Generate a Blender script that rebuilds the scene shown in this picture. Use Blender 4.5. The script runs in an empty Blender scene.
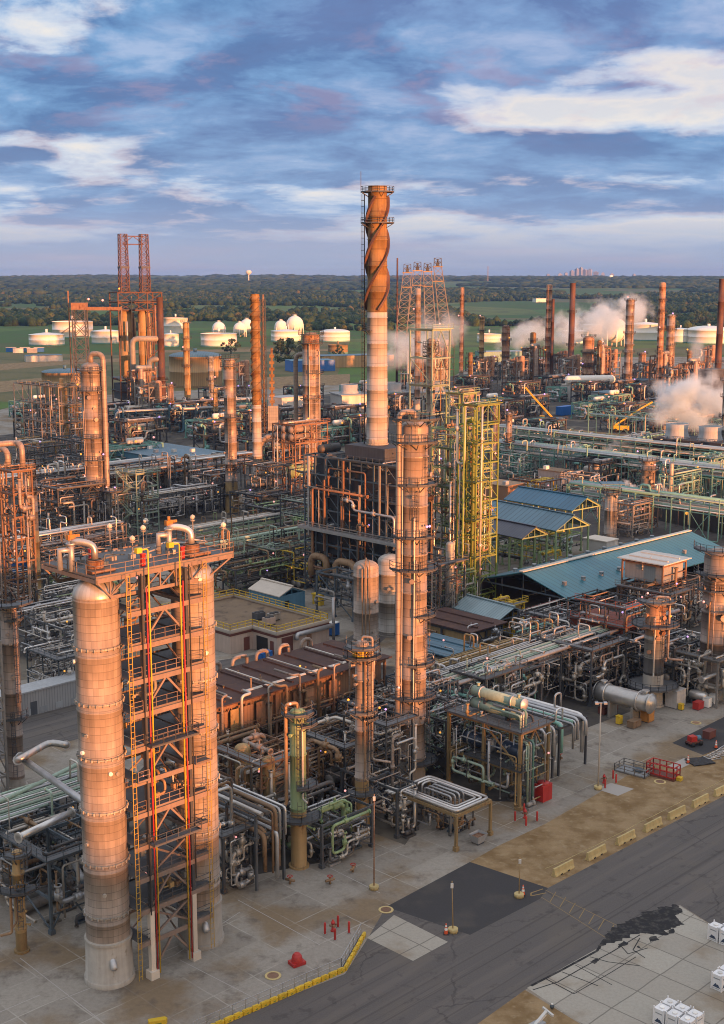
import bpy, math, random
import numpy as np
from mathutils import Vector, Matrix, noise as mnoise
S = bpy.context.scene
COL = S.collection
PI = math.pi
R = math.radians
rng = random.Random(7)
# ---------------------------------------------------------------- camera
F, TILT, CAMH = 1296.0, R(10.3), 70.0
cd = bpy.data.cameras.new('camera'); cam = bpy.data.objects.new('camera', cd); COL.objects.link(cam)
cam.location = (0, 0, CAMH); cam.rotation_euler = (PI/2 - TILT, 0, 0)
cd.sensor_fit = 'VERTICAL'; cd.sensor_height = 24.0; cd.lens = 24.0*F/1024.0
cd.clip_start = 1.0; cd.clip_end = 60000
S.camera = cam
CT, ST = math.cos(TILT), math.sin(TILT)
def ray(px, py):
    x = (px-362)/F; y = -(py-512)/F
    return (x, CT + y*ST, -ST + y*CT)
def g(px, py, z=0.0):                      # photo reading -> place on a level z
    d = ray(px, py); s = (z-CAMH)/d[2]
    return (d[0]*s, d[1]*s)
def hz(py, Y):                             # height of a photo row at ground distance Y
    d = ray(362, py); return CAMH + d[2]*Y/d[1]
def at(px, py, Y):
    d = ray(px, py); s = Y/d[1]; return (d[0]*s, Y, CAMH + d[2]*s)
def mpp(Y, z=0):                           # metres per photo pixel at distance Y
    return (Y*CT-(z-CAMH)*ST)/F
SITE = R(45)                               # the plant grid runs at 45 degrees
# ---------------------------------------------------------------- mesh builder
class MB:
    def __init__(s): s.v = []; s.f = []; s.m = []; s.s = []
    def add(s, vs, fs, m=0, sm=False):
        b = len(s.v); s.v.extend(vs)
        for f in fs: s.f.append(tuple(i+b for i in f))
        s.m.extend([m]*len(fs)); s.s.extend([sm]*len(fs))
        return s
    def box(s, x0, y0, z0, x1, y1, z1, m=0):
        vs = [(x0,y0,z0),(x1,y0,z0),(x1,y1,z0),(x0,y1,z0),(x0,y0,z1),(x1,y0,z1),(x1,y1,z1),(x0,y1,z1)]
        return s.add(vs, [(3,2,1,0),(4,5,6,7),(0,1,5,4),(1,2,6,5),(2,3,7,6),(3,0,4,7)], m)
    def cbox(s, cx, cy, z0, sx, sy, h, m=0): return s.box(cx-sx/2, cy-sy/2, z0, cx+sx/2, cy+sy/2, z0+h, m)
    def beam(s, p, q, w, h=None, m=0):
        h = h or w; p = Vector(p); q = Vector(q); d = q-p
        if d.length < 1e-6: return s
        d.normalize(); up = Vector((0,0,1)) if abs(d.z) < .95 else Vector((0,1,0))
        a = d.cross(up).normalized()*(w/2); b = a.cross(d).normalized()*(h/2)
        vs = [tuple(p+k) for k in (-a-b, a-b, a+b, -a+b)] + [tuple(q+k) for k in (-a-b, a-b, a+b, -a+b)]
        return s.add(vs, [(0,1,2,3),(7,6,5,4),(0,4,5,1),(1,5,6,2),(2,6,7,3),(3,7,4,0)], m)
    def tube(s, pts, r, n=8, m=0, caps=True):
        P = [Vector(p) for p in pts]; k = len(P)
        if k < 2: return s
        rs = r if isinstance(r, (list, tuple)) else [r]*k
        T = []
        for i in range(k):
            a = (P[i]-P[i-1]).normalized() if i else None
            b = (P[i+1]-P[i]).normalized() if i < k-1 else None
            t = (a or b) if (a is None or b is None) else (a+b)
            if t.length < 1e-6: t = a
            T.append(t.normalized())
        up = Vector((0,0,1)) if abs(T[0].z) < .9 else Vector((1,0,0))
        nrm = (up - T[0]*up.dot(T[0])).normalized()
        vs = []
        for i in range(k):
            nrm = nrm - T[i]*nrm.dot(T[i]); nrm = nrm.normalized() if nrm.length > 1e-6 else T[i].orthogonal().normalized()
            b = T[i].cross(nrm)
            for j in range(n):
                a = 2*PI*(j+.5)/n; vs.append(tuple(P[i] + (nrm*math.cos(a)+b*math.sin(a))*rs[i]))
        fs = []
        for i in range(k-1):
            for j in range(n):
                j2 = (j+1) % n; fs.append((i*n+j, i*n+j2, (i+1)*n+j2, (i+1)*n+j))
        s.add(vs, fs, m, n > 4)
        if caps:
            b = len(s.v)-k*n
            s.f.append(tuple(b+j for j in reversed(range(n)))); s.f.append(tuple(b+(k-1)*n+j for j in range(n)))
            s.m += [m, m]; s.s += [False, False]
        return s
    def lathe(s, prof, n=20, cx=0, cy=0, m=0, smooth=True):
        vs = []; fs = []
        for (r, z) in prof:
            for j in range(n):
                a = 2*PI*j/n; vs.append((cx+r*math.cos(a), cy+r*math.sin(a), z))
        for i in range(len(prof)-1):
            for j in range(n):
                j2 = (j+1) % n; fs.append((i*n+j, i*n+j2, (i+1)*n+j2, (i+1)*n+j))
        s.add(vs, fs, m, smooth)
        if smooth and len(prof) > 2:          # short ridge segments stay flat so that the long ones keep straight shading
            an = [math.atan2(b[1]-a[1], b[0]-a[0]) for a, b in zip(prof, prof[1:])]
            for i, (a, b) in enumerate(zip(prof, prof[1:])):
                bend = max([abs((an[i]-an[j]+PI) % (2*PI)-PI) for j in (i-1, i+1) if 0 <= j < len(an)])
                if bend > .6 and math.hypot(b[0]-a[0], b[1]-a[1]) < .5:
                    k = len(s.s)-len(fs)+i*n; s.s[k:k+n] = [False]*n
        return s
    def cyl(s, cx, cy, z0, z1, r, n=16, m=0, r1=None):
        r1 = r if r1 is None else r1
        b = len(s.v); s.lathe([(r, z0), (r1, z1)], n, cx, cy, m)
        s.f.append(tuple(b+j for j in reversed(range(n)))); s.f.append(tuple(b+n+j for j in range(n)))
        s.m += [m, m]; s.s += [False, False]; return s
    def axis(s, p, q, prof, n=16, m=0):     # prof: (radius, fraction or metres from p) along p->q
        p = Vector(p); q = Vector(q); d = (q-p).normalized()
        a = d.orthogonal().normalized(); b = d.cross(a); vs = []; fs = []
        for (r, t) in prof:
            for j in range(n):
                w = 2*PI*j/n; vs.append(tuple(p + d*t + (a*math.cos(w)+b*math.sin(w))*r))
        for i in range(len(prof)-1):
            for j in range(n):
                j2 = (j+1) % n; fs.append((i*n+j, i*n+j2, (i+1)*n+j2, (i+1)*n+j))
        return s.add(vs, fs, m, True)
    def arc(s, r0, r1, z0, z1, a0, a1, n=14, cx=0, cy=0, m=0):
        vs = []; fs = []; full = abs(a1-a0) > 2*PI-.01
        k = n if full else n+1
        for i in range(k):
            a = a0+(a1-a0)*i/n; c, t = math.cos(a), math.sin(a)
            vs += [(cx+r0*c, cy+r0*t, z0), (cx+r1*c, cy+r1*t, z0), (cx+r1*c, cy+r1*t, z1), (cx+r0*c, cy+r0*t, z1)]
        for i in range(n):
            b = i*4; e = ((i+1) % k)*4
            fs += [(b, e, e+1, b+1), (b+1, e+1, e+2, b+2), (b+2, e+2, e+3, b+3), (b+3, e+3, e, b)]
        if not full: fs += [(0,1,2,3), (n*4+3, n*4+2, n*4+1, n*4)]
        return s.add(vs, fs, m)
    def rail(s, pts, h=1.1, r=.035, step=2.0, m=0, closed=False):
        P = [Vector(p) for p in pts]
        if closed: P = P + [P[0]]
        for a, b in zip(P, P[1:]):
            for z in (h, h*.55): s.beam(a+Vector((0,0,z)), b+Vector((0,0,z)), r*1.6, m=m)
            s.beam(a+Vector((0,0,.08)), b+Vector((0,0,.08)), r*1.0, .16, m=m)
            k = max(1, int((b-a).length/step+.5))
            for i in range(k+1):
                c = a.lerp(b, i/k); s.beam(c, c+Vector((0,0,h)), r*1.8, m=m)
        return s
    def arail(s, rad, z, a0, a1, h=1.1, r=.035, cx=0, cy=0, m=0):
        n = max(4, int(abs(a1-a0)*rad/1.3))
        P = [(cx+rad*math.cos(a0+(a1-a0)*i/n), cy+rad*math.sin(a0+(a1-a0)*i/n), z) for i in range(n+1)]
        return s.rail(P, h, r, 3.0, m)
    def ladder(s, x, y, z0, z1, a, w=.5, m=0, r=.05, cage=True):
        tx, ty = -math.sin(a)*w/2, math.cos(a)*w/2
        s.beam((x-tx, y-ty, z0), (x-tx, y-ty, z1), r, m=m); s.beam((x+tx, y+ty, z0), (x+tx, y+ty, z1), r, m=m)
        z = z0+.4
        while z < z1: s.beam((x-tx, y-ty, z), (x+tx, y+ty, z), r*.8, m=m); z += .6
        if cage and z1-z0 > 4:
            z = z0+2.4; ox, oy = math.cos(a), math.sin(a)
            c = [(x-tx*1.3, y-ty*1.3), (x-tx+ox*.5, y-ty+oy*.5), (x+ox*.7, y+oy*.7), (x+tx+ox*.5, y+ty+oy*.5), (x+tx*1.3, y+ty*1.3)]
            while z < z1:
                for p, q in zip(c, c[1:]): s.beam((p[0], p[1], z), (q[0], q[1], z), .05, .07, m=m)
                z += 1.3
            for p in c[1:4]: s.beam((p[0], p[1], z0+2.4), (p[0], p[1], z1), .045, m=m)
        return s
    def poly(s, pts, z, m=0):
        return s.add([(x, y, z) for x, y in pts], [tuple(range(len(pts)))], m)
    def prism(s, pts, z0, z1, m=0):
        n = len(pts); vs = [(x, y, z0) for x, y in pts]+[(x, y, z1) for x, y in pts]
        return s.add(vs, [tuple(reversed(range(n))), tuple(range(n, 2*n))]+[(i, (i+1) % n, n+(i+1) % n, n+i) for i in range(n)], m)
    def build(s, name, mats, parent=None, loc=None, rz=0):
        me = bpy.data.meshes.new(name)
        me.from_pydata(s.v, [], s.f)
        if not isinstance(mats, (list, tuple)): mats = [mats]
        for k in mats: me.materials.append(MAT[k] if isinstance(k, str) else k)
        me.polygons.foreach_set('use_smooth', s.s)
        if len(mats) > 1: me.polygons.foreach_set('material_index', s.m)
        me.update()
        o = bpy.data.objects.new(name, me); COL.objects.link(o)
        if parent is not None: o.parent = parent
        if loc is not None: o.location = loc
        if rz: o.rotation_euler = (0, 0, rz)
        return o
def fillet(pts, rad, n=3):
    P = [Vector(p) for p in pts]; out = [P[0]]
    for a, b, c in zip(P, P[1:], P[2:]):
        u = (a-b); v = (c-b); d = min(rad, u.length*.49, v.length*.49)
        if d < 1e-4 or u.length < 1e-4 or v.length < 1e-4: out.append(b); continue
        p = b+u.normalized()*d; q = b+v.normalized()*d
        for i in range(n+1):
            t = i/n; out.append(p*(1-t)**2 + b*2*t*(1-t) + q*t*t)
    out.append(P[-1]); return out
def pipe_mb(pts, r, n=8, mb=None, m=0, flanges=False):
    mb = mb or MB(); mb.tube(fillet(pts, r*3.2, 3), r, n, m)
    if flanges:
        for p, q in ((pts[0], pts[1]), (pts[-1], pts[-2])):
            p = Vector(p); d = (Vector(q)-p).normalized(); mb.tube([p, p+d*.18], r*1.6, 10, m)
    return mb
def tag(o, label, cat, group=None, kind=None):
    if label: o['label'] = label
    if cat: o['category'] = cat
    if group: o['group'] = group
    if kind: o['kind'] = kind
    return o
def thing(name, label, cat, loc=(0,0,0), rz=0.0, group=None):
    o = bpy.data.objects.new(name, None); COL.objects.link(o)
    o.location = loc; o.rotation_euler = (0, 0, rz); o.empty_display_size = .5
    return tag(o, label, cat, group)
def dup(root, loc, rz, label, group=None):
    r = root.copy(); COL.objects.link(r); r.location = loc; r.rotation_euler = (0, 0, rz)
    r['label'] = label
    if group: r['group'] = group
    for ch in list(root.children):
        c = ch.copy(); COL.objects.link(c); c.parent = r
        for gc in list(ch.children):
            d = gc.copy(); COL.objects.link(d); d.parent = c
    return r
def struct(name, mb, mats, **k):
    o = mb.build(name, mats, **k); o['kind'] = 'structure'; return o
# ---------------------------------------------------------------- materials
MAT = {}
def newmat(name):
    m = bpy.data.materials.new(name); m.use_nodes = True; MAT[name] = m
    nt = m.node_tree; return m, nt, nt.nodes['Principled BSDF']
class NT:
    def __init__(s, nt): s.nt = nt
    def n(s, t, **k):
        o = s.nt.nodes.new('ShaderNode'+t)
        for a, b in k.items(): setattr(o, a, b)
        return o
    def l(s, a, b): s.nt.links.new(a, b)
    def setv(s, sock, v):
        if hasattr(v, 'is_output'): s.l(v, sock)
        else: sock.default_value = v
    def math(s, op, a, b=0.0, c=None, clamp=False):
        o = s.n('Math', operation=op, use_clamp=clamp); s.setv(o.inputs[0], a); s.setv(o.inputs[1], b)
        if c is not None: s.setv(o.inputs[2], c)
        return o.outputs[0]
    def mix(s, f, a, b, mode='MIX'):
        o = s.n('Mix', data_type='RGBA', blend_type=mode); s.setv(o.inputs['Factor'], f)
        s.setv(o.inputs[6], a if hasattr(a, 'is_output') else (*a[:3], 1)); s.setv(o.inputs[7], b if hasattr(b, 'is_output') else (*b[:3], 1))
        return o.outputs[2]
    def noise(s, vec, scale, detail=5, rough=.55, dist=0.0, out=0):
        o = s.n('TexNoise'); s.l(vec, o.inputs['Vector']); o.inputs['Scale'].default_value = scale
        o.inputs['Detail'].default_value = detail; o.inputs['Roughness'].default_value = rough; o.inputs['Distortion'].default_value = dist
        return o.outputs[out]
    def ramp(s, f, stops, interp='LINEAR'):
        o = s.n('ValToRGB'); s.l(f, o.inputs[0]); e = o.color_ramp.elements; o.color_ramp.interpolation = interp
        while len(e) < len(stops): e.new(.5)
        for k, (p, c) in zip(e, stops): k.position = p; k.color = (*c, 1) if len(c) == 3 else c
        return o.outputs[0]
    def step(s, f, a, b):
        o = s.n('MapRange', interpolation_type='SMOOTHSTEP'); s.setv(o.inputs[0], f); o.inputs[1].default_value = a; o.inputs[2].default_value = b
        return o.outputs[0]
    def scaled(s, vec, sc):
        o = s.n('Mapping'); s.l(vec, o.inputs[0]); o.inputs['Scale'].default_value = sc; return o.outputs[0]
def surf(name, col, rough=.6, metal=0.0, var=.22, scale=.7, rust=None, rustamt=.45, streak=.3, jacket=None, rnd=.25, bump=0.0, spec=None):
    """weathered painted / metal surface: tone noise, run-down streaks, rust patches, optional cladding seams"""
    m, nt, b = newmat(name); N = NT(nt)
    co = N.n('TexCoord').outputs['Object']; inf = N.n('ObjectInfo')
    off = N.n('VectorMath', operation='ADD'); N.l(co, off.inputs[0])
    cmb = N.n('CombineXYZ'); k = N.math('MULTIPLY', inf.outputs['Random'], 57.0)
    for i in range(3): N.l(k, cmb.inputs[i])
    N.l(cmb.outputs[0], off.inputs[1]); p = off.outputs[0]
    n1 = N.noise(p, scale, 6)
    v = N.math('MULTIPLY_ADD', n1, var*2.4, 1-var*1.2)
    if streak:
        n2 = N.noise(N.scaled(p, (2.2, 2.2, .12)), 1.0, 4)
        v = N.math('MULTIPLY', v, N.math('MULTIPLY_ADD', n2, streak*2, 1-streak))
    if rnd: v = N.math('MULTIPLY', v, N.math('MULTIPLY_ADD', inf.outputs['Random'], rnd*2, 1-rnd))
    c = N.n('Vector' 'Math', operation='SCALE'); c.inputs[0].default_value = col; N.l(v, c.inputs['Scale']); cc = c.outputs[0]
    if jacket:
        np_, hz_ = jacket; sp = N.n('SeparateXYZ'); N.l(co, sp.inputs[0])
        an = N.math('MULTIPLY', N.math('ARCTAN2', sp.outputs[1], sp.outputs[0]), np_/(2*PI)); zz = N.math('DIVIDE', sp.outputs[2], hz_)
        fa, fz = N.math('FLOOR', an), N.math('FLOOR', zz)
        cv = N.n('CombineXYZ'); N.l(fa, cv.inputs[0]); N.l(fz, cv.inputs[1])
        wn = N.n('TexWhiteNoise', noise_dimensions='2D'); N.l(cv.outputs[0], wn.inputs['Vector'])
        wz = N.n('TexWhiteNoise', noise_dimensions='1D'); N.l(fz, wz.inputs['W'])
        tone = N.math('ADD', N.math('MULTIPLY_ADD', wn.outputs[0], .22, .80), N.math('MULTIPLY_ADD', wz.outputs[0], .10, -.05))
        la = N.math('LESS_THAN', N.math('FRACT', an), .05); lz = N.math('LESS_THAN', N.math('FRACT', zz), .07)
        ln = N.math('MAXIMUM', N.math('MULTIPLY', la, .7), lz)
        tone = N.math('MULTIPLY', tone, N.math('MULTIPLY_ADD', ln, -.42, 1.0))
        t = N.n('VectorMath', operation='SCALE'); N.l(cc, t.inputs[0]); N.l(tone, t.inputs['Scale']); cc = t.outputs[0]
    if rust:
        n3 = N.noise(N.scaled(p, (1, 1, .45)), scale*1.7, 8, .65)
        f = N.step(n3, 1-rustamt-.08, 1-rustamt+.12)
        cc = N.mix(f, cc, rust); N.l(N.math('MULTIPLY_ADD', f, .9-rough if rough < .9 else 0, rough, clamp=True), b.inputs['Roughness'])
        if metal: N.l(N.math('MULTIPLY_ADD', f, -metal, metal), b.inputs['Metallic'])
    else:
        N.l(N.math('MULTIPLY_ADD', n1, .3, rough-.15, clamp=True), b.inputs['Roughness']); b.inputs['Metallic'].default_value = metal
    N.l(cc, b.inputs['Base Color'])
    if spec is not None: b.inputs['Specular IOR Level'].default_value = spec
    if bump:
        bp = N.n('Bump'); bp.inputs['Strength'].default_value = bump; bp.inputs['Distance'].default_value = .05
        N.l(N.noise(p, scale*9, 4), bp.inputs['Height']); N.l(bp.outputs[0], b.inputs['Normal'])
    return m
RUST = (.16, .055, .02)
surf('drum_jacket', (.33, .28, .245), .72, 0, .2, .5, (.22, .145, .105), .31, jacket=(26, .78), streak=.4, rnd=.04)
surf('head_jacket', (.50, .47, .44), .42, .45, .12, .5, None, jacket=(34, 60), streak=0, rnd=.05)
surf('jacket_pink', (.33, .27, .235), .5, .15, .2, .4, (.22, .1, .05), .33, jacket=(10, 1.2), streak=.35, rnd=.12)
surf('jacket_rust', (.36, .22, .145), .65, .1, .3, .4, (.14, .05, .02), .42, jacket=(10, 1.3), streak=.4, rnd=.12)
surf('jacket_grey', (.36, .34, .31), .5, .2, .2, .4, (.2, .12, .07), .32, jacket=(10, 1.2), streak=.35, rnd=.12)
surf('stack_rust', (.25, .15, .06), .75, .05, .35, .3, (.10, .035, .015), .42, jacket=(8, 2.6), streak=.45, rnd=0)
surf('stack_pale', (.40, .375, .36), .7, 0, .14, .25, (.30, .19, .12), .30, jacket=(8, 1.6), streak=.25, rnd=0)
surf('stack_dark', (.10, .055, .045), .7, .1, .25, .4, (.16, .06, .03), .4, streak=.3)
surf('tan_paint', (.33, .23, .11), .7, 0, .22, .6, (.13, .06, .03), .36, streak=.4)
surf('green_paint', (.24, .33, .17), .6, 0, .22, .6, (.13, .09, .03), .34, streak=.3)
surf('pale_green', (.30, .40, .33), .55, 0, .2, .6, (.2, .14, .07), .3, streak=.3)
surf('teal_paint', (.16, .34, .30), .55, 0, .2, .6, (.12, .08, .05), .3, streak=.3)
surf('purple_pipe', (.30, .13, .20), .5, 0, .15, .8, None, streak=.2)
surf('red_steel', (.21, .05, .03), .7, 0, .25, .6, (.12, .045, .02), .42, streak=.3)
surf('ladder_yellow', (.42, .27, .04), .6, 0, .2, .8, (.2, .1, .03), .36, streak=.3)
surf('yellow_green', (.20, .26, .05), .6, 0, .2, .5, (.2, .12, .03), .34, streak=.3)
surf('yellow_paint', (.62, .42, .03), .5, 0, .14, .8, (.25, .14, .03), .28, streak=.2, rnd=.1)
surf('red_paint', (.42, .03, .025), .45, 0, .18, .8, None, streak=.2, rnd=.1)
surf('orange_steel', (.21, .12, .075), .7, 0, .3, .6, (.12, .045, .02), .42, streak=.3)
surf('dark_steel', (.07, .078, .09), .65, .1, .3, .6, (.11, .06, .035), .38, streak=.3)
surf('blue_steel', (.075, .10, .125), .6, .1, .25, .5, (.09, .055, .035), .34, streak=.3)
surf('grey_steel', (.24, .23, .22), .6, .1, .22, .6, (.16, .085, .045), .34, streak=.3)
surf('tower_steel', (.19, .145, .125), .6, .05, .2, .6, (.18, .09, .05), .36, streak=.25)
surf('grate', (.12, .125, .135), .7, .1, .25, .9, (.1, .06, .04), .35, streak=0)
surf('galv', (.42, .43, .45), .45, .55, .18, .8, None, streak=.2)
surf('alu', (.58, .57, .56), .36, .7, .16, .8, None, streak=.15)
surf('pipe_pale', (.48, .45, .41), .45, .35, .2, .9, (.25, .15, .09), .3, streak=.2)
surf('pipe_dark', (.09, .088, .09), .6, .2, .3, .9, (.15, .075, .04), .4, streak=.2)
surf('pipe_brown', (.26, .17, .10), .65, .05, .3, .9, (.12, .05, .025), .4, streak=.2)
surf('white_tank', (.78, .77, .76), .55, 0, .07, .12, None, streak=.1, rnd=.06)
surf('concrete', (.34, .32, .29), .9, 0, .2, .8, (.2, .16, .12), .34, streak=.3, bump=.2)
surf('jersey', (.50, .40, .19), .9, 0, .14, .8, (.3, .22, .12), .3, streak=.3, rnd=.1)
surf('pink_wall', (.50, .40, .34), .85, 0, .1, .5, (.36, .26, .2), .3, streak=.25)
surf('maroon', (.13, .045, .035), .7, 0, .2, .8, None, streak=.2)
surf('roof_brown', (.16, .115, .075), .95, 0, .25, .25, (.07, .05, .04), .4, streak=0)
surf('fan_roof', (.055, .028, .024), .85, .05, .35, .35, (.10, .05, .035), .42, streak=0)
surf('roof_white', (.52, .47, .41), .7, 0, .14, .4, (.3, .22, .15), .3, streak=0)
surf('shed_blue', (.10, .24, .36), .6, 0, .14, .5, None, streak=.3)
surf('bin_blue', (.02, .13, .42), .5, 0, .15, .8, None, streak=.15)
surf('grey_wall', (.30, .32, .34), .75, 0, .14, .4, (.2, .19, .18), .3, streak=.3)
surf('dark_wall', (.075, .07, .068), .85, 0, .25, .4, None, streak=.4)
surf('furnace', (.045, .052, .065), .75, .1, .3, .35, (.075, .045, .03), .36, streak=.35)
surf('black', (.02, .02, .022), .7, 0, .2, 1, None, streak=0)
surf('blue_tank', (.05, .075, .13), .4, .1, .2, .5, None, streak=.2)
surf('tote_white', (.74, .75, .77), .5, 0, .06, 1.2, (.5, .45, .4), .24, streak=.12, rnd=.05)
surf('orange_box', (.45, .2, .05), .7, 0, .2, 1, (.2, .08, .03), .4, streak=.2)
surf('cone_orange', (.75, .11, .03), .5, 0, .1, 1, None, streak=0)
surf('white_paint', (.72, .72, .70), .6, 0, .1, 1, None, streak=.1)
surf('tarp', (.45, .43, .42), .8, 0, .2, 1.5, None, streak=.2, bump=.5)
surf('bark', (.06, .045, .035), .9, 0, .2, 1, None, streak=.2)
surf('leaf', (.045, .075, .028), .7, 0, .5, .35, None, streak=0, rnd=.2)
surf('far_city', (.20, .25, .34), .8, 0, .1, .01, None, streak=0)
def corrugated(name, col, axis=0, pitch=.9, rough=.45, col2=None):
    m = surf(name, col, rough, .1, .1, .22, col2, .3, streak=0, rnd=.06); nt = m.node_tree; N = NT(nt); b = nt.nodes['Principled BSDF']
    sp = N.n('SeparateXYZ'); N.l(N.n('TexCoord').outputs['Object'], sp.inputs[0])
    fr = N.math('FRACT', N.math('DIVIDE', sp.outputs[axis], pitch)); ln = N.math('LESS_THAN', fr, .16)
    wn = N.n('TexWhiteNoise', noise_dimensions='1D'); N.l(N.math('FLOOR', N.math('DIVIDE', sp.outputs[axis], pitch*3)), wn.inputs['W'])
    src = b.inputs['Base Color'].links[0].from_socket
    k = N.math('MULTIPLY', N.math('MULTIPLY_ADD', ln, -.42, 1), N.math('MULTIPLY_ADD', wn.outputs[0], .16, .92))
    t = N.n('VectorMath', operation='SCALE'); N.l(src, t.inputs[0]); N.l(k, t.inputs['Scale']); N.l(t.outputs[0], b.inputs['Base Color'])
    return m
corrugated('roof_blue', (.025, .12, .22), 0, 1.5, .42, (.05, .15, .22))
corrugated('roof_teal', (.035, .16, .22), 0, 1.5, .42, (.07, .21, .24))
corrugated('roof_navy', (.05, .065, .10), 0, .8, .45)
corrugated('roof_pale', (.24, .35, .40), 0, .7, .4)
corrugated('roof_slate', (.08, .17, .24), 0, 1.6, .5, (.16, .22, .26))
corrugated('siding', (.36, .37, .38), 0, .5, .6)
corrugated('siding_rust', (.30, .17, .10), 0, .5, .7, (.14, .055, .025))
corrugated('siding_white', (.58, .57, .55), 0, .6, .6)
corrugated('tank_ribbed', (.40, .28, .15), 0, 1.2, .7, (.25, .14, .07))
def lampmat(name, col, st):
    m, nt, b = newmat(name); b.inputs['Base Color'].default_value = (*col, 1)
    b.inputs['Emission Color'].default_value = (*col, 1); b.inputs['Emission Strength'].default_value = st
lampmat('lamp_pink', (1, .42, .40), .36); lampmat('lamp_violet', (.62, .42, 1), .38); lampmat('lamp_amber', (1, .42, .06), .36)
# ---------------------------------------------------------------- light and air
SUN_AZ, SUN_EL, EXPO, SKYK = 142.0, 1.5, 1.35, 0.15
S.view_settings.view_transform = 'Standard'; S.view_settings.look = 'None'; S.view_settings.exposure = EXPO; S.view_settings.gamma = 1.0
S.view_settings.use_curve_mapping = False
S.render.engine = 'CYCLES'
S.cycles.use_denoising = True; S.cycles.max_bounces = 4; S.cycles.diffuse_bounces = 2; S.cycles.glossy_bounces = 2; S.cycles.volume_bounces = 4; S.cycles.filter_width = 1.05
S.cycles.transparent_max_bounces = 8; S.cycles.volume_step_rate = 1.0; S.cycles.volume_max_steps = 128; S.cycles.caustics_reflective = False; S.cycles.caustics_refractive = False
S.cycles.sample_clamp_indirect = 4.0
sd = bpy.data.lights.new('sun', 'SUN'); so = bpy.data.objects.new('sun', sd); COL.objects.link(so)
sd.energy = 4.9; sd.angle = R(.6); sd.color = (1.0, .345, .115)
az, el = R(SUN_AZ), R(SUN_EL)
sdir = Vector((math.sin(az)*math.cos(el), math.cos(az)*math.cos(el), math.sin(el)))
so.rotation_euler = sdir.to_track_quat('Z', 'Y').to_euler(); so.location = sdir*400+Vector((0, 0, 60))
W = bpy.data.worlds.new('World'); S.world = W; W.use_nodes = True
N = NT(W.node_tree); bg = W.node_tree.nodes['Background']; bg.inputs['Strength'].default_value = SKYK
sk = N.n('TexSky', sky_type='NISHITA', sun_disc=False, sun_elevation=el, sun_rotation=az, altitude=200, dust_density=1.5)
dv = N.n('TexCoord').outputs['Generated']; sp = N.n('SeparateXYZ'); N.l(dv, sp.inputs[0]); dx, dy, dz = sp.outputs
ay = N.math('MAXIMUM', N.math('ABSOLUTE', dy), .15)
U_, V_ = N.math('DIVIDE', dx, ay), N.math('DIVIDE', dz, ay)
lv_ = N.math('MULTIPLY', N.math('LOGARITHM', N.math('ADD', N.math('MAXIMUM', V_, 0.0), .05), 2.71828), .34)
cv = N.n('CombineXYZ'); N.l(N.math('MULTIPLY', U_, .62), cv.inputs[0]); N.l(lv_, cv.inputs[1]); N.l(N.math('MULTIPLY', dz, .6), cv.inputs[2])
base = cv.outputs[0]
warp = N.noise(base, 9.0, 4, .5, out=1)
wv = N.n('VectorMath', operation='MULTIPLY_ADD'); N.l(warp, wv.inputs[0]); wv.inputs[1].default_value = (.05, .035, 0); N.l(base, wv.inputs[2])
n_a = N.noise(wv.outputs[0], 7.5, 12, .56)
n_b = N.noise(wv.outputs[0], 24, 10, .6)
n_c = N.noise(base, 5.0, 3, .5)
n_d = N.noise(wv.outputs[0], 13, 10, .58)
bias = None
for (px, py, sx, sy, am) in ((140, 75, 170, 40, .36), (270, 62, 90, 40, .30), (300, 95, 120, 26, .30), (440, 22, 170, 30, .34), (640, 14, 120, 24, .36), (80, 125, 180, 12, .26), (560, 45, 60, 14, .12),
        (470, 160, 150, 16, .34), (690, 158, 60, 16, .36), (330, 150, 120, 12, .2), (190, 188, 100, 9, .18), (640, 205, 110, 10, .20), (420, 196, 150, 12, .14), (500, 74, 70, 10, .42), (640, 100, 70, 7, .40), (590, 52, 90, 8, .2), (30, 160, 40, 5, .25),
        (650, 72, 100, 20, -.36), (590, 112, 130, 15, -.36), (430, 90, 70, 14, -.36), (40, 158, 110, 10, -.40), (75, 58, 30, 14, -.34), (150, 78, 20, 8, -.40), (332, 12, 22, 14, -.42), (560, 138, 50, 9, -.30),
        (110, 192, 130, 6, -.28), (320, 198, 40, 5, -.32), (680, 182, 70, 7, -.32), (460, 128, 60, 7, -.28), (215, 128, 60, 5, -.26), (265, 3, 40, 7, -.40), (25, 6, 50, 7, -.30), (30, 240, 90, 6, -.25), (600, 232, 120, 8, -.25), (705, 92, 40, 30, -.30)):
    a = N.math('MULTIPLY_ADD', U_, F/sx, -(px-362)/sx); b = N.math('MULTIPLY_ADD', V_, F/sy, -(277-py)/sy)
    e = N.math('EXPONENT', N.math('MULTIPLY', N.math('ADD', N.math('MULTIPLY', a, a), N.math('MULTIPLY', b, b)), -.5))
    bias = N.math('MULTIPLY', e, am) if bias is None else N.math('MULTIPLY_ADD', e, am, bias)
dens = N.math('ADD', N.math('ADD', N.math('MULTIPLY_ADD', n_a, 2.5, -.74), N.math('MULTIPLY_ADD', n_b, .9, -.45)), bias)
shade = N.math('ADD', N.math('MULTIPLY_ADD', n_d, 2.2, -.75), N.math('MULTIPLY_ADD', n_b, .9, -.38), clamp=True)
thin = N.ramp(dens, [(.0, (.78, .80, .84)), (.12, (.90, .86, .83)), (.26, (.74, .78, .87)), (.40, (.50, .63, .84)), (.50, (.33, .50, .78))])
body = N.ramp(shade, [(.02, (.38, .52, .78)), (.28, (.18, .37, .67)), (.55, (.09, .21, .47)), (.9, (.08, .165, .39))])
body = N.mix(N.math('MULTIPLY', N.step(V_, .13, .03), .5), body, (.36, .48, .72))
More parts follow.
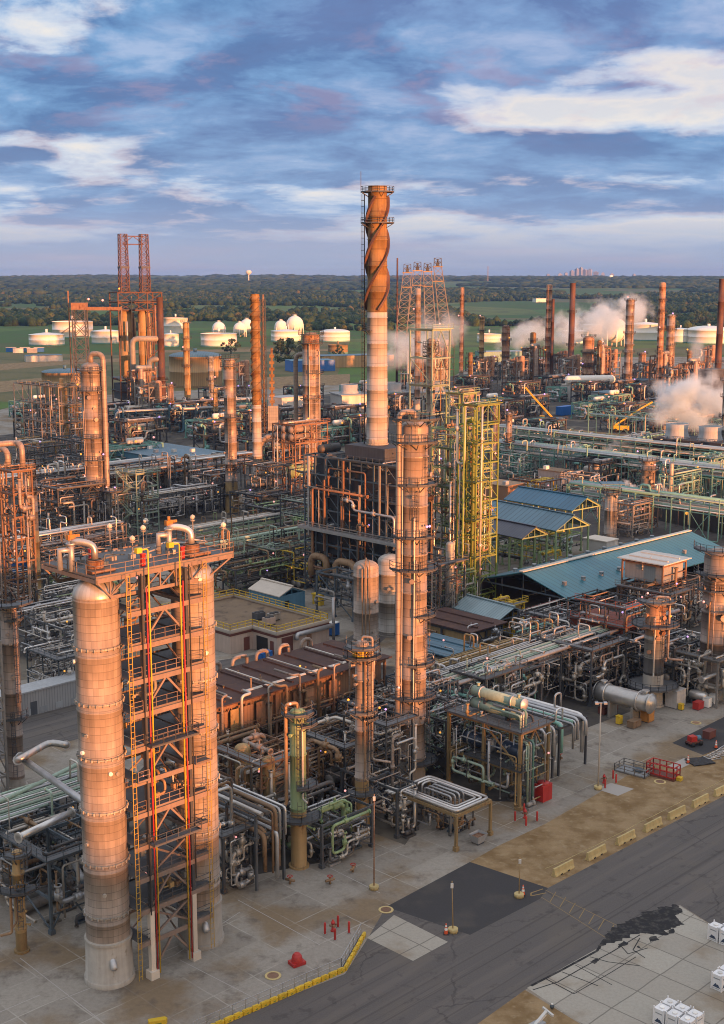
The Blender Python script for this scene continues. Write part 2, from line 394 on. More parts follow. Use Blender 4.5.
cl = N.mix(N.step(dens, .36, .62), thin, body)
pk = N.math('MULTIPLY', N.step(n_c, .42, .62), N.step(V_, .05, .15)); cl = N.mix(N.math('MULTIPLY', pk, .13), cl, (.42, .30, .52))
edge = N.math('MULTIPLY', N.step(dens, .30, .44), N.step(dens, .60, .46)); pk2 = N.math('MULTIPLY', edge, N.step(n_d, .44, .6)); cl = N.mix(N.math('MULTIPLY', pk2, .35), cl, (.86, .62, .58))
pinkb = N.math('MULTIPLY', N.step(n_b, .5, .64), N.math('MULTIPLY', N.step(V_, .2, .15), N.step(V_, .09, .13))); cl = N.mix(N.math('MULTIPLY', pinkb, .26), cl, (.62, .42, .55))
lowc = N.ramp(N.math('MULTIPLY', V_, 10.0, clamp=True), [(0, (.42, .47, .62)), (.25, (.43, .50, .67)), (.6, (.33, .48, .72)), (1, (.26, .42, .70))])
cvs = N.n('CombineXYZ'); N.l(N.math('MULTIPLY', U_, 5.0), cvs.inputs[0]); N.l(N.math('MULTIPLY', V_, 60.0), cvs.inputs[1]); stk = N.step(N.noise(cvs.outputs[0], 1.0, 6, .55), .42, .68)
lowc = N.mix(N.math('MULTIPLY', stk, .5), lowc, (.58, .50, .60))
cl = N.mix(N.math('MULTIPLY', N.step(V_, .062, .012), .92), cl, lowc)
K = 1/(SKYK*2**EXPO)
cs = N.n('VectorMath', operation='SCALE'); N.l(cl, cs.inputs[0]); cs.inputs['Scale'].default_value = K
over = N.mix(N.step(n_a, .35, .65), (.74, .77, .86), (1.08, 1.06, 1.08))
cl2 = N.mix(N.step(dz, .2, .42), cl, over)
N.nt.links.remove(cs.inputs[0].links[0]); N.l(cl2, cs.inputs[0])
nsh = N.n('VectorMath', operation='MULTIPLY'); N.l(sk.outputs[0], nsh.inputs[0]); nsh.inputs[1].default_value = (.9, .9, 1.0)
wgt = N.math('MAXIMUM', N.math('MULTIPLY', N.step(dy, -.25, .35), .93), N.math('MULTIPLY', N.step(dz, .22, .5), .95))
N.l(N.mix(wgt, nsh.outputs[0], cs.outputs[0]), bg.inputs['Color'])
# haze: one closed box of thin air round the camera and the whole place
hm = bpy.data.materials.new('haze'); hm.use_nodes = True; hn = hm.node_tree
hn.nodes.remove(hn.nodes['Principled BSDF']); pv = hn.nodes.new('ShaderNodeVolumePrincipled')
pv.inputs['Color'].default_value = (.18, .40, 1.0, 1); pv.inputs['Density'].default_value = 4.2e-5; pv.inputs['Anisotropy'].default_value = 0.0
hn.links.new(pv.outputs[0], hn.nodes['Material Output'].inputs['Volume']); MAT['haze'] = hm
o = MB().box(-15500, -3500, -45, 15500, 15500, 140).build('haze', 'haze'); tag(o, None, None, None, 'stuff'); o['label'] = 'thin blue evening haze over the far woods'
# ---------------------------------------------------------------- land
def sm(a, b, x):
    t = min(1, max(0, (x-a)/(b-a))); return t*t*(3-2*t)
def land(x, y):
    d = math.hypot(x, y); h = 0.0
    if y > 0:
        k = sm(1700, 2600, d)
        n = mnoise.noise(Vector((x/900, y/700, 1.3))); n2 = mnoise.noise(Vector((x/2600, y/1800, 5.1)))
        h = k*(n*7 + sm(3000, 9500, d)*52 + sm(3000, 9000, d)*n2*16 + sm(2300, 3600, d)*6)
    r = sm(-170, -300, y)  # added unseen ridge, its height sets the shade line on the towers
    if r > 0: h += r*(20.5 + 4*mnoise.noise(Vector((x/130, y/150, 2.2))))
    return h
def ground_mesh():
    rad = [0, 60, 110]+[110*1.09**i for i in range(1, 200) if 110*1.09**i < 15000]; na = 220; vs = []; fs = []
    for r in rad:
        for j in range(na):
            a = 2*PI*j/na; x, y = r*math.sin(a), r*math.cos(a); vs.append((x, y, land(x, y)-.03))
    for i in range(len(rad)-1):
        for j in range(na):
            j2 = (j+1) % na; fs.append((i*na+j, i*na+j2, (i+1)*na+j2, (i+1)*na+j))
    m = MB(); m.add(vs, [tuple(reversed(f)) for f in fs], 0, True); return m
def groundmat(name, build):
    m, nt, b = newmat(name); N = NT(nt); p = N.n('NewGeometry').outputs['Position']; b.inputs['Roughness'].default_value = .92
    b.inputs['Specular IOR Level'].default_value = .2
    N.l(build(N, p, b), b.inputs['Base Color']); return m
def g_land(N, p, b):
    v = N.n('TexVoronoi', feature='F1'); N.l(N.scaled(p, (1, .6, 1)), v.inputs['Vector']); v.inputs['Scale'].default_value = .0035
    sp = N.n('SeparateColor'); N.l(v.outputs['Color'], sp.inputs[0])
    c = N.ramp(sp.outputs[0], [(0, (.065, .125, .028)), (.35, (.095, .165, .036)), (.6, (.13, .165, .05)), (.8, (.16, .14, .065)), (1, (.075, .135, .03))], 'CONSTANT')
    n = N.noise(p, .02, 6); c = N.mix(N.step(n, .45, .7), c, (.085, .10, .04))
    return N.mix(N.math('MULTIPLY', N.step(N.noise(p, .3, 5), .4, .8), .3), c, (.03, .05, .02))
groundmat('grassland', g_land)
def slabs(N, p, pitch):                     # joint mask of cast slabs on the plant grid
    mp = N.n('Mapping'); N.l(p, mp.inputs[0]); mp.inputs['Rotation'].default_value = (0, 0, -SITE)
    nv = N.noise(p, .25, 2, out=1); w = N.n('VectorMath', operation='MULTIPLY_ADD'); N.l(nv, w.inputs[0]); w.inputs[1].default_value = (.25, .25, 0); N.l(mp.outputs[0], w.inputs[2])
    sp = N.n('SeparateXYZ'); N.l(w.outputs[0], sp.inputs[0]); ms = []; fl = []
    for k in (0, 1):
        q = N.math('DIVIDE', sp.outputs[k], pitch); f = N.math('ABSOLUTE', N.math('SUBTRACT', N.math('FRACT', q), .5)); ms.append(N.step(f, .5-.10/pitch, .5-.04/pitch)); fl.append(N.math('FLOOR', q))
    cv = N.n('CombineXYZ'); N.l(fl[0], cv.inputs[0]); N.l(fl[1], cv.inputs[1]); wn = N.n('TexWhiteNoise', noise_dimensions='2D'); N.l(cv.outputs[0], wn.inputs['Vector'])
    return N.math('MAXIMUM', ms[0], ms[1]), wn.outputs[0]
def g_yard(N, p, b):
    j, t = slabs(N, p, 5.2)
    c = N.mix(t, (.285, .262, .23), (.36, .335, .295))
    c = N.mix(N.step(N.noise(p, .07, 6, .6), .46, .62), c, (.24, .18, .115))
    c = N.mix(N.math('MULTIPLY', N.step(N.noise(p, .35, 8, .65), .5, .72), .75), c, (.12, .10, .085))
    n = N.math('MULTIPLY', N.step(N.noise(p, 2.2, 6, .7), .3, .75), .28); c = N.mix(n, c, (.09, .075, .06)); c = N.mix(N.math('MULTIPLY', N.step(N.noise(p, 14, 3, .7), .42, .7), .22), c, (.14, .125, .11))
    f = N.step(N.noise(p, .12, 4), .44, .60)
    c = N.mix(N.math('MULTIPLY', j, N.math('MULTIPLY_ADD', f, .55, .1)), c, (.42, .40, .36))
    return c
groundmat('yard_concrete', g_yard)
def g_pad(N, p, b):
    j, t = slabs(N, p, 4.3)
    c = N.mix(t, (.34, .32, .28), (.41, .39, .34)); c = N.mix(N.step(N.noise(p, .16, 6), .5, .75), c, (.25, .20, .14))
    c = N.mix(N.math('MULTIPLY', N.step(N.noise(p, 3, 6, .7), .3, .8), .3), c, (.16, .14, .12))
    return N.mix(N.math('MULTIPLY', j, .65), c, (.10, .09, .08))
groundmat('pad_concrete', g_pad)
def g_road(N, p, b):
    c = N.mix(N.noise(p, 6, 6, .7), (.075, .07, .069), (.15, .14, .135))
    s0 = N.n('Mapping'); N.l(p, s0.inputs[0]); s0.inputs['Rotation'].default_value = (0, 0, -SITE); st = N.n('Mapping'); N.l(s0.outputs[0], st.inputs[0]); st.inputs['Scale'].default_value = (.025, .5, 1)
    c = N.mix(N.math('MULTIPLY', N.step(N.noise(st.outputs[0], 1, 5), .48, .62), .6), c, (.15, .135, .125))
    c = N.mix(N.math('MULTIPLY', N.step(N.noise(p, .11, 6), .5, .68), .55), c, (.135, .12, .105))
    t2 = N.n('Mapping'); N.l(s0.outputs[0], t2.inputs[0]); t2.inputs['Scale'].default_value = (.012, 1.6, 1); c = N.mix(N.math('MULTIPLY', N.step(N.noise(t2.outputs[0], 1, 3), .56, .66), .45), c, (.05, .047, .047))
    c = N.mix(N.math('MULTIPLY', N.step(N.noise(p, .45, 7, .65), .56, .66), .4), c, (.045, .042, .042))
    v = N.n('TexVoronoi', feature='DISTANCE_TO_EDGE'); wv = N.n('VectorMath', operation='MULTIPLY_ADD'); N.l(N.noise(p, .5, 4, out=1), wv.inputs[0]); wv.inputs[1].default_value = (2.5, 2.5, 0); N.l(p, wv.inputs[2])
    N.l(wv.outputs[0], v.inputs['Vector']); v.inputs['Scale'].default_value = .09
    cr = N.math('MULTIPLY', N.step(v.outputs[0], .012, .004), N.step(N.noise(p, .05, 3), .46, .56))
    return N.mix(N.math('MULTIPLY', cr, .4), c, (.03, .028, .03))
groundmat('asphalt', g_road)
def g_dark(N, p, b):
    c = N.mix(N.noise(p, 5, 6, .7), (.042, .042, .046), (.07, .068, .07)); return N.mix(N.math('MULTIPLY', N.step(N.noise(p, .2, 6), .5, .7), .5), c, (.10, .09, .08))
groundmat('asphalt_dark', g_dark)
def g_shade(N, p, b):
    c = N.mix(N.noise(p, 1.5, 6, .7), (.055, .052, .05), (.11, .10, .088)); c = N.mix(N.step(N.noise(p, .06, 6), .5, .64), c, (.17, .15, .12)); return N.mix(N.math('MULTIPLY', N.step(N.noise(p, .25, 6), .5, .66), .7), c, (.03, .028, .027))  # dark tone stands in for the shade between crowded units, plus random stains
groundmat('asphalt_shade', g_shade)
def g_dirt(N, p, b):
    c = N.mix(N.step(N.noise(p, .3, 8, .6), .35, .68), (.35, .25, .14), (.20, .125, .055))
    c = N.mix(N.math('MULTIPLY', N.step(N.noise(p, .9, 5), .52, .7), .6), c, (.40, .31, .19))
    bp = N.n('Bump'); bp.inputs['Strength'].default_value = .6; bp.inputs['Distance'].default_value = .12; N.l(N.noise(p, 2.5, 6), bp.inputs['Height']); N.l(bp.outputs[0], b.inputs['Normal'])
    return N.mix(N.math('MULTIPLY', N.noise(p, 7, 4), .4), c, (.13, .09, .05))
groundmat('dirt', g_dirt)
m, nt, b = newmat('oil'); N = NT(nt); N.l(N.mix(N.step(N.noise(N.n('NewGeometry').outputs['Position'], 1.2, 8, .65), .46, .66), (.012, .012, .014), (.06, .056, .052)), b.inputs['Base Color']); b.inputs['Roughness'].default_value = .6; b.inputs['Specular IOR Level'].default_value = .2
m, nt, b = newmat('road_paint'); b.inputs['Base Color'].default_value = (.26, .18, .07, 1); b.inputs['Roughness'].default_value = .8
m, nt, b = newmat('worn_white'); b.inputs['Base Color'].default_value = (.36, .34, .32, 1); b.inputs['Roughness'].default_value = .85
struct('ground', ground_mesh(), 'grassland')
def sheet(name, pxs, z, mat):
    m = MB(); m.poly([g(*p) for p in pxs], 0); m.f[-1] = tuple(m.f[-1])
    me_n = m.v; a = sum(me_n[i][0]*me_n[(i+1) % len(me_n)][1]-me_n[(i+1) % len(me_n)][0]*me_n[i][1] for i in range(len(me_n)))
    if a < 0: m.f[-1] = tuple(reversed(m.f[-1]))
    return struct(name, m, mat, loc=(0, 0, z))
def wsheet(name, pts, z, mat):
    m = MB(); m.poly(pts, 0); return struct(name, m, mat, loc=(0, 0, z))
wsheet('plant_yard', [(-420, 60), (120, 20), (330, 250), (640, 820), (560, 1150), (110, 1150), (60, 900), (-60, 840), (-185, 760), (-225, 420)], .004, 'yard_concrete')
sheet('asphalt_road', [(190, 1036), (345, 974), (368, 938), (386, 907), (470, 862), (548, 888), (724, 796), (800, 757), (860, 905), (800, 985), (712, 925), (680, 905), (600, 947), (525, 990), (455, 1040)], .008, 'asphalt')
sheet('asphalt_lot', [(386, 907), (470, 862), (548, 888), (540, 899), (470, 935)], .012, 'asphalt_dark')
sheet('asphalt_patch', [(672, 743), (724, 717), (800, 742), (745, 775), (703, 755)], .012, 'asphalt_dark')
sheet('service_road', [(520, 506), (640, 500), (724, 520), (900, 560), (800, 590), (700, 545), (560, 540)], .008, 'asphalt')
sheet('plant_lane', [(0, 705), (75, 685), (222, 660), (345, 640), (420, 590), (430, 600), (360, 660), (240, 690), (130, 725), (-20, 765)], .008, 'asphalt')
sheet('dirt_yard', [(498, 436), (560, 428), (640, 436), (660, 452), (560, 452)], .008, 'dirt')
for q in ([(-30, 366), (60, 360), (130, 358), (130, 361), (60, 365), (-30, 373)], [(-30, 384), (40, 378), (90, 374), (90, 381), (40, 388), (-30, 396)], [(250, 378), (350, 374), (350, 384), (250, 390)], [(130, 350), (330, 349), (330, 351), (130, 353)]): sheet('dirt_track', q, .012, 'dirt')
sheet('dirt_strip', [(470, 862), (498, 846), (545, 824), (592, 797), (640, 768), (690, 760), (724, 747), (800, 715), (800, 757), (724, 796), (548, 888)], .013, 'dirt')
sheet('dirt_corner', [(525, 990), (600, 1036), (455, 1040)], .012, 'dirt')
sheet('concrete_pad', [(527, 988), (600, 947), (680, 906), (712, 926), (800, 985), (800, 1060), (640, 1060), (600, 1036)], .013, 'pad_concrete')
sheet('concrete_patch', [(367, 938), (394, 915), (448, 942), (413, 961)], .013, 'pad_concrete')
m = MB()
def ragged(m, pl, z, seed, amp=.35):
    q = [Vector((*g(*p), 0)) for p in pl]; out = []; k = 0
    for a, c in zip(q, q[1:]+q[:1]):
        n = max(2, int((c-a).length/.22))
        for i in range(n):
            p_ = a.lerp(c, i/n); e = mnoise.noise(Vector((p_.x*1.1, p_.y*1.1, seed)))*amp*1.6+mnoise.noise(Vector((p_.x*3.7, p_.y*3.7, seed)))*amp
            out.append((p_.x+e, p_.y-e*.6, z))
    m.add(out, [tuple(reversed(range(len(out))))])
ragged(m, [(597, 950), (602, 940), (620, 925), (640, 914), (660, 908), (678, 905), (684, 911), (677, 917), (683, 924), (668, 928), (664, 935), (640, 933), (622, 940), (610, 944)], .018, 3.3)
for i, pl in enumerate(([(617, 944), (624, 941), (628, 944), (620, 948)], [(648, 938), (656, 936), (659, 940), (650, 942)], [(590, 962), (597, 958), (600, 961), (594, 964)], [(668, 930), (674, 929), (675, 933), (669, 934)], [(636, 947), (640, 946), (641, 949)])): ragged(m, pl, .0175+.0003*i, 5+i, .15)
def strip(m, pts, w, z):
    P = [Vector((*g(*p), 0)) for p in pts]
    for a, b in zip(P, P[1:]):
        d = (b-a).normalized(); n = Vector((-d.y, d.x, 0))*w/2; m.add([(a-n)[:2]+(z,), (b-n)[:2]+(z,), (b+n)[:2]+(z,), (a+n)[:2]+(z,)], [(0, 1, 2, 3)])
struct('oil_stain', m, 'oil'); m = MB()
for pts, w in (([(531, 986), (560, 971), (597, 951), (604, 940)], .3), ([(533, 990), (558, 982), (584, 967), (612, 952), (640, 935)], .14), ([(546, 979), (574, 994)], .14), ([(562, 972), (598, 986)], .12), ([(575, 965), (612, 985)], .1), ([(590, 957), (608, 962), (640, 966)], .12), ([(620, 945), (628, 954), (648, 948)], .12), ([(574, 994), (612, 972), (636, 957)], .1), ([(640, 938), (633, 950), (645, 958)], .12)):
    strip(m, pts, w, .019)
struct('pavement_cracks', m, 'oil'); m = MB()
L1, L2 = ((534, 892), (616, 930)), ((541, 889), (610, 937))
for a, b in (((531, 893), (543, 889)), ((531, 896), (546, 893)), ((531, 893), (531, 896))): strip(m, (a, b), .16, .017)
for k in range(7):
    t = k/6; xx, yy = 552+58*t, 896+33*t; strip(m, ((xx+4, yy-4), (xx-2, yy+6)), .09, .017)
strip(m, ((545, 890), (618, 926)), .07, .017); strip(m, ((541, 897), (606, 938)), .07, .017)
struct('road_markings', m, 'road_paint'); m = MB()
for pts in (([(180, 960), (262, 1002)]), ([(60, 1000), (175, 955), (240, 912)]), ([(238, 900), (320, 945)]), ([(330, 868), (380, 893)]), ([(0, 1012), (40, 995)]), ([(20, 958), (100, 1020)])):
    strip(m, pts, .1, .009)
struct('slab_joints', m, 'worn_white')
m = MB()
for q in ([(596, 789), (611, 783), (634, 789), (618, 796)], [(668, 766), (684, 758), (692, 763), (676, 771)]):
    w = [g(*p) for p in q]; m.add([(x, y, .02) for x, y in w], [tuple(range(4))])
struct('pale_ground_patches', m, 'worn_white')
# ---------------------------------------------------------------- woods
def forest(name, pts, label, sub):
    bmv = []; 
    import bmesh
    protos = []
    for k in range(5):
        bm = bmesh.new(); bmesh.ops.create_icosphere(bm, subdivisions=sub, radius=1.0)
        vv = []
        for v in bm.verts:
            n = mnoise.noise(v.co*1.7+Vector((k*9.1, 0, 0))); vv.append(v.co*(1+.45*n))
        protos.append((np.array([tuple(c) for c in vv], np.float32), np.array([[x.index for x in f.verts] for f in bm.faces], np.int32))); bm.free()
    V, Fc, T = [], [], []; off = 0
    for i, (x, y, z, rx, rz, tone) in enumerate(pts):
        pv_, pf = protos[i % 5]; a = rng.random()*6.28; c, s_ = math.cos(a), math.sin(a)
        q = pv_.copy(); q2 = np.empty_like(q); q2[:, 0] = (q[:, 0]*c-q[:, 1]*s_)*rx+x; q2[:, 1] = (q[:, 0]*s_+q[:, 1]*c)*rx+y; q2[:, 2] = q[:, 2]*rz+z+rz*.7
        V.append(q2); Fc.append(pf+off); T.append(np.full(len(q), tone, np.float32)); off += len(q)
    V = np.concatenate(V); Fc = np.concatenate(Fc); T = np.concatenate(T)
    me = bpy.data.meshes.new(name); me.vertices.add(len(V)); me.vertices.foreach_set('co', V.ravel()); me.loops.add(Fc.size); me.loops.foreach_set('vertex_index', Fc.ravel())
    me.polygons.add(len(Fc)); me.polygons.foreach_set('loop_start', np.arange(0, Fc.size, 3, dtype=np.int32)); me.update(calc_edges=True)
    me.attributes.new('tone', 'FLOAT', 'POINT').data.foreach_set('value', T); me.materials.append(MAT['woods'])
    o = bpy.data.objects.new(name, me); COL.objects.link(o); return tag(o, label, None, None, 'stuff')
m, nt, b = newmat('woods'); N = NT(nt); at_ = N.n('Attribute', attribute_name='tone').outputs['Fac']; p = N.n('NewGeometry').outputs['Position']
c = N.ramp(at_, [(0, (.014, .036, .014)), (.35, (.03, .062, .02)), (.7, (.065, .095, .028)), (1, (.14, .11, .035))])
c = N.mix(N.step(N.noise(p, .35, 5, .7), .42, .62), c, (.018, .03, .014)); N.l(c, b.inputs['Base Color']); b.inputs['Roughness'].default_value = .85; b.inputs['Specular IOR Level'].default_value = .15
def ppx(x, y, z):
    z -= CAMH; c = y*CT-z*ST; return 362+F*x/c, 512-F*(y*ST+z*CT)/c
def in_field(x, y):
    a, b = ppx(x, y, 0)
    a += 14*mnoise.noise(Vector((x/160, y/120, 0)))
    if 474 < a < 606 and 303 < b < 325 and a < 606-(b-303)*1.2: return True
    if 300 < a < 372 and 291 < b < 297.5 and b > 291+(372-a)*.05: return True
    if 60 < a < 116 and 309 < b < 314: return True
    if 150 < a < 300 and b > 321: return True
    if 560 < a < 740 and 288 < b < 300 and b < 288+(740-a)*.06+5: return True
    if b > 331 or (a < 130 and b > 326): return True
    return False
near, far = [], []
d = 1500.0
while d < 4300:
    w = .33*d+120; k = int(2*w/(12.5+d*.0012))
    for i in range(k):
        x = -w+2*w*(i+rng.random())/k; y = d+rng.uniform(-9, 9)
        if in_field(x, y): continue
        dn = mnoise.noise(Vector((x/210, y/260, 7.7)))
        if dn < -.16: continue
        r = rng.uniform(4.5, 8.5); tn = .38+.6*dn+rng.uniform(-.3, .38)
        near.append((x, y, land(x, y)-1, r, r*rng.uniform(.8, 1.25), min(1, max(0, tn))))
    d += 14+d*.0028
while d < 13500:
    w = .36*d; k = int(2*w/(d*.0075))
    for i in range(k):
        x = -w+2*w*(i+rng.random())/k; y = d+rng.uniform(-30, 30)
        if d < 5200 and in_field(x, y): continue
        dn = mnoise.noise(Vector((x/700, y/900, 3.7)))
        if dn < -.2: continue
        r = rng.uniform(.003, .0062)*d; far.append((x, y, land(x, y)-3, r, rng.uniform(6, 13), min(1, max(0, .3+.5*dn+rng.uniform(-.2, .25)))))
    d *= 1.014
forest('woodland', near, 'mixed green woods spreading between the fields beyond the storage tanks', 1)
forest('far_woodland', far, 'hazy blue far woods reaching up to the horizon', 1)
back = []
for i in range(1500):
    x = rng.uniform(-700, 1300); y = rng.uniform(-420, -250); r = rng.uniform(4, 6.5)
    back.append((x, y, land(x, y)-1, r, r*1.0, rng.random()))
forest('shade_ridge_woodland', back, 'unseen wooded ridge added on the sunset side to shade the ground', 1)
# ---------------------------------------------------------------- generators
def lamp(root, x, y, z, kind='lamp_pink', r=.22):
    b = MB(); b.lathe([(.01, z-r), (r*.8, z-r*.5), (r, z), (r*.7, z+r*.6), (.01, z+r)], 8, x, y); return b.build('lamp', kind, root)
LK = ('lamp_pink', 'lamp_pink', 'lamp_violet', 'lamp_amber')
def column(label, px, py, ytop, wpx, mat='jacket_pink', cat='column', name='column_vessel', plats=(), skirt=.1, skmat=None, steel='dark_steel', top='dome',
           riser=None, risermat=None, taper=1.0, ladder=True, loc=None, group=None, rings=6.0, nozz=6, seed=None, lamps=0, flare=1.12, rail=True, secs=None, zb=0.0):
    rg = random.Random(seed if seed is not None else int(px*13+py*7))
    X, Y = loc or g(px, py); H = hz(ytop, Y)-zb; r = wpx/2*mpp(Y, zb+H/2)
    n = 24 if Y < 260 else 18
    t = thing(name, label, cat, (X, Y, zb), 0, group)
    hs = H*skirt
    b = MB(); b.lathe([(r*flare, 0), (r*flare, .35), (r*1.02, hs*.6 if flare > 1.05 else .4), (r*1.02, hs)], n); b.arc(r*flare, r*flare+.25, 0, .25, 0, 2*PI, n); b.build('skirt', skmat or 'concrete', t)
    hd = r*.55 if top == 'dome' else .05
    prof = [(r*1.0, hs)]; z = hs+.3; k = 0; rt = r*taper
    rr = lambda z: r+(rt-r)*(z-hs)/max(.1, H-hd-hs)
    while z < H-hd-.5:
        prof += [(rr(z), z), (rr(z)+.10, z+.02), (rr(z)+.10, z+.16), (rr(z), z+.18)]; z += rings*(.8+.4*rg.random())
    prof.append((rt, H-hd))
    if top == 'dome': prof += [(rt*math.cos(a)+.001, H-hd+hd*math.sin(a)) for a in (.3, .6, .9, 1.2, 1.5)]
    elif top == 'open': prof += [(rt*1.03, H), (rt*.86, H), (rt*.86, H-1.5), (.01, H-1.5)]
    elif top == 'cone': prof += [(rt, H-.04), (rt*.35, H+rt*.6), (rt*.35, H+rt*1.2), (.01, H+rt*1.2)]
    if secs:                                 # different cladding bands: [(ztop fraction, mat)]
        z0 = hs; mats = []; parts = []
        for fr, mt in secs:
            z1 = H*fr if fr < 1 else 1e9
            q = [(pr, pz) for pr, pz in prof if z0-1e-6 <= pz <= z1+1e-6]
            if z0 > hs: q = [(rr(z0), z0)]+q
            if z1 < 1e8: q.append((rr(z1), z1))
            MB().lathe(q, n).build('shell', mt, t); z0 = z1
    else: MB().lathe(prof, n).build('shell', mat, t)
    az = -PI/2
    zl = [hs+.5]
    for i, p in enumerate(plats):
        if isinstance(p, (int, float)): z = hz(p, Y)-zb; sp_ = rg.uniform(1.6, 2.7); c0 = az+rg.uniform(-.5, .5); a0, a1 = c0-sp_, c0+sp_; w = 1.1
        else: z = hz(p[0], Y)-zb; a0, a1 = p[1], p[2]; w = p[3] if len(p) > 3 else 1.1
        z = min(z, H+.3)
        rp = rr(z)+.03; b = MB(); b.arc(rp, rp+w, z-.12, z, a0, a1, 16)
        k = max(3, int((a1-a0)/.7))
        for j in range(k):
            a = a0+(a1-a0)*(j+.5)/k; b.beam((rp*math.cos(a), rp*math.sin(a), z-1.0), ((rp+w)*math.cos(a), (rp+w)*math.sin(a), z-.15), .1)
        pl = b.build('platform', steel if rg.random() < .8 else 'grate', t)
        if rail: b = MB(); b.arail(rp+w-.05, z, a0, a1, 1.1, .035 if Y < 250 else .05); b.build('railing', steel, pl)
        zl.append(z)
    zl = sorted(zl)
    if ladder and len(zl) > 1:
        b = MB()
        for i, (z0, z1) in enumerate(zip(zl, zl[1:])):
            a = az+(.75 if i % 2 else .2)+rg.uniform(-.2, .2); rp = rr(z0)+.3; b.ladder(rp*math.cos(a), rp*math.sin(a), z0, z1+1.0, a, .5, r=.05 if Y < 260 else .07, cage=Y < 420)
        b.build('ladder', steel, t)
    if riser:
        for a, pr, zb in riser:
            q = rt+pr+.35; ca, sa = math.cos(a), math.sin(a)
            MB().tube(fillet([(0, 0, H-.3), (0, 0, H+pr*3), (q*ca, q*sa, H+pr*3), (q*ca, q*sa, zb), ((q+2.5)*ca, (q+2.5)*sa, zb)], pr*2.5, 4), pr, 10).build('overhead_pipe', risermat or mat, t)
    if nozz:
        for i in range(nozz):
            a = az+rg.uniform(-1.3, 1.3); z = hs+(H-hs)*rg.uniform(.06, .94); rad = min(rg.choice((.18, .25, .4)), r*.16); rp = rr(z); ca, sa = math.cos(a), math.sin(a)
            b = MB(); b.tube([(rp*.9*ca, rp*.9*sa, z), ((rp+.5)*ca, (rp+.5)*sa, z)], rad, 10); b.tube([((rp+.42)*ca, (rp+.42)*sa, z), ((rp+.6)*ca, (rp+.6)*sa, z)], rad*1.45, 10); b.build('nozzle', mat if secs is None else secs[-1][1], t)
        for i in range(max(1, nozz//3)):       # thin pipes clipped to the shell
            a = az+rg.uniform(-1.2, 1.2); z0 = hs+rg.uniform(0, .2)*(H-hs); z1 = hs+(H-hs)*rg.uniform(.5, .97); rp = rr(z0)+.35; ca, sa = math.cos(a), math.sin(a); d = rg.uniform(.07, .16)
            MB().tube(fillet([(rr(z1)*.9*ca, rr(z1)*.9*sa, z1), (rp*ca, rp*sa, z1), (rp*ca, rp*sa, z0), ((rp+1.2)*ca, (rp+1.2)*sa, z0)], .3), d, 7).build('pipe', rg.choice(('pipe_pale', 'pipe_brown', mat)), t)
    for i in range(lamps):
        z = rg.choice(zl[1:] or [H])+1.6; a = az+rg.uniform(-1.2, 1.2); lamp(t, (rr(z)+1)*math.cos(a), (rr(z)+1)*math.sin(a), min(z, H+1.6), rg.choice(LK), .09+Y*.0005)
    t['_r'] = r; t['_h'] = H
    return t
def exchanger(label, loc, L, r, rz=0.0, mat='pipe_pale', group=None, end='galv', name='heat_exchanger', cat='heat exchanger', saddle='dark_steel', zc=None):
    t = thing(name, label, cat, loc, rz, group); zc = zc if zc is not None else r*1.7
    MB().axis((0, 0, zc), (1, 0, zc), [(.01, 0), (r, .02), (r, L*.2), (r*1.0, L), (.01, L+.02)], 18).build('shell', mat, t)
    b = MB()
    for x in (L*.18, L*.80): b.axis((x, 0, zc), (x+1, 0, zc), [(r, -.08), (r*1.18, -.08), (r*1.18, .08), (r, .08)], 18)
    b.build('flange', end, t)
    for x, s in ((0, -1), (L, 1)):
        MB().axis((x, 0, zc), (x+s, 0, zc), [(r*1.15, 0), (r*1.15, .12), (r*.95, .16), (r*.8, r*.35), (r*.4, r*.55), (.01, r*.6)], 18).build('end_cover', end, t)
    b = MB()
    for x in (L*.28, L*.72): b.box(x-.2, -r*.8, 0, x+.2, r*.8, zc-r*.55)
    b.build('saddle', saddle, t)
    b = MB()
    for x in (L*.1, L*.9): b.cyl(x, 0, zc+r*.8, zc+r+.5, r*.28, 10); b.cyl(x, 0, zc+r+.4, zc+r+.55, r*.42, 10)
    b.build('nozzle', mat, t)
    return t
def route(rg, w, d, h, n=5, zmin=.6):
    """one orthogonal pipe run inside a w x d x h bay"""
    p = [rg.uniform(.2, w-.2), rg.uniform(.2, d-.2), rg.uniform(zmin, h)]; pts = [tuple(p)]; last = -1
    for i in range(n):
        ax = rg.choice([a for a in (0, 1, 2, 0, 2) if a != last]); last = ax; lim = (w, d, h)[ax]
        q = rg.uniform(.1, lim-.1) if ax < 2 else rg.uniform(zmin, h)
        if abs(q-p[ax]) < 1.0: q = min(lim-.1, max(.2, p[ax]+(1.6 if q > p[ax] else -1.6)))
        if abs(q-p[ax]) < .8: continue
        p[ax] = q; pts.append(tuple(p))
    return pts
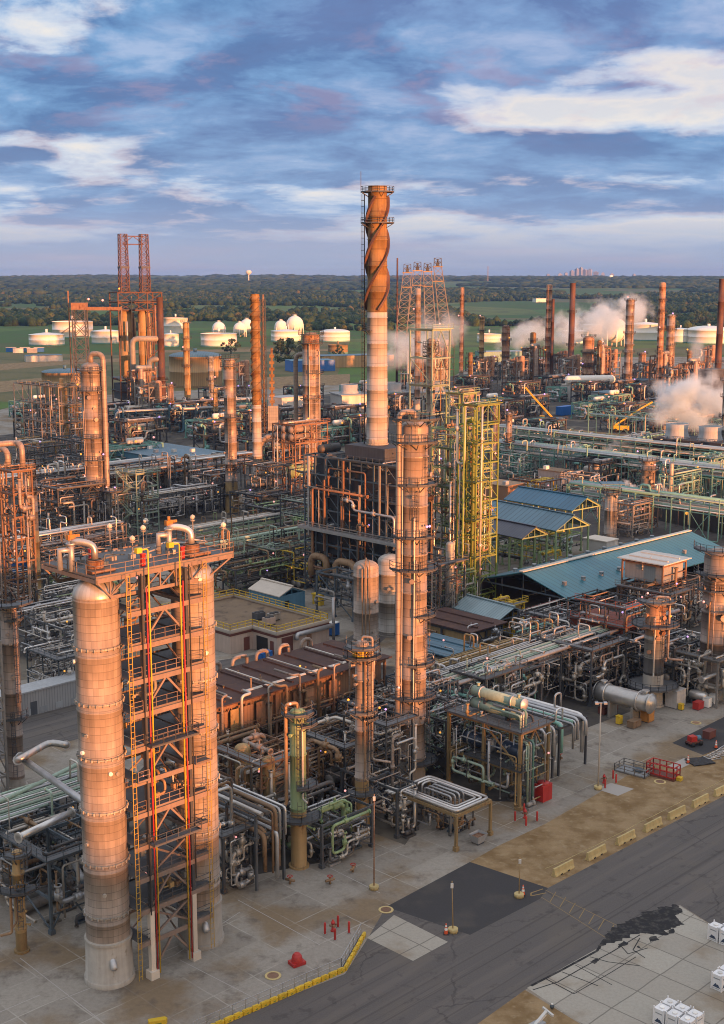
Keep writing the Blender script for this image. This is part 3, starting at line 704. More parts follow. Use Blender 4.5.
def unit(label, px, py, w, d, h, levels=3, steel='dark_steel', name='process_structure', cat='process unit', pipes=14, pmats=('pipe_pale', 'galv', 'pipe_dark', 'pipe_brown'), prad=(.10, .32),
         decks=(1,), drums=0, dmat='jacket_grey', vert=0, vmat='jacket_grey', brace=True, stairs=False, lamps=3, roof=None, clad=None, seed=None, loc=None, rz=SITE, bay=6.0, pumps=3, col=.3, group=None, exch=0, xmat='grey_steel', top=True, dmb=1.0, rails=None, zb=0.0, full=False):
    rg = random.Random(seed if seed is not None else int(px*31+py*17)); X, Y = loc or g(px, py)
    t = thing(name, label, cat, (X, Y, zb), rz, group); fine = Y < 330
    nx, ny = max(1, round(w/bay)), max(1, round(d/bay)); lv = [h*(i+1)/levels for i in range(levels)]
    b = MB(); xs = [w*i/nx for i in range(nx+1)]; ys = [d*i/ny for i in range(ny+1)]
    for x in xs:
        for y in ys: b.box(x-col/2, y-col/2, 0, x+col/2, y+col/2, h+(.0 if top else 0)); b.box(x-col, y-col, 0, x+col, y+col, .5)
    for z in lv:
        for y in ys:
            b.beam((-.1, y, z-.2), (w+.1, y, z-.2), col*.7, col*1.1)
            if rg.random() < .5: b.beam((-.1, y, z-h/levels*.5), (w+.1, y, z-h/levels*.5), col*.45)
        for x in xs: b.beam((x, -.1, z-.22), (x, d+.1, z-.22), col*.66, col*1.0)
    if brace:
        zz = [0]+lv
        for i, (z0, z1) in enumerate(zip(zz, zz[1:])):
            for k in range(nx):
                if rg.random() < brace*.45:
                    m = (xs[k]+xs[k+1])/2; b.beam((xs[k], 0, z0+.3), (m, 0, z1-.3), col*.5); b.beam((xs[k+1], 0, z0+.3), (m, 0, z1-.3), col*.5)
            for k in range(ny):
                if rg.random() < .5: b.beam((0, ys[k], z0+.3), (0, ys[k+1], z1-.3), col*.5)
    b.build('frame', steel, t)
    for i in decks:
        if i >= len(lv): continue
        z = lv[i]; x0, x1 = (-.6, w+.6) if i == len(lv)-1 else (-.5, w*rg.uniform(.6, 1.05)); y0, y1 = -.6, d*rg.uniform(.6, 1.05)
        b = MB(); rb = MB(); fr_, st_ = (.035, 2.0) if fine else (.06, 3.0)
        if full:
            b.box(x0, y0, z+.003, x1, y1, z+.09); rb.rail([(x0, y0, z+.09), (x1, y0, z+.09), (x1, y1, z+.09), (x0, y1, z+.09)], 1.1, fr_, st_, closed=True)
        else:                 # walkway gratings round two sides, open to the pipes below
            b.prism([(x0, y0), (x1, y0), (x1, .9), (.9, .9), (.9, y1), (x0, y1)], z+.003, z+.09); rb.rail([(x0, y1, z+.09), (x0, y0, z+.09), (x1, y0, z+.09), (x1, .85, z+.09)], 1.1, fr_, st_)
        dk = b.build('deck', 'grate', t); rb.build('railing', rails or steel, dk)
    if stairs:
        b = MB(); zz = [0]+lv
        for i, (z0, z1) in enumerate(zip(zz, zz[1:])):
            y0, y1 = (d*.15, d*.85) if i % 2 == 0 else (d*.85, d*.15)
            for xx in (-1.3, -.5): b.beam((xx, y0, z0+.1), (xx, y1, z1), .09, .28); b.beam((xx, y0, z0+1.1), (xx, y1, z1+1.0), .05)
            for k in range(10): f = (k+.5)/10; b.box(-1.3, y0+(y1-y0)*f-.13, z0+(z1-z0)*f, -.5, y0+(y1-y0)*f+.13, z0+(z1-z0)*f+.05)
            b.box(-1.4, y1-.6, z1-.05, -.2, y1+.6, z1+.03)
        b.build('stairs', steel, t)
    for i in range(int(pipes*(1.55 if fine else 1.3))):
        r = rg.uniform(*prad)*(.6 if rg.random() < .5 else 1)
        if i % 3 == 0:       # straight header lying on a level
            z = rg.choice(lv)+r+.02; y = rg.uniform(.3, d-.3); x0, x1 = rg.uniform(-1, w*.3), rg.uniform(w*.7, w+1.5)
            pts = [(x0, y, z), (x1, y, z)]
            if rg.random() < .7: pts.append((x1, y, rg.uniform(.5, max(.8, z-1.5))))
            if rg.random() < .5: pts.insert(0, (x0, y, z+rg.uniform(-3, 2)))
            if pts[0][2] < .4: pts[0] = (pts[0][0], pts[0][1], .4)
        elif i % 3 == 1:
            pts = route(rg, w, d, h+1.0, rg.randint(3, 6))
            pts = [pts[0]]+pts[1:]
        else:                # runs just outside the sun-facing side
            pts = [(p[0], -rg.uniform(.3, .9), p[2]) for p in route(rg, w, d, h, 4)]; q = [pts[0]]
            for a in pts[1:]:
                l = q[-1]; q.append((a[0], l[1], l[2])); q.append((a[0], l[1], a[2]))
            pts = [q[0]]+[c for c, e in zip(q[1:], q) if (Vector(c)-Vector(e)).length > .4]
            if i % 2: pts = [(c[1], min(d, c[0]*d/w), c[2]) for c in pts]   # or the other open side
        if len(pts) < 2: continue
        pb = pipe_mb(pts, r, 8 if fine else 6, flanges=fine)
        for a, q in zip(pts, pts[1:]):       # valve bodies and hand wheels sit on the run
            a, q = Vector(a), Vector(q); l = (q-a).length
            if l > 1.3 and rg.random() < (.6 if fine else .25):
                c = a.lerp(q, rg.uniform(.3, .7)); u = (q-a)/l; pb.tube([c-u*r*1.6, c+u*r*1.6], r*1.75, 8)
                if fine: pb.beam(c, c+Vector((0, -r*2.6-.15, .1)) if abs(u.z) > .5 else c+Vector((0, 0, r*2.6+.2)), r*.7)
        pb.build('pipe', rg.choice(pmats), t)
    for i in range(drums):
        r = rg.uniform(.7, 1.2)*dmb; z = rg.choice(lv)+r+.15; L = min(w*.8, r*rg.uniform(4, 6)); x = rg.uniform(.3, max(.4, w-L-.3)); y = rg.uniform(r*.5, max(r*.6, d-r)); 
        b = MB(); b.axis((x, y, z), (x+1, y, z), [(.01, -r*.4), (r*.6, -r*.28), (r, 0), (r, L*.5), (r*1.03, L*.5), (r*1.03, L*.54), (r, L*.54), (r, L), (r*.6, L+r*.28), (.01, L+r*.4)], 16)
        for k in (.22, .78): b.box(x+L*k-.15, y-r*.7, z-r-.1, x+L*k+.15, y+r*.7, z-r*.5)
        b.build('drum', dmat, t)
    for i in range(vert):
        r = rg.uniform(.6, 1.1)*dmb; x, y = rg.uniform(r, max(r+.1, w-r)), rg.uniform(-.2, d*.5); z0 = rg.choice([0]+lv[:-1]); z1 = h+rg.uniform(-1, 4)
        MB().lathe([(r, z0), (r, z1-r*.6)]+[(r*math.cos(a)+.001, z1-r*.6+r*.6*math.sin(a)) for a in (.4, .8, 1.2, 1.55)], 16, x, y).build('vessel', vmat, t)
    for i in range(exch):
        r = rg.uniform(.5, .75)*dmb; lvz = rg.choice([r+.3]+[q+r+.1 for q in lv[:-1]]); y = rg.uniform(.5, d*.7)
        for k in range(2):
            b = MB(); y_ = y+k*r*2.6; b.axis((-.5, y_, lvz), (1, y_, lvz), [(.01, -.12), (r*1.15, -.1), (r*1.15, .15), (r, .2), (r, w*.6), (.01, w*.6+.3)], 14); b.build('exchanger', xmat, t)
    for i in range(pumps):
        x, y = rg.uniform(.3, w-1.6), rg.uniform(-1.2, d*.4); b = MB(); b.box(x, y-.4, 0, x+1.8, y+.4, .25); b.axis((x+.1, y, .65), (x+1, y, .65), [(.01, 0), (.32, .01), (.32, .8), (.01, .81)], 10); b.axis((x+1.1, y, .65), (x+2, y, .65), [(.01, 0), (.42, .01), (.42, .35), (.01, .36)], 10); b.cyl(x+1.3, y, .9, 1.5, .12, 8); b.build('pump', rg.choice(('blue_steel', 'pipe_dark', 'grey_steel')), t)
    if roof:
        z = h+.25; b = MB(); b.box(-.8, -.8, z, w+.8, d+.8, z+.2)
        k = int(w/4)
        for i in range(k): b.cbox((i+.5)*w/k, d/2, z+.2, .35, d*.96, .25)
        b.build('roof', roof, t)
    if clad:
        mt, z0, z1 = clad[:3]; ci = clad[3] if len(clad) > 3 else .4; b = MB(); b.box(ci, ci, z0, w-ci, d-ci, z1); b.build('casing', mt, t)
    for i in range(lamps): lamp(t, rg.uniform(0, w), rg.uniform(-.6, d*.4), rg.choice(lv)+rg.uniform(.8, 2.0), rg.choice(LK), .08+Y*.0005)
    return t
def rack(label, a, b_, z, width, levels=2, npipes=8, steel='dark_steel', pmats=('alu', 'galv', 'pipe_pale'), prad=(.1, .28), group=None, name='pipe_rack', cat='pipe rack', bent=6.0, drop=.4, dz=2.6, seed=None, loops=1, truss=False):
    """pipe bridge between two ground readings a and b_ (centre line of the row nearest the reader), deck height z"""
    A = Vector((*a, 0)); B = Vector((*b_, 0)); L = (B-A).length; rz = math.atan2(B.y-A.y, B.x-A.x)
    rg = random.Random(seed if seed is not None else int(L*100)); t = thing(name, label, cat, A, rz, group); fine = A.y < 300
    m = MB(); k = max(1, round(L/bent)); tops = [z+i*dz for i in range(levels)]
    for i in range(k+1):
        x = L*i/k
        for y in (0, width): m.beam((x, y, 0), (x, y, tops[-1]+.1), .28)
        for q in tops: m.beam((x, -.3, q-.16), (x, width+.3, q-.16), .22, .3)
    for q in tops:
        for y in (0, width): m.beam((0, y, q-.35), (L, y, q-.35), .18, .26)
    if truss:
        for y in (0, width):
            m.beam((0, y, tops[-1]+2.2), (L, y, tops[-1]+2.2), .2); kk = max(2, round(L/2.6))
            for i in range(kk):
                x0, x1 = L*i/kk, L*(i+1)/kk; m.beam((x0, y, tops[-1]), (x1, y, tops[-1]+2.2) if i % 2 else (x0, y, tops[-1]+2.2), .13); m.beam((x1, y, tops[-1]), (x0 if i % 2 == 0 else x1, y, tops[-1]+2.2), .13)
        for i in range(0, k+1): m.beam((L*i/k, 0, tops[-1]+2.2), (L*i/k, width, tops[-1]+2.2), .15)
    for i in range(k):
        if i % 3 == 1:
            m.beam((L*i/k, 0, .3), (L*(i+1)/k, 0, z-.4), .14); m.beam((L*(i+1)/k, 0, .3), (L*i/k, 0, z-.4), .14)
    m.build('frame', steel, t)
    for li, q in enumerate(tops):
        y = .35; cnt = 0
        while y < width-.2 and cnt < npipes:
            r = rg.uniform(*prad); x0, x1 = rg.uniform(-1, .5), L+rg.uniform(-.5, 1)
            if rg.random() < .2: x1 = L*rg.uniform(.4, .9)
            pts = [(x0, y, q+r), (x1, y, q+r)]
            if rg.random() < drop: pts.append((x1, y, rg.uniform(.8, max(1, q-1))))
            if rg.random() < drop: pts.insert(0, (x0, y, rg.uniform(.8, max(1, q-1))))
            if rg.random() < .18*loops and L > 14:
                xm = L*rg.uniform(.25, .7); pts[-1:-1] = [(xm, y, q+r), (xm, y, q+r+1.6), (xm+3, y, q+r+1.6), (xm+3, y, q+r)] if pts[-1][2] > q else []
            pipe_mb(pts, r, 8 if fine else 6).build('pipe', rg.choice(pmats), t); y += r*2+rg.uniform(.12, .5); cnt += 1
    for i in range(min(24, int(L/(2.6 if fine else 4.5)))):   # risers and take-offs leaving the row
        x = rg.uniform(.5, L-.5); y = rg.choice((-.5, width+.5, rg.uniform(.3, width-.3))); r = rg.uniform(*prad)*.7; zt = tops[-1]+rg.uniform(.6, 3.2); z0 = rg.uniform(.5, z*.6)
        pts = [(x, y, z0), (x, y, zt), (x, y+rg.uniform(1, 3)*rg.choice((-1, 1)), zt)]
        if rg.random() < .5: pts += [(x, pts[-1][1], zt-rg.uniform(.8, 3))]
        if rg.random() < .5: pts.insert(0, (x+rg.uniform(1, 3)*rg.choice((-1, 1)), y, z0))
        pb = pipe_mb(pts, r, 8 if fine else 6, flanges=fine)
        if fine: c = Vector((x, y, (z0+zt)/2)); pb.tube([c-Vector((0, 0, r*2)), c+Vector((0, 0, r*2))], r*1.9, 8); pb.beam(c, c+Vector((.2+r*3, 0, 0)), r*.7)
        pb.build('pipe', rg.choice(pmats), t)
    return t
def gable(label, loc, rz, L, wd, he, hr, roofmat, frame='green_paint', name='open_shed', cat='shed', wall=None, ridge=None, bays=5, over=.8, stuff=True, seed=1, open_front=True):
    """ridge along local x; columns below, trusses on the gable ends"""
    rg = random.Random(seed); t = thing(name, label, cat, (*loc, 0), rz); y0, y1 = -over, wd+over; zc = he-over*(hr-he)/(wd/2)
    b = MB(); th = .18
    for s in (0, 1):
        ye, ze = (y0, zc) if s == 0 else (y1, zc)
        vs = [(-over, ye, ze), (L+over, ye, ze), (L+over, wd/2, hr), (-over, wd/2, hr)]; vs += [(x, y, z+th) for x, y, z in vs]
        b.add(vs, [(3, 2, 1, 0), (4, 5, 6, 7), (0, 1, 5, 4), (1, 2, 6, 5), (2, 3, 7, 6), (3, 0, 4, 7)] if s == 0 else [(0, 1, 2, 3), (7, 6, 5, 4), (4, 5, 1, 0), (5, 6, 2, 1), (6, 7, 3, 2), (7, 4, 0, 3)])
    rf = b.build('roof', roofmat, t)
    MB().beam((-over, wd/2, hr+th+.12), (L+over, wd/2, hr+th+.12), 1.1 if ridge else .5, .22).build('ridge_cap', ridge or roofmat, rf)
    b = MB()
    for i in range(bays+1):
        x = L*i/bays
        for y in (0, wd): b.box(x-.18, y-.18, 0, x+.18, y+.18, he-.05)
        for s in (0, 1): b.beam((x, 0 if s == 0 else wd, he-.15), (x, wd/2, hr-.15), .22, .4)
        b.beam((x, 0, he-.25), (x, wd, he-.25), .2, .3); b.beam((x, wd/2, he-.2), (x, wd/2, hr-.2), .16)
        for f in (.25, .75): b.beam((x, wd*f, he-.2), (x, wd*f, (he+hr)/2-.25), .14)
    for y in (0, wd): b.beam((0, y, he-.35), (L, y, he-.35), .2, .35)
    b.build('frame', frame, t)
    if wall:
        b = MB(); zb = he-.06
        for (xa, ya, xb, yb) in wall[1]: b.box(min(xa, xb)*L-.06, min(ya, yb)*wd-.06, wall[2], max(xa, xb)*L+.06, max(ya, yb)*wd+.06, wall[3]*zb)
        b.build('wall', wall[0], t)
    return t
def tank(label, px, py, ytop, wpx, mat='white_tank', roof='cone', roofmat=None, base='teal_paint', group=None, name='storage_tank', stair=False, rr=.12):
    X, Y0 = g(px, py); r = wpx/2*mpp(Y0, 0); Y = Y0+r; X = X*Y/Y0; r = wpx/2*mpp(Y, 5); H = hz(ytop, Y-r*.2)
    t = thing(name, label, 'tank', (X, Y, 0), 0, group)
    MB().lathe([(r*1.0, 1.3), (r, H*.5), (r*1.004, H*.5+.05), (r, H*.5+.1), (r, H-.2), (r*1.01, H-.2), (r*1.01, H)], 40).build('shell', mat, t)
    MB().lathe([(r*1.012, 0), (r*1.012, 1.28)], 40).build('base_band', base, t)
    if roof == 'cone': p = [(r*1.01, H+.02), (r*.5, H+r*rr*.55), (.01, H+r*rr)]
    elif roof == 'dome': p = [(r*math.cos(a)*1.005+.001, H+.02+r*rr*1.6*math.sin(a)) for a in (0, .25, .5, .75, 1.0, 1.25, 1.56)]
    else: p = [(r*.985, H-1.2), (.01, H-1.0)]
    MB().lathe(p, 40).build('roof', roofmat or mat, t)
    if stair:
        b = MB(); k = 16
        for i in range(k):
            a0, a1 = -2.2+1.1*i/k, -2.2+1.1*(i+1)/k; q = r+.5; b.beam((q*math.cos(a0), q*math.sin(a0), 1+(H-1)*i/k), (q*math.cos(a1), q*math.sin(a1), 1+(H-1)*(i+1)/k), .35, .9)
        b.build('stairs', 'grey_steel', t)
    b = MB(); b.cyl(0, 0, H+r*rr*(1.55 if roof == 'dome' else .95), H+r*rr*1.6+2.0, r*.07, 10); b.build('vent', roofmat or mat, t)
    return t
def sphere(label, px, py, dia, group, ylow):
    X, Y = g(px, py); r = dia/2*mpp(Y, 10); zc = r*1.25; t = thing('gas_sphere', label, 'sphere tank', (X, Y, 0), 0, group)
    MB().lathe([(r*math.sin(PI*i/18)+.001, zc-r*math.cos(PI*i/18)) for i in range(19)], 32).build('shell', 'white_tank', t)
    for i in range(8):
        a = 2*PI*i/8; MB().tube([(r*.98*math.cos(a), r*.98*math.sin(a), 0), (r*.98*math.cos(a), r*.98*math.sin(a), zc)], r*.06, 8).build('leg', 'white_tank', t)
    b = MB(); b.arc(.2, r*.28, zc+r*.97, zc+r*1.0, 0, 2*PI, 12); b.cyl(0, 0, zc+r*.98, zc+r*1.13, r*.1, 10); b.arail(r*.27, zc+r, 0, 2*PI, 1.2, .08); b.build('top_platform', 'white_tank', t)
    return t
def lattice(b, p0, p1, s0, s1, n, w=.14, w2=None, m=0):
    """square lattice mast from p0 to p1"""
    w2 = w2 or w*.6; p0 = Vector(p0); p1 = Vector(p1)
    def ring(i):
        f = i/n; c = p0.lerp(p1, f); s = (s0+(s1-s0)*f)/2; return [c+Vector((a*s, q*s, 0)) for a, q in ((-1, -1), (1, -1), (1, 1), (-1, 1))]
    for i in range(n):
        a, c = ring(i), ring(i+1)
        for k in range(4):
            b.beam(a[k], c[k], w); b.beam(c[k], c[(k+1) % 4], w2); b.beam(a[k], c[(k+1) % 4], w2); b.beam(a[(k+1) % 4], c[k], w2)
def tree(label, px, py, hgt, wide, group=None, seed=1):
    rg = random.Random(seed); X, Y = g(px, py); t = thing('broadleaf_tree', label, 'tree', (X, Y, 0), 0, group)
    b = MB(); b.tube([(0, 0, 0), (.1, 0, hgt*.3), (0, .1, hgt*.6)], [hgt*.04, hgt*.03, hgt*.012], 8)
    for i in range(5):
        a = rg.uniform(0, 6.28); b.tube([(0, 0, hgt*(.25+.05*i)), (math.cos(a)*wide*.3, math.sin(a)*wide*.3, hgt*(.5+.06*i))], [hgt*.018, hgt*.006], 6)
    b.build('trunk', 'bark', t)
    vs = []; fs = []; nb = 26
    for i in range(nb):
        a = rg.uniform(0, 6.28); q = rg.random()**.5; z = rg.uniform(.22, .98); rad = wide/2*math.sin(PI*min(1, max(.12, (z-.12)/.95))**.7)*q
        c = Vector((math.cos(a)*rad, math.sin(a)*rad, z*hgt)); s = hgt*rg.uniform(.07, .14)
        for j in range(60):
            d = Vector((rg.gauss(0, 1), rg.gauss(0, 1), rg.gauss(0, .8))); d = d.normalized()*s*rg.random()**.4; p = c+d
            u = Vector((rg.gauss(0, 1), rg.gauss(0, 1), rg.gauss(0, 1))).normalized()*hgt*.026; v = u.orthogonal().normalized()*hgt*.02; k = len(vs)
            vs += [tuple(p-u-v), tuple(p+u-v), tuple(p+u+v), tuple(p-u+v)]; fs.append((k, k+1, k+2, k+3))
    m = MB(); m.add(vs, fs); m.build('crown', 'leaf', t)
    return t
# ---------------------------------------------------------------- the twin-drum tower in front
def along(p, L, deg=45.0): return (p[0]+L*math.cos(R(deg)), p[1]+L*math.sin(R(deg)))
def drum_vessel(label, base, H, r, seed):
    rg = random.Random(seed); t = thing('drum_vessel', label, 'drum', (*base, 0), SITE)
    b = MB(); b.lathe([(r*1.16, 0), (r*1.16, .5), (r*1.1, .55), (r*1.04, 4.6), (r*1.0, 4.8)], 40); b.lathe([(r*1.05, 4.4), (r*1.09, 4.45), (r*1.09, 4.7), (r*1.0, 4.75)], 40); b.build('skirt', 'concrete', t)
    b = MB(); b.axis((r*1.02*math.cos(-2.0), r*1.02*math.sin(-2.0), 2.9), (r*1.5*math.cos(-2.0), r*1.5*math.sin(-2.0), 2.3), [(.34, -.3), (.34, .9), (.01, .95)], 12); b.build('nozzle', 'galv', t)
    prof = [(r, 4.75)]; z = 6.6
    while z < H-1.6: prof += [(r, z), (r+.05, z+.01), (r+.05, z+.10), (r, z+.11)]; z += 5.5
    prof.append((r, H-1.5)); MB().lathe(prof, 44).build('shell', 'drum_jacket', t)
    z = 7.4
    while z < H-2:
        b = MB(); b.arc(r+.02, r+.13, z, z+.16, 0, 2*PI, 40)
        for k in range(22): a = 2*PI*k/22; b.cbox((r+.15)*math.cos(a), (r+.15)*math.sin(a), z-.12, .14, .14, .32)
        b.build('stiffener_ring', 'jacket_grey', t); z += 5.5
    hp = [(r*1.015, H-1.55), (r*1.015, H-1.4)]+[(r*math.cos(a)+.001, H-1.45+r*.72*math.sin(a)) for a in (.15, .35, .55, .75, .95, 1.15, 1.35, 1.55)]
    MB().lathe(hp, 44).build('head', 'head_jacket', t)
    for i in range(7):
        a = -PI/2+rg.uniform(-1.2, .9)-SITE; z = rg.uniform(8, H-3); b = MB(); ca, sa = math.cos(a), math.sin(a); b.tube([(r*.95*ca, r*.95*sa, z), ((r+.22)*ca, (r+.22)*sa, z)], .2, 12); b.build('port', 'white_paint' if i % 3 == 0 else 'jacket_grey', t)
    return t
C1 = g(110, 977); rD = 2.2; DH = 41.5
C2 = along(along(C1, 11.2), -.5, 135)
drum_vessel('tall clad drum nearest the yellow blocks, grey at its foot', C1, DH, rD, 3)
drum_vessel('tall clad drum half hidden behind the decks of the twin drum tower', C2, DH, rD, 4)
T = thing('drum_tower', 'tall open steel tower with railed decks and yellow ladders between two drums', 'steel tower', (*C1, 0), SITE)
ZT = 42.1; lv = [4.3+i*3.42 for i in range(11)]
xa, xb, ya, yb = 3.0, 8.3, -3.2, 3.4
b = MB()
for x in (xa, xb): b.beam((x, ya, 7.2), (x, ya, ZT-.3), .34, .42); b.beam((x, yb, 0), (x, yb, ZT-.3), .34)
b.build('main_columns', 'dark_steel', T)
for x in (xa, xb): bb = MB(); bb.cbox(x, ya, 0, 1.0, 1.0, .9); bb.cbox(x, ya, .9, .52, .52, 6.4); bb.build('column_casing', 'roof_white', T)
b = MB()
for i, z in enumerate(lv):
    b.beam((1.2, ya-.15, z-.25), (10.7, ya-.15, z-.25), .16, .5); b.beam((2.0, yb, z-.25), (9.9, yb, z-.25), .16, .4)
    for x in (2.5, xa, xb, 9.0): b.beam((x, ya, z-.2), (x, yb, z-.2), .15, .3)
for i, (z0, z1) in enumerate(zip([.6]+lv, lv+[ZT-1])):
    xm = (xa+xb)/2
    if i % 2 == 0: b.beam((xa, ya, z0), (xm, ya, z1-.4), .2); b.beam((xb, ya, z0), (xm, ya, z1-.4), .2)
    elif i in (1, 3): b.beam((xa, ya, z0), (xb, ya, z1-.4), .2); b.beam((xb, ya+.25, z0), (xa, ya+.25, z1-.4), .2)
    b.beam((xa, yb, z0), (xb, yb, z1), .16); b.beam((xb, ya+.4, z0), (xb, yb, z1), .14)
b.build('frame', 'tower_steel', T)
rg = random.Random(5)
for i, z in enumerate(lv):
    spans = [(1.5, xa-.2, 1), (xb+.25, 10.6, 1)] + ([(xa+.1, xb-.1, 0)] if i in (1, 2, 4, 6, 7, 8, 9) else [])
    for x0, x1, side in spans:
        y0 = ya-(.75 if i == 5 else .05); dk = MB().box(x0, y0, z, x1, yb-.4, z+.07).build('deck', 'grate', T)
        rb = MB(); rb.rail([(x0, y0, z+.07), (x1, y0, z+.07)], 1.1, .035, 1.4); rb.build('railing', 'dark_steel' if i < 4 else 'tower_steel', dk)
        rb = MB(); rb.rail([(x0, yb-.5, z+.07), (x1, yb-.5, z+.07)], 1.1, .035, 1.6); rb.build('railing', 'dark_steel' if i < 4 else 'tower_steel', dk)
z = lv[6]; dk = MB().box(xa-.2, ya-1.3, z-.02, xb+.3, ya-.25, z+.07).build('deck', 'grate', T); rb = MB(); rb.rail([(xa-.2, ya-.3, z+.05), (xa-.2, ya-1.28, z+.05), (xb+.3, ya-1.28, z+.05), (xb+.3, ya-.3, z+.05)], 1.1, .035, 1.4); rb.build('railing', 'dark_steel', dk)
z = lv[3]; dk = MB().box(xa-.2, ya-1.3, z-.02, xb+.3, ya-.25, z+.07).build('deck', 'grate', T); rb = MB(); rb.rail([(xa-.2, ya-.3, z+.05), (xa-.2, ya-1.28, z+.05), (xb+.3, ya-1.28, z+.05), (xb+.3, ya-.3, z+.05)], 1.1, .035, 1.4); rb.build('railing', 'dark_steel', dk)
for x in (1.35, 10.5):
    bb = MB()
    for z0, z1 in zip([.5]+lv[1::2], lv[1::2]+[ZT]): bb.ladder(x, ya-.3, z0, z1, -PI/2, .42, r=.05, cage=False)
    bb.build('ladder', 'ladder_yellow', T)
for x, mt in ((xa+.42, 'red_paint'), (xa+.72, 'yellow_paint'), (xb-.85, 'yellow_paint'), (xb-.52, 'red_paint')):
    top = ZT+(2.3 if mt == 'yellow_paint' else -1.5); pts = [(x, ya-.32, .4), (x, ya-.32, top)]
    if mt == 'yellow_paint': pts += [(x, ya-.32, top), (x-.9, ya-.32, top), (x-.9, ya-.32, top-.1)][1:]
    bb = pipe_mb(pts, .075, 8)
    if mt == 'yellow_paint': bb.cbox(x-1.1, ya-.32, top-.25, .6, .45, .5)
    bb.build('pipe', mt, T)
bb = MB(); bb.beam((xa-.15, ya-.3, 7), (xa-.15, ya-.3, ZT), .1); bb.beam((xb+.25, ya-.3, 9), (xb+.25, ya-.3, ZT), .1); bb.build('conduit', 'black', T)
for i in range(26):                           # pipework and valves seen through the open bays
    z = rg.choice(lv)+.1; x = rg.uniform(xa+.3, xb-.4) if rg.random() < .7 else rg.uniform(xb, 9.3); r = rg.uniform(.06, .2); y = rg.uniform(ya+.8, yb-.5)
    pts = [(x, y, z+rg.uniform(.3, 1)), (x+rg.uniform(.8, 1.6)*rg.choice((-1, 1)), y, z+rg.uniform(.3, 1))]; pts[1] = (min(9.0, max(2.6, pts[1][0])), y, pts[0][2]); pts.append((pts[1][0], y, pts[1][2]+rg.uniform(.8, 2.2))); pts.append((pts[1][0], y+rg.uniform(.6, 1.5), pts[-1][2]))
    bb = pipe_mb(pts, r, 8); bb.cbox(pts[0][0], y, pts[0][2]-.25, .5, .5, .6); bb.build('pipe', rg.choice(('pipe_pale', 'pipe_brown', 'tan_paint', 'grey_steel')), T)
# top deck with its truss, rails and lamps
X0, X1, Y0, Y1 = -1.6, 15.0, -2.6, 7.0
dk = MB().box(X0, Y0, ZT, X1, Y1, ZT+.1).build('top_deck', 'grate', T)
rb = MB(); rb.rail([(X0, Y0, ZT+.1), (X1, Y0, ZT+.1), (X1, Y1, ZT+.1), (X0, Y1, ZT+.1)], 1.1, .035, 1.6, closed=True); rb.build('railing', 'tower_steel', dk)
b = MB()
for yy in (Y0+.1, Y1-.1):
    b.beam((X0, yy, ZT-.22), (X1, yy, ZT-.22), .2, .44); b.beam((X0+1.6, yy, ZT-2.0), (11.6, yy, ZT-2.0), .18, .34)
    b.beam((X0+.2, yy, ZT-.4), (X0+1.7, yy, ZT-2.0), .16); b.beam((11.6, yy, ZT-2.0), (14.6, yy, ZT-.4), .16)
    for k in range(6): x = X0+1.6+k*1.93; b.beam((x, yy, ZT-2.0), (x, yy, ZT-.4), .14); b.beam((x, yy, ZT-1.9), (x+1.9, yy, ZT-.4), .13)
for x in (X0+.1, 2.2, 6, 9.6, 13, X1-.1): b.beam((x, Y0, ZT-.27), (x, Y1, ZT-.27), .18, .4)
b.build('top_truss', 'tower_steel', T)
for cx, cy in ((.2, .2), (11.3, -.4)):
    bb = MB(); bb.arc(.65, .82, ZT+.1, ZT+1.25, 0, 2*PI, 20, cx, cy); bb.arc(0.05, .67, ZT+1.0, ZT+1.15, 0, 2*PI, 20, cx, cy)
    for k in range(3): bb.arc(.82, .88, ZT+.35+.32*k, ZT+.43+.32*k, 0, 2*PI, 20, cx, cy)
    bb.cbox(cx, cy-1.0, ZT+.1, 2.6, 1.0, .35); hb = bb.build('vent_collar', 'orange_steel', T)
    MB().tube(fillet([(cx, cy, ZT+1.3), (cx, cy, ZT+2.6), (cx-.9, cy+.7, ZT+3.0), (cx-1.7, cy+1.4, ZT+3.0)], .9, 4), .34, 12).build('vent_elbow', 'alu', T)
    bb = MB(); bb.tube([(cx-1.7, cy+1.4, ZT+.1), (cx-1.7, cy+1.4, ZT+3.2)], .3, 12); bb.cyl(cx-1.7, cy+1.4, ZT+2.7, ZT+2.9, .5, 12); bb.tube([(cx-1.7, cy+1.4, ZT+2.2), (cx-2.6, cy+2.0, ZT+2.2), (cx-2.6, cy+2.0, ZT+.3)], .3, 12); bb.build('vent_pipe', 'galv', T)
    bb = MB(); bb.cbox(cx-1.7, cy+1.4, ZT+3.2, .8, .4, .5); bb.cbox(cx-1.3, cy+1.4, ZT+3.4, 1.1, .25, .25); bb.cyl(cx-1.7, cy+1.4, ZT+3.6, ZT+4.1, .16, 8); bb.build('valve_actuator', 'orange_box', T)
for x, y in ((-1.2, 2.2), (3.6, -1.2), (7.5, 2.5), (14.2, -2), (14.6, 3.6), (5.6, 5.6), (10, 5.5)):
    bb = MB(); bb.beam((x, y, ZT+.1), (x, y, ZT+2.9), .08); bb.cyl(x, y, ZT+2.6, ZT+2.75, .28, 10); bb.build('lamp_post', 'grey_steel', T); lamp(T, x, y, ZT+3.0, 'roof_white', .3)
for x, y in ((2.2, 3.9), (4.6, -1.4), (9.3, -1.5)): bb = MB(); bb.cbox(x, y, ZT+.1, .4, .35, 1.2); bb.cbox(x, y, ZT+1.3, .5, .45, .12); bb.build('fire_box', 'red_paint', T)
rg = random.Random(9)
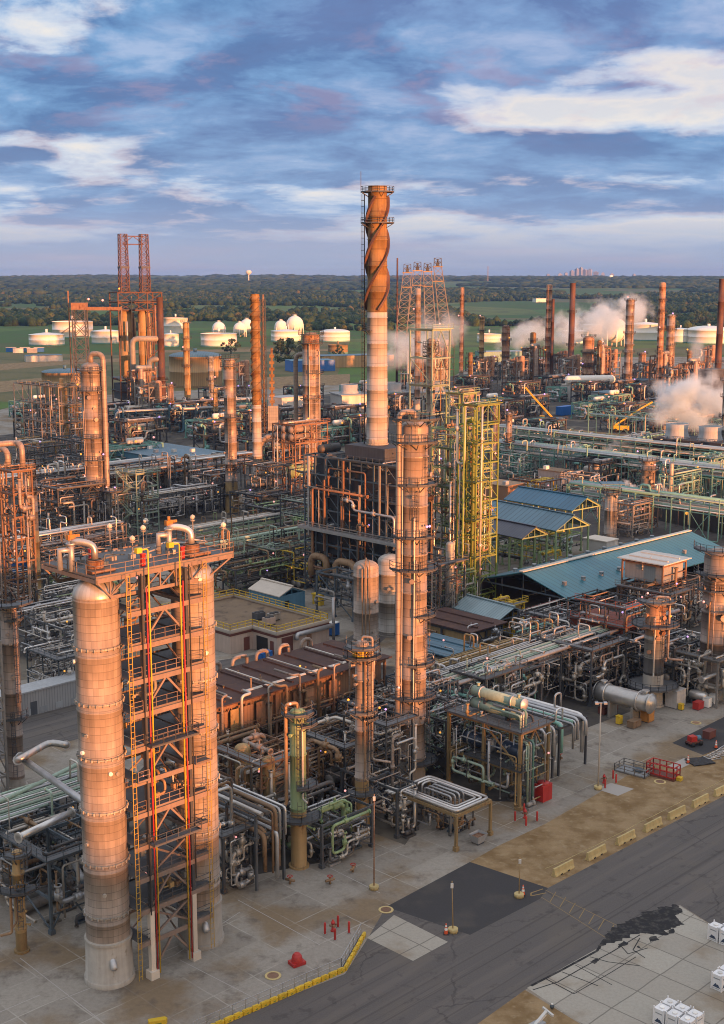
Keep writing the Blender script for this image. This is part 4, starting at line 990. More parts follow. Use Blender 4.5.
for i in range(16):
    x, y = rg.uniform(-1, 14), rg.uniform(0, 6.3); bb = pipe_mb([(x, y, ZT+.3), (x, y, ZT+.3+rg.uniform(.6, 1.2)), (x+rg.uniform(1, 3), y, 0)], .08, 6) if False else pipe_mb([(x, y, ZT+.15), (x, y, ZT+rg.uniform(.7, 1.4)), (x+rg.uniform(1, 2.5), y, ZT+.9)], .09, 6); bb.cbox(x, y, ZT+.1, .6, .5, .5); bb.build('pipe', rg.choice(('grey_steel', 'pipe_brown', 'blue_steel', 'pipe_pale')), T)
for i in (1, 4, 6, 8, 10): lamp(T, 3.4+.8*(i % 3), ya+2.2, lv[i]+2.6, LK[i % 3], .17)
# ---------------------------------------------------------------- the columns and stacks
column('tall thick orange-lit column in the middle with railed ring platforms and a side pipe', 412, 779, 420, 27, 'jacket_pink', plats=((418, -3.0, 0.6, 1.6), (441, -3.2, .3, 1.3), (483, -2.4, 0.9, 1.3), (535, -3.3, -.2, 1.2), (567, -3.0, .6, 1.5), (613, -1.4, .6, 1.3), (661, -1.9, .8, 1.2), (694, -2.9, .7, 1.4), (758, -1.9, .8, 1.7)), skirt=.06, riser=((-2.55, .38, 5),), seed=21, nozz=11, lamps=3, flare=1.02)
o = column('slim pinkish column with a yellow collar at its head beside the thick central column', 362, 832, 640, 14, 'jacket_pink', plats=((646, -3.6, .6, 1.3), (655, -3.0, .4, 1.5), (710, -2.8, .4, 1.1), (716, -1.2, .8, 1.2), (790, -3.2, .5, 1.3)), skirt=.28, skmat='tan_paint', riser=((-.4, .16, 10),), seed=5, lamps=1, nozz=7)
q = o['_r']; b = MB(); b.lathe([(q+.05, o['_h']-2.3), (q+.32, o['_h']-2.2), (q+.32, o['_h']-1.2), (q+.05, o['_h']-1.1)], 16); b.build('collar', 'yellow_paint', o)
o = column('pale green column with black ring platforms among brown pipework', 299, 866, 708, 16, 'green_paint', plats=((712, -3.2, .6, 1.0), (722, -1.3, .9, 1.4), (783, -1.6, .9, 1.4), (815, -3.4, .6, 1.8)), skirt=.36, skmat='tan_paint', riser=((-2.7, .22, 8),), risermat='pipe_brown', seed=6, lamps=1, nozz=3, flare=1.05)
column('rounded storage silo with a bright front and two pipes down its face', 366, 642, 560, 25, 'drum_jacket', 'silo', 'storage_silo', skirt=.03, riser=((-1.6, .14, 1), (-1.35, .1, 1)), risermat='pipe_brown', seed=8, nozz=3, ladder=False, flare=1.0)
column('rounded storage silo coloured grey for shade, behind its brighter twin', 390, 634, 554, 25, 'jacket_grey', 'silo', 'storage_silo', skirt=.03, seed=9, nozz=3, ladder=False, flare=1.0)  # grey jacket stands in for the shade on this twin
column('short tan column with a black ring platform beside the foot of the drum', 22, 951, 850, 11, 'tan_paint', plats=((853, -3.4, .4, .9), (886, -3.0, .3, 1.6)), skirt=.2, seed=10, skmat='tan_paint', nozz=6, flare=1.0)
column('sunlit column at the edge with a wide deck on top', 17, 786, 604, 16, 'jacket_pink', plats=((598, -3.6, .5, 2.2), (618, -1.6, .8, .9), (716, -1.9, .4, .9)), skirt=.05, seed=11, nozz=5)
column('yellowish column beside the orange scaffold with two thin rings', 36, 612, 462, 13, 'stack_pale', plats=((463, -3.2, .5, 1.7), (474, -2.6, .4, 1.0), (490, -2.6, .4, 1.0)), skirt=.08, seed=12, secs=[(.55, 'tan_paint'), (1, 'jacket_pink')], nozz=6)
column('stout column with a tall overhead pipe looping down its side', 97, 533, 362, 20, 'jacket_pink', plats=((370, -3.2, .4, 1.4), (390, -2.8, .5, 1.2), (437, -2.6, .6, 1.2), (459, -2.8, .5, 1.4), (483, -3.2, .5, 1.4)), skirt=.28, riser=((-.35, .75, 12),), seed=13, nozz=9, skmat='jacket_grey', lamps=3)
column('sunlit column with a cage ladder between the stout column and the striped stack', 232, 512, 358, 12, 'jacket_pink', plats=((358, -3.2, .5, 1.2), (366, -3.2, .5, 1.0), (417, -3.5, .6, 1.5), (467, -2.5, .6, 1.0), (493, -2.8, .5, 1.3)), skirt=.2, seed=14, nozz=5, skmat='tan_paint')
o = column('slender chimney with a spiral fin and a flared tan foot', 258, 512, 294, 9.5, 'stack_rust', 'chimney', 'chimney_stack', plats=((487, -3.3, .6, 1.8),), skirt=.02, top='open', taper=.92, secs=[(.16, 'tan_paint'), (.50, 'stack_pale'), (1, 'stack_rust')], seed=15, ladder=False, nozz=0, rings=5)
r_, h_ = o['_r'], o['_h']
b = MB(); b.lathe([(r_*1.75, h_*.0), (r_*1.75, h_*.10), (r_*1.0, h_*.17)], 20); b.build('flared_foot', 'tan_paint', o)
for k in range(3):
    b = MB(); n = 90
    for i in range(n):
        a0 = 2*PI*(k/3)+i*.30; a1 = a0+.30; z0 = h_*(.5+.49*i/n); z1 = h_*(.5+.49*(i+1)/n); q = r_*.95
        b.beam((q*math.cos(a0), q*math.sin(a0), z0), (q*math.cos(a1), q*math.sin(a1), z1), .42, .10)
    b.build('spiral_fin', 'stack_rust', o)
column('broad sunlit column with a dark head and a white pipe swinging off its top', 312, 500, 332, 17, 'jacket_pink', plats=((334, -3.4, .5, 1.3), (343, -3.0, .4, 1.0), (373, -1.6, .7, 1.2), (398, -3.0, .4, 1.0), (428, -2.9, .6, 1.3), (465, -3.2, .5, 1.4)), skirt=.2, seed=17, nozz=7, skmat='jacket_grey', secs=[(.90, 'jacket_pink'), (1, 'jacket_rust')])
# tall spiral-finned main stack on the furnace
YS = 281.0; xs_, _, zs_ = at(377, 444, YS)
o = column('tallest chimney, rusty spiral-finned top over a pale lower shaft', 377, 444, 186, 21.5, 'stack_pale', 'chimney', 'chimney_stack', loc=(xs_, YS), zb=zs_, plats=((192, 0, 2*PI, 1.5), (223, 0, 2*PI, 1.5), (330, 2.3, 4.2, 1.0)), skirt=.015, top='open', taper=.86, ladder=False, nozz=0, rings=5.5, seed=18, secs=[(.52, 'stack_pale'), (1, 'stack_rust')], flare=1.0)
h_, r_ = o['_h'], o['_r']
b = MB(); b.cyl(0, 0, -3.5, 0, r_*1.25, 24); b.build('base_ring', 'furnace', o)
for k in range(3):
    b = MB(); n = 60
    for i in range(n):
        a0 = 2*PI*(k/3)+.6+i*.1; a1 = a0+.1; z0 = h_*(.53+.43*i/n); z1 = h_*(.53+.43*(i+1)/n); q = r_*(1-.14*(.53+.43*i/n))+.12
        b.beam((q*math.cos(a0), q*math.sin(a0), z0), (q*math.cos(a1), q*math.sin(a1), z1), .95, .45)
    b.build('spiral_fin', 'stack_dark', o)
b = MB(); b.ladder((r_+.5)*math.cos(3.0), (r_+.5)*math.sin(3.0), 0, h_*.97, 3.0, .9, r=.12, cage=True); b.build('ladder', 'black', o)
b = MB(); b.beam((-r_-1.2, 0, h_-1.5), (-r_-1.2, 0, h_+3.0), .12); b.build('lightning_rod', 'dark_steel', o)
column('slim bright column rising inside the pale green lattice tower', 432, 560, 338, 8, 'jacket_pink', plats=((352, -3.2, .4, 1.0), (346, -3.2, .4, .9)), skirt=.1, seed=19, nozz=5, loc=at(431, 380, 302)[:2])
column('orange-topped column coloured grey where shaded, in front of the long dark wall', 646, 527, 458, 14, 'jacket_pink', plats=((460, -3.3, .4, 1.0), (469, -3.3, .4, .9), (505, -2.8, .6, 1.1), (522, -2.8, .5, 1.0)), skirt=.1, secs=[(.55, 'jacket_grey'), (1, 'jacket_pink')], seed=23, lamps=2, nozz=6)  # grey lower band imitates shade, upper band the sunlit part
o = column('short grey silo with a flat slanted canopy beside the green sheds', 610, 537, 493, 12.5, 'jacket_grey', 'silo', 'storage_silo', plats=((492, 0, 2*PI, 1.0),), skirt=.05, seed=24, nozz=3, flare=1.0)
b = MB(); b.cbox(0, 0, o['_h']+2.6, 6.4, 4.4, .25)
for x, y in ((-2, -1.5), (2, -1.5), (2, 1.5), (-2, 1.5)): b.beam((x, y, o['_h']-.5), (x, y, o['_h']+2.6), .14)
b.build('canopy', 'roof_slate', o)
column('dark-footed column with round ring platforms beside the red scaffold', 652, 704, 600, 20, 'jacket_pink', plats=((600, -3.6, 1.0, 1.5), (623, 0, 2*PI, 2.3), (684, 0, 2*PI, 2.6)), skirt=.3, skmat='concrete', secs=[(.46, 'dark_wall'), (.68, 'jacket_grey'), (1, 'jacket_rust')], seed=25, lamps=2, riser=((-.3, .2, 8),), nozz=7)
column('wide sunlit column at the plant edge with railed top platform', 713, 695, 548, 30, 'jacket_pink', plats=((548, -3.6, 1.0, 1.8), (572, -3.4, -1.2, 1.6), (588, -3.4, -1.0, 1.0), (608, -1.8, .6, 1.2)), skirt=.1, seed=26, lamps=2, nozz=8)
# far columns: label, base px, py, top, width, material, platforms
for a in (
  ('far banded column with three rusty collars near the flat-roofed buildings', 188, 412, 322, 6.5, 'tan_paint', (322, 338, 350, 366)),
  ('small far grey column with a hooked pipe before the ribbed brown tank', 212, 418, 356, 5.5, 'jacket_grey', (358, 380)),
  ('far narrow orange column between the tall derricks and the green field', 461, 384, 287, 4.5, 'jacket_rust', (300, 318)),
  ('far dark tan column with a wide head beside the white tank', 481, 384, 316, 5, 'tan_paint', (318, 330, 352)),
  ('far column with a pale crown, left of the paired stacks', 505, 386, 325, 8, 'jacket_rust', (326, 340, 356)),
  ('far squat rusty column of the vessel cluster under the steam', 532, 385, 332, 6, 'stack_rust', (340, 352)),
  ('far short white column beside the vessel cluster', 524, 384, 347, 5, 'jacket_grey', (350,)),
  ('far tall orange column, twin stacks behind it, white steam beside it', 547, 384, 284, 6, 'jacket_rust', (340, 352)),
  ('far wide vessel with a bright orange middle and narrow head', 587, 392, 336, 11.5, 'jacket_rust', (336, 352, 366, 378)),
  ('far thin column just beyond the wide orange-banded vessel', 598, 390, 340, 4.5, 'stack_rust', (344,)),
  ('far tall sunlit column with a service pipe standing apart from the steam', 627, 398, 298, 8.5, 'jacket_pink', (300, 333, 352, 376)),
  ('far tall dark column with a pink-lit tip', 658, 400, 282, 6.5, 'jacket_rust', (300, 312, 330, 352)),
  ('far sunlit column next to the tall dark column', 668, 398, 314, 8, 'jacket_pink', (316, 330, 345, 372)),
  ('far short rust column in front of the domed tank', 688, 392, 350, 5, 'stack_rust', (352, 366)),
  ('far small orange drum column low beside the tall dark column', 641, 392, 352, 7.5, 'jacket_rust', (354,)),
  ('slim orange column with a yellow ring in front of the mint pipe racks', 508, 476, 412, 6, 'jacket_pink', (414, 441)),
  ('slim rusty column touching the yellow-green tower', 494, 480, 402, 5, 'jacket_pink', (404, 420)),
  ('grey column cut by the frame edge beside the steam', 722, 474, 378, 6, 'jacket_grey', (380, 396, 416)),
  ('far stubby rust column near the derrick group', 470, 392, 352, 5, 'stack_rust', (354, 366)),
  ('far pale column inside the derrick frames', 417, 420, 288, 6, 'jacket_pink', (300, 312)),
  ('small dark column in front of the coker structure', 216, 432, 388, 5, 'tan_paint', (392, 404)),
  ('small far tan column rising behind the pipe bridges by the brown tank', 172, 430, 384, 5, 'jacket_rust', (386, 400)),
  ):
    column(a[0], a[1], a[2], a[3], a[4], a[5], plats=a[6], skirt=.12, seed=int(a[1]), nozz=4, lamps=1)
b = None
for lab, px, py, top, w, mt, foot in (('far brown chimney above the grey duct work of the coker', 163, 420, 297, 7.6, 'stack_dark', 380), ('far slim dark chimney close behind the tall orange column', 551, 386, 299, 3.6, 'stack_dark', 360), ('far dark red chimney with a ring, rising out of the steam', 570, 386, 283, 6.5, 'stack_dark', 345), ('tall grey chimney on a dark furnace at the plant edge', 716, 408, 279, 7, 'stack_dark', 362)):
    o = column(lab, px, py, top, w, mt, 'chimney', 'chimney_stack', rings=19, plats=((foot, 0, 2*PI, 1.3),)+(((312, 0, 2*PI, 1.2),) if px == 570 else ()), skirt=.03, top='open', taper=.85, nozz=0, ladder=False, seed=px, flare=1.3)
    if px == 163:
        q = o['_r']
        for dx_, z0 in ((-14, 40), (-6, 30)): MB().tube(fillet([(0, 0, z0), (dx_, 0, z0), (dx_, 0, 6)], 3, 3), 1.4, 10).build('duct', 'grey_steel', o)
# ---------------------------------------------------------------- process structures, racks and buildings
GP = ('alu', 'galv', 'pipe_pale', 'pipe_pale', 'pipe_brown'); DP = ('pipe_dark', 'pipe_pale', 'galv', 'pipe_brown'); BP = ('pipe_brown', 'pipe_pale', 'jacket_pink', 'pipe_brown'); MP = ('teal_paint', 'alu', 'galv', 'pale_green', 'pipe_pale')
# near rows beside and behind the drums
unit('dark low pipe structure at the frame corner behind the short tan column', 52, 934, 9, 15, 8.5, 2, 'blue_steel', pipes=20, decks=(1,), pmats=DP, exch=1, lamps=2, seed=3)
rack('flat deck of many thin parallel pipes beside the foot of the big drum', g(-28, 915), along(g(-28, 915), 21), 9.5, 7.5, 1, 16, 'blue_steel', pmats=('alu', 'pipe_pale', 'pale_green', 'galv'), prad=(.10, .2), drop=.05, loops=0, seed=4)
for lab, pts, r, mt in (('thick bent steel pipe running over the deck towards the big drum', [(18, 760, 9.5), (18, 760, 12.4), (50, 742, 12.4), (66, 745, 12.4), (66, 745, 3)], .42, 'alu'),
        ('long thick steel pipe crossing above the thin pipe deck', [(20, 757, 11.6), (90, 806, 11.6), (96, 812, 11.6), (96, 812, 4)], .42, 'alu'),
        ('fat short pipe lying along the edge of the thin pipe deck', [(18, 838, 9.9), (72, 812, 9.9)], .4, 'alu'),
        ('pair-bend pipe loop low in the dark beside the drum', [(52, 862, 4.5), (62, 845, 4.5), (84, 880, 4.5), (84, 880, 1)], .33, 'galv'),
        ('pale green pipe along the back edge of the thin pipe deck', [(-8, 805, 9.9), (40, 783, 9.9), (78, 764, 9.9)], .28, 'pale_green')):
    P = [(*g(x, y, z), z) for x, y, z in pts]; o = pipe_mb([tuple(Vector(p)-Vector(P[0])) for p in P], r, 12, flanges=True).build('steel_pipe', mt, loc=P[0]); tag(o, lab, 'pipe')
unit('grey lattice scaffold tower carrying the column at the frame edge', -5, 800, 2.0, 9, 22, 7, 'grey_steel', pipes=4, decks=(7,), brace=True, lamps=1, pumps=0, seed=5, bay=3)
unit('low dark pump structure with silver pipes right behind the twin drum tower', 224, 893, 4.0, 9, 7.0, 2, 'dark_steel', pipes=16, decks=(1,), pmats=('alu', 'pipe_pale', 'galv'), prad=(.12, .26), exch=1, lamps=1, seed=6)
rack('pipe rack whose end pipes drop to the slab near the pale green column', g(284, 879), along(g(284, 879), 21, 135), 6.6, 4.2, 2, 8, 'dark_steel', pmats=('galv', 'alu', 'pipe_dark', 'pipe_brown'), prad=(.12, .3), drop=.55, seed=8)
unit('brown-lit pipe structure with grey-green header left of the pale green column', 262, 832, 8, 12, 9, 3, 'orange_steel', pipes=26, decks=(2,), pmats=BP, vert=2, vmat='tan_paint', lamps=2, seed=7, col=.24)
o = column('squat insulated drum standing among brown pipes beside the pale green column', 275, 818, 766, 21, 'jacket_grey', 'drum', 'squat_drum', plats=(), skirt=.1, seed=31, nozz=4, ladder=False)
unit('dark pump structure between the pale green and the slim pink columns', 322, 868, 8.5, 9, 5.5, 2, 'dark_steel', pipes=22, decks=(), pmats=('pipe_pale', 'pipe_dark', 'galv', 'green_paint'), exch=1, lamps=1, seed=11, pumps=5)
unit('crowded dark pipe structure behind the slim pinkish column', 345, 812, 9, 11, 9, 3, 'dark_steel', pipes=26, decks=(2,), pmats=BP, prad=(.1, .3), exch=1, lamps=1, seed=13)
unit('narrow pipe structure with bright bent pipes at the foot of the thick central column', 397, 838, 3.5, 10, 6.5, 2, 'dark_steel', pipes=18, decks=(), pmats=('jacket_pink', 'pipe_pale', 'alu'), prad=(.12, .24), lamps=0, seed=14, exch=1)
XF = g(214, 706, 13.2)
U = unit('long rusty air-cooler building with a dark ribbed roof above brown pipework', 0, 0, 33, 11.5, 12.7, 3, 'orange_steel', loc=XF, pipes=24, decks=(1,), pmats=BP, roof='fan_roof', clad=('siding_rust', 8.8, 12.4), lamps=2, seed=15, pumps=4, exch=1, rails='orange_steel', bay=5.5, col=.34)
rg = random.Random(4)
for i in range(14):
    if rg.random() < .75: MB().box(i*2.3+.3, -.28, 8.6, i*2.3+2.0, -.2, 12.0).build('panel', rg.choice(('siding_rust', 'jacket_rust', 'orange_steel', 'tan_paint')), U)
for i in range(9):
    x = 1.2+i*3.5+rg.uniform(-1.1, 1.1); zt = 13.3+rg.uniform(.2, 1.3); dxp = rg.choice((-1.2, 1.0, 1.8)); pipe_mb([(x, -.8, rg.uniform(2, 7)), (x, -.8, zt), (x+dxp, -.8, zt), (x+dxp, rg.uniform(.8, 3.5), zt), (x+dxp, rg.uniform(.8, 3.5), 13.2)][:4], rg.uniform(.12, .24), 8).build('pipe', rg.choice(('jacket_pink', 'pipe_pale', 'pipe_brown')), U)
for i in range(4): MB().box(3+i*8, .2, 13.45, 3.25+i*8, 11.3, 13.6).build('roof_strip', 'pipe_pale', U)
for i in range(6): pipe_mb([(4+i*4.6, 12.2, 9), (4+i*4.6, 12.2, 14.4), (6+i*4.6+rg.random(), 12.2, 14.4), (6+i*4.6, 12.2, 9)], .3, 8).build('pipe', 'jacket_pink', U)
unit('tangle of pale pipes and valves between the rusty air cooler and the central column', 400, 770, 6, 10, 9, 3, 'dark_steel', pipes=24, decks=(2,), pmats=('pipe_pale', 'jacket_pink', 'pipe_dark'), seed=17, lamps=1)
unit('dark valve rack right of the thick central column', 446, 778, 6, 8, 8.5, 2, 'dark_steel', pipes=26, decks=(), pmats=('galv', 'pipe_pale', 'pipe_dark', 'pale_green'), prad=(.08, .22), seed=18, lamps=2)
# open pipe table
T2 = thing('pipe_table', 'low tan steel table carrying a loop of bright pipes', 'pipe stand', (*g(456, 851), 0), SITE); w_, d_, h_ = 6.6, 10.5, 4.6
b = MB()
for x in (0, w_):
    for y in (0, d_): b.box(x-.16, y-.16, .6, x+.16, y+.16, h_); b.cbox(x, y, 0, .6, .6, .6)
for y in (0, d_): b.beam((0, y, h_), (w_, y, h_), .3, .4)
for x in (0, w_): b.beam((x, 0, h_), (x, d_, h_), .28, .38)
b.build('frame', 'tan_paint', T2)
for i, (o_, r) in enumerate(((.2, .2), (.75, .17), (1.3, .15))): pipe_mb([(-1.5, d_+.5-o_, h_+.45), (o_, d_-o_, h_+.45), (o_, o_, h_+.45), (w_-o_, o_, h_+.45), (w_-o_, d_-o_, h_+.45), (2.5+o_, d_-o_, h_+.45), (2.5+o_, d_-o_, 1.2)], r, 10).build('pipe', 'alu', T2)
for i in range(4): pipe_mb([(2.4+i*.8, 3, .4), (2.4+i*.8, 3, h_+.9), (2.4+i*.8, 7.5, h_+.9), (2.4+i*.8, 7.5, .6)], .14, 8).build('pipe', 'galv', T2)
unit('cluster of dark pumps and valves sheltering below the pipe table', 450, 836, 4.5, 7.5, 2.6, 1, 'pipe_dark', pipes=16, decks=(), pmats=('pipe_dark', 'galv', 'pipe_brown'), prad=(.08, .2), pumps=5, lamps=0, seed=19, col=.14)
# tan exchanger structure
U8 = unit('tan two-deck steel structure beside the red cabinet', 519, 810, 6.0, 12.5, 10.8, 2, 'tan_paint', pipes=20, decks=(0, 1), full=True, pmats=('pale_green', 'pipe_dark', 'galv', 'tan_paint'), prad=(.08, .2), seed=20, lamps=2, pumps=4, bay=6.2, rails='dark_steel', col=.4)
c = g(519, 810)
def loc8(x, y): return along(along(c, x), y, 135)
for z, zc, nm in ((10.95, 1.0, 'lower'), (10.95, 2.75, 'upper')):
    x, y = loc8(2.6, 10.4); exchanger(nm+' pale green exchanger of the pair on the tan structure', (x, y, z), 8.8, .72, R(-45), 'pale_green', 'pale green exchangers', zc=zc)
x, y = loc8(2.6, 11.4); exchanger('dark blue exchanger under the deck, farther from the corner of the tan structure', (x, y, 5.55), 4.8, .95, R(-45), 'blue_tank', 'dark blue exchangers', zc=1.2)
x, y = loc8(3.0, 5.8); exchanger('dark blue exchanger under the deck, nearer the open corner of the tan structure', (x, y, 5.55), 4.8, .95, R(-45), 'blue_tank', 'dark blue exchangers', zc=1.2)
for k in range(3):
    x, y = loc8(1.0+k*.55, -.55); P = [(0, 6.5, 12.6+k*.3), (0, 1.4, 12.6+k*.3), (0, 1.4, 9.2), (0, 0, 9.2), (0, 0, .4)]
    tag(pipe_mb(P, .16, 10).build('drop_pipe', ('pale_green', 'galv', 'teal_paint')[k], loc=(x, y, 0), rz=SITE), ('pale green', 'silver', 'teal')[k]+' drop pipe down the corner of the tan structure', 'pipe', 'drop pipes at the tan structure')
# bright racks in the middle right
rack('broad rack of bright silver pipes leading away below the large teal shed', g(462, 742), along(g(462, 742), 62), 9.0, 8, 1, 12, 'dark_steel', pmats=('alu', 'alu', 'galv', 'pipe_pale', 'pale_green'), prad=(.12, .34), drop=.1, seed=22, loops=2)
rack('pipe rack with silver pipes bending down to the dirt yard', g(585, 764), along(g(585, 764), 22, 135), 7.2, 6.5, 1, 9, 'dark_steel', pmats=('galv', 'alu', 'pipe_pale', 'teal_paint'), prad=(.14, .3), drop=.8, seed=23)
rack('lower pipe rack behind the tan structure with pale drop pipes', g(552, 778), along(g(552, 778), 20, 135), 5.5, 5.5, 2, 6, 'dark_steel', pmats=('galv', 'pale_green', 'pipe_dark'), prad=(.12, .25), drop=.6, seed=24, dz=2.2)
unit('pipe structure of white looped pipes behind the silver horizontal vessel', 590, 706, 10, 12, 9.5, 3, 'dark_steel', pipes=26, decks=(2,), pmats=('pipe_pale', 'jacket_pink', 'alu', 'pipe_dark'), prad=(.12, .32), seed=25, lamps=2)
unit('brown and silver pipe structure at the end of the tan exchanger decks', 505, 728, 9, 10, 8.5, 3, 'dark_steel', pipes=26, decks=(), pmats=('galv', 'pipe_pale', 'tan_paint', 'teal_paint'), prad=(.12, .3), seed=26, lamps=1)
x, y = g(598, 712); exchanger('silver horizontal vessel with a pink-lit end above brown crates', (x, y, 0), 9.5, 1.45, R(-42), 'alu', None, end='alu', name='horizontal_vessel', cat='vessel', saddle='concrete', zc=3.6)
unit('red-railed steel structure with a red band next to the dark-footed column', 622, 684, 9, 12, 13.5, 4, 'dark_steel', pipes=18, decks=(3, 2), pmats=('pipe_dark', 'galv', 'pipe_brown'), seed=27, lamps=4, col=.2, bay=4, rails='red_steel', clad=('red_steel', 8.5, 10))
unit('dark valve and pipe structure behind the round-ringed column', 672, 700, 9, 11, 9, 3, 'dark_steel', pipes=26, decks=(1,), pmats=('pipe_dark', 'pipe_pale', 'galv'), seed=28, lamps=2, exch=1, stairs=False)
unit('pipe structure of big white bends at the plant edge under the wide column', 716, 708, 10, 11, 8, 2, 'grey_steel', pipes=24, decks=(1,), pmats=('pipe_pale', 'alu', 'jacket_grey'), prad=(.2, .42), seed=29, lamps=1)
XY = at(663, 566, 252)[:2]
U = unit('grey boxed air cooler with a pale ribbed top on rusty legs before the teal shed', 0, 0, 8.6, 9.5, 13.2, 3, 'orange_steel', loc=XY, pipes=5, decks=(1,), roof='siding_white', clad=('grey_wall', 9.4, 13.0), seed=30, lamps=2, pumps=0, bay=8)
unit('grey steel walkway structure behind the wide edge column', 668, 640, 7, 12, 9, 3, 'dark_steel', pipes=16, decks=(2,), pmats=DP, seed=31, lamps=3)
# sheds
P0 = g(568, 599, 6.2); P1 = along(P0, 62)
SH = gable('long open shed under a big teal metal roof with a pale ridge cap', P0, R(44), 62, 23, 6.4, 9.8, 'roof_teal', 'blue_steel', bays=9, ridge='roof_white', wall=('black', ((0, 1, 1, 1), (1, 0, 1, 1)), .1, .95))
for i in range(9):
    for yy in (4, 17): b = MB(); zz_ = 6.4+(9.8-6.4)*(1-abs(yy-11.5)/11.5); b.cbox(4+i*6.4, yy, zz_-.1, .7, .7, .8); b.cyl(4+i*6.4, yy, zz_+.7, zz_+.95, .5, 8); b.build('roof_vent', 'grey_wall', SH)
def shed_c(lab, a, b_, z, wd, hr, mat, cat='shed'):
    p, q = Vector((*g(*a, z), 0)), Vector((*g(*b_, z), 0)); d = q-p
    return gable(lab, (p.x, p.y), math.atan2(d.y, d.x), d.length, wd, z, hr, mat, 'green_paint', bays=4, over=.5, wall=None)
shed_c('farthest of the three green-framed sheds, bright blue roof', (506, 499), (572, 510), 10, 11.5, 12.6, 'roof_blue')
shed_c('middle green-framed shed with a blue-grey roof and a long slope', (478, 514), (556, 530), 10, 11.5, 12.8, 'roof_slate')
shed_c('nearest green-framed shed with a nearly black roof', (474, 528), (522, 538), 10, 8.5, 12.0, 'roof_navy')
for lab, px, py, w, d, h, sd in (('dim pumps and pipes under the farthest green-framed shed', 560, 556, 9, 20, 5, 41), ('dim pumps and pipes under the middle green-framed shed', 538, 572, 8, 22, 5, 42)):
    unit(lab, px, py, w, d, h, 1, 'green_paint', pipes=14, decks=(), pmats=('pale_green', 'pipe_dark', 'yellow_paint', 'galv'), seed=sd, lamps=1, brace=False)
p, q = g(455, 607, 6), g(499, 619, 6); gable('small open shed with a pale blue ribbed roof beside the rusty roof', p, math.atan2(q[1]-p[1], q[0]-p[0]), math.dist(p, q), 7.5, 6, 7.6, 'roof_pale', 'blue_steel', bays=2, over=.5)
unit('low equipment house with a rusty flat roof below the pale blue shed', 470, 668, 9, 14, 6.5, 2, 'dark_steel', roof='fan_roof', clad=('tan_paint', .5, 6.2), pipes=8, decks=(), seed=43, lamps=1)
unit('small bluish flat-roofed pump house right of the central column', 446, 692, 8, 10, 6.2, 2, 'dark_steel', roof='roof_slate', clad=('siding', .5, 6), pipes=10, decks=(), seed=44, lamps=1)
unit('yellow-lit small structure under the corner of the teal shed', 512, 640, 3.5, 5, 7, 2, 'yellow_paint', pipes=8, decks=(1,), pmats=('yellow_paint', 'pipe_brown'), seed=45, lamps=0, clad=('tan_paint', 2, 6.5), bay=3)
# furnace block and green towers
FX = g(398, 612)
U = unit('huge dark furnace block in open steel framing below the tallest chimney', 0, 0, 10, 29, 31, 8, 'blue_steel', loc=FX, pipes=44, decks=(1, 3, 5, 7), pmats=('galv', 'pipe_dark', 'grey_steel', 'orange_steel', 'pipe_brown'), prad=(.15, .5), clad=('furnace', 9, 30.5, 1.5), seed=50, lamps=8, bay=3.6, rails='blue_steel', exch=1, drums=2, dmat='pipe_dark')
for k in range(3):
    x0 = -.9; MB().tube(fillet([(x0, 3+k*9, 5), (x0, 3+k*9, 8.6), (x0, 10+k*8, 8.6), (x0, 10+k*8, 4)], 2, 4), .8, 10).build('duct', 'pipe_brown', U)
for y, z0, z1 in ((5, 16, 30.8), (11, 13, 26), (16, 14, 30.8), (22, 10, 26), (27, 13, 30.8)): MB().beam((-.6, y, z0), (-.6, y, z1), .42).build('duct', ('galv', 'orange_steel', 'grey_steel')[y % 3], U)
bb = MB(); bb.box(-2.2, -4, 15, -.6, 29, 15.15); bb.rail([(-2.1, -4, 15.15), (-2.1, 29, 15.15)], 1.1, .06, 2.4); bb.beam((-2.2, -4, 14.8), (-2.2, 29, 14.8), .15, .5); bb.build('walkway', 'galv', U)
bb = MB(); bb.prism([(2, 6), (9, 6), (9, 18), (2, 18)], 31.3, 34.0); bb.build('hood', 'furnace', U)
unit('low steel pipe frame along the foot of the dark furnace', 392, 632, 6, 22, 9, 2, 'blue_steel', pipes=18, decks=(1,), pmats=('galv', 'pipe_dark', 'grey_steel'), seed=51, lamps=3)
unit('yellow-green open stair tower with crossed braces', 474, 614, 7, 5.0, 44, 11, 'yellow_green', brace=2, col=.24, pipes=16, decks=(10, 8, 6, 4, 2), pmats=('yellow_green', 'pipe_pale', 'green_paint'), seed=52, lamps=3, bay=7, rails='yellow_green', pumps=0, stairs=False)
U = unit('wide green deck tower of stacked platforms with silver drums', 467, 606, 7.5, 10.5, 38, 9, 'green_paint', full=True, pipes=36, brace=2, decks=(1, 2, 3, 4, 5, 6, 7), pmats=('pipe_pale', 'orange_steel', 'alu', 'pipe_brown'), drums=3, dmat='jacket_pink', seed=53, lamps=5, rails='green_paint', bay=7, exch=1)
unit('pale green lattice tower holding a slim bright column', 0, 0, 6, 7, 58, 9, 'pale_green', loc=at(432, 384, 300)[:2], pipes=6, decks=(4, 6, 8), brace=2, seed=54, lamps=2, bay=7, rails='pale_green', pumps=0)
unit('small green topmost frame standing on the line of the green deck tower', 0, 0, 4.5, 5, 44, 8, 'green_paint', loc=at(463, 405, 292)[:2], pipes=4, decks=(7,), seed=55, lamps=1, bay=7, rails='green_paint', pumps=0)
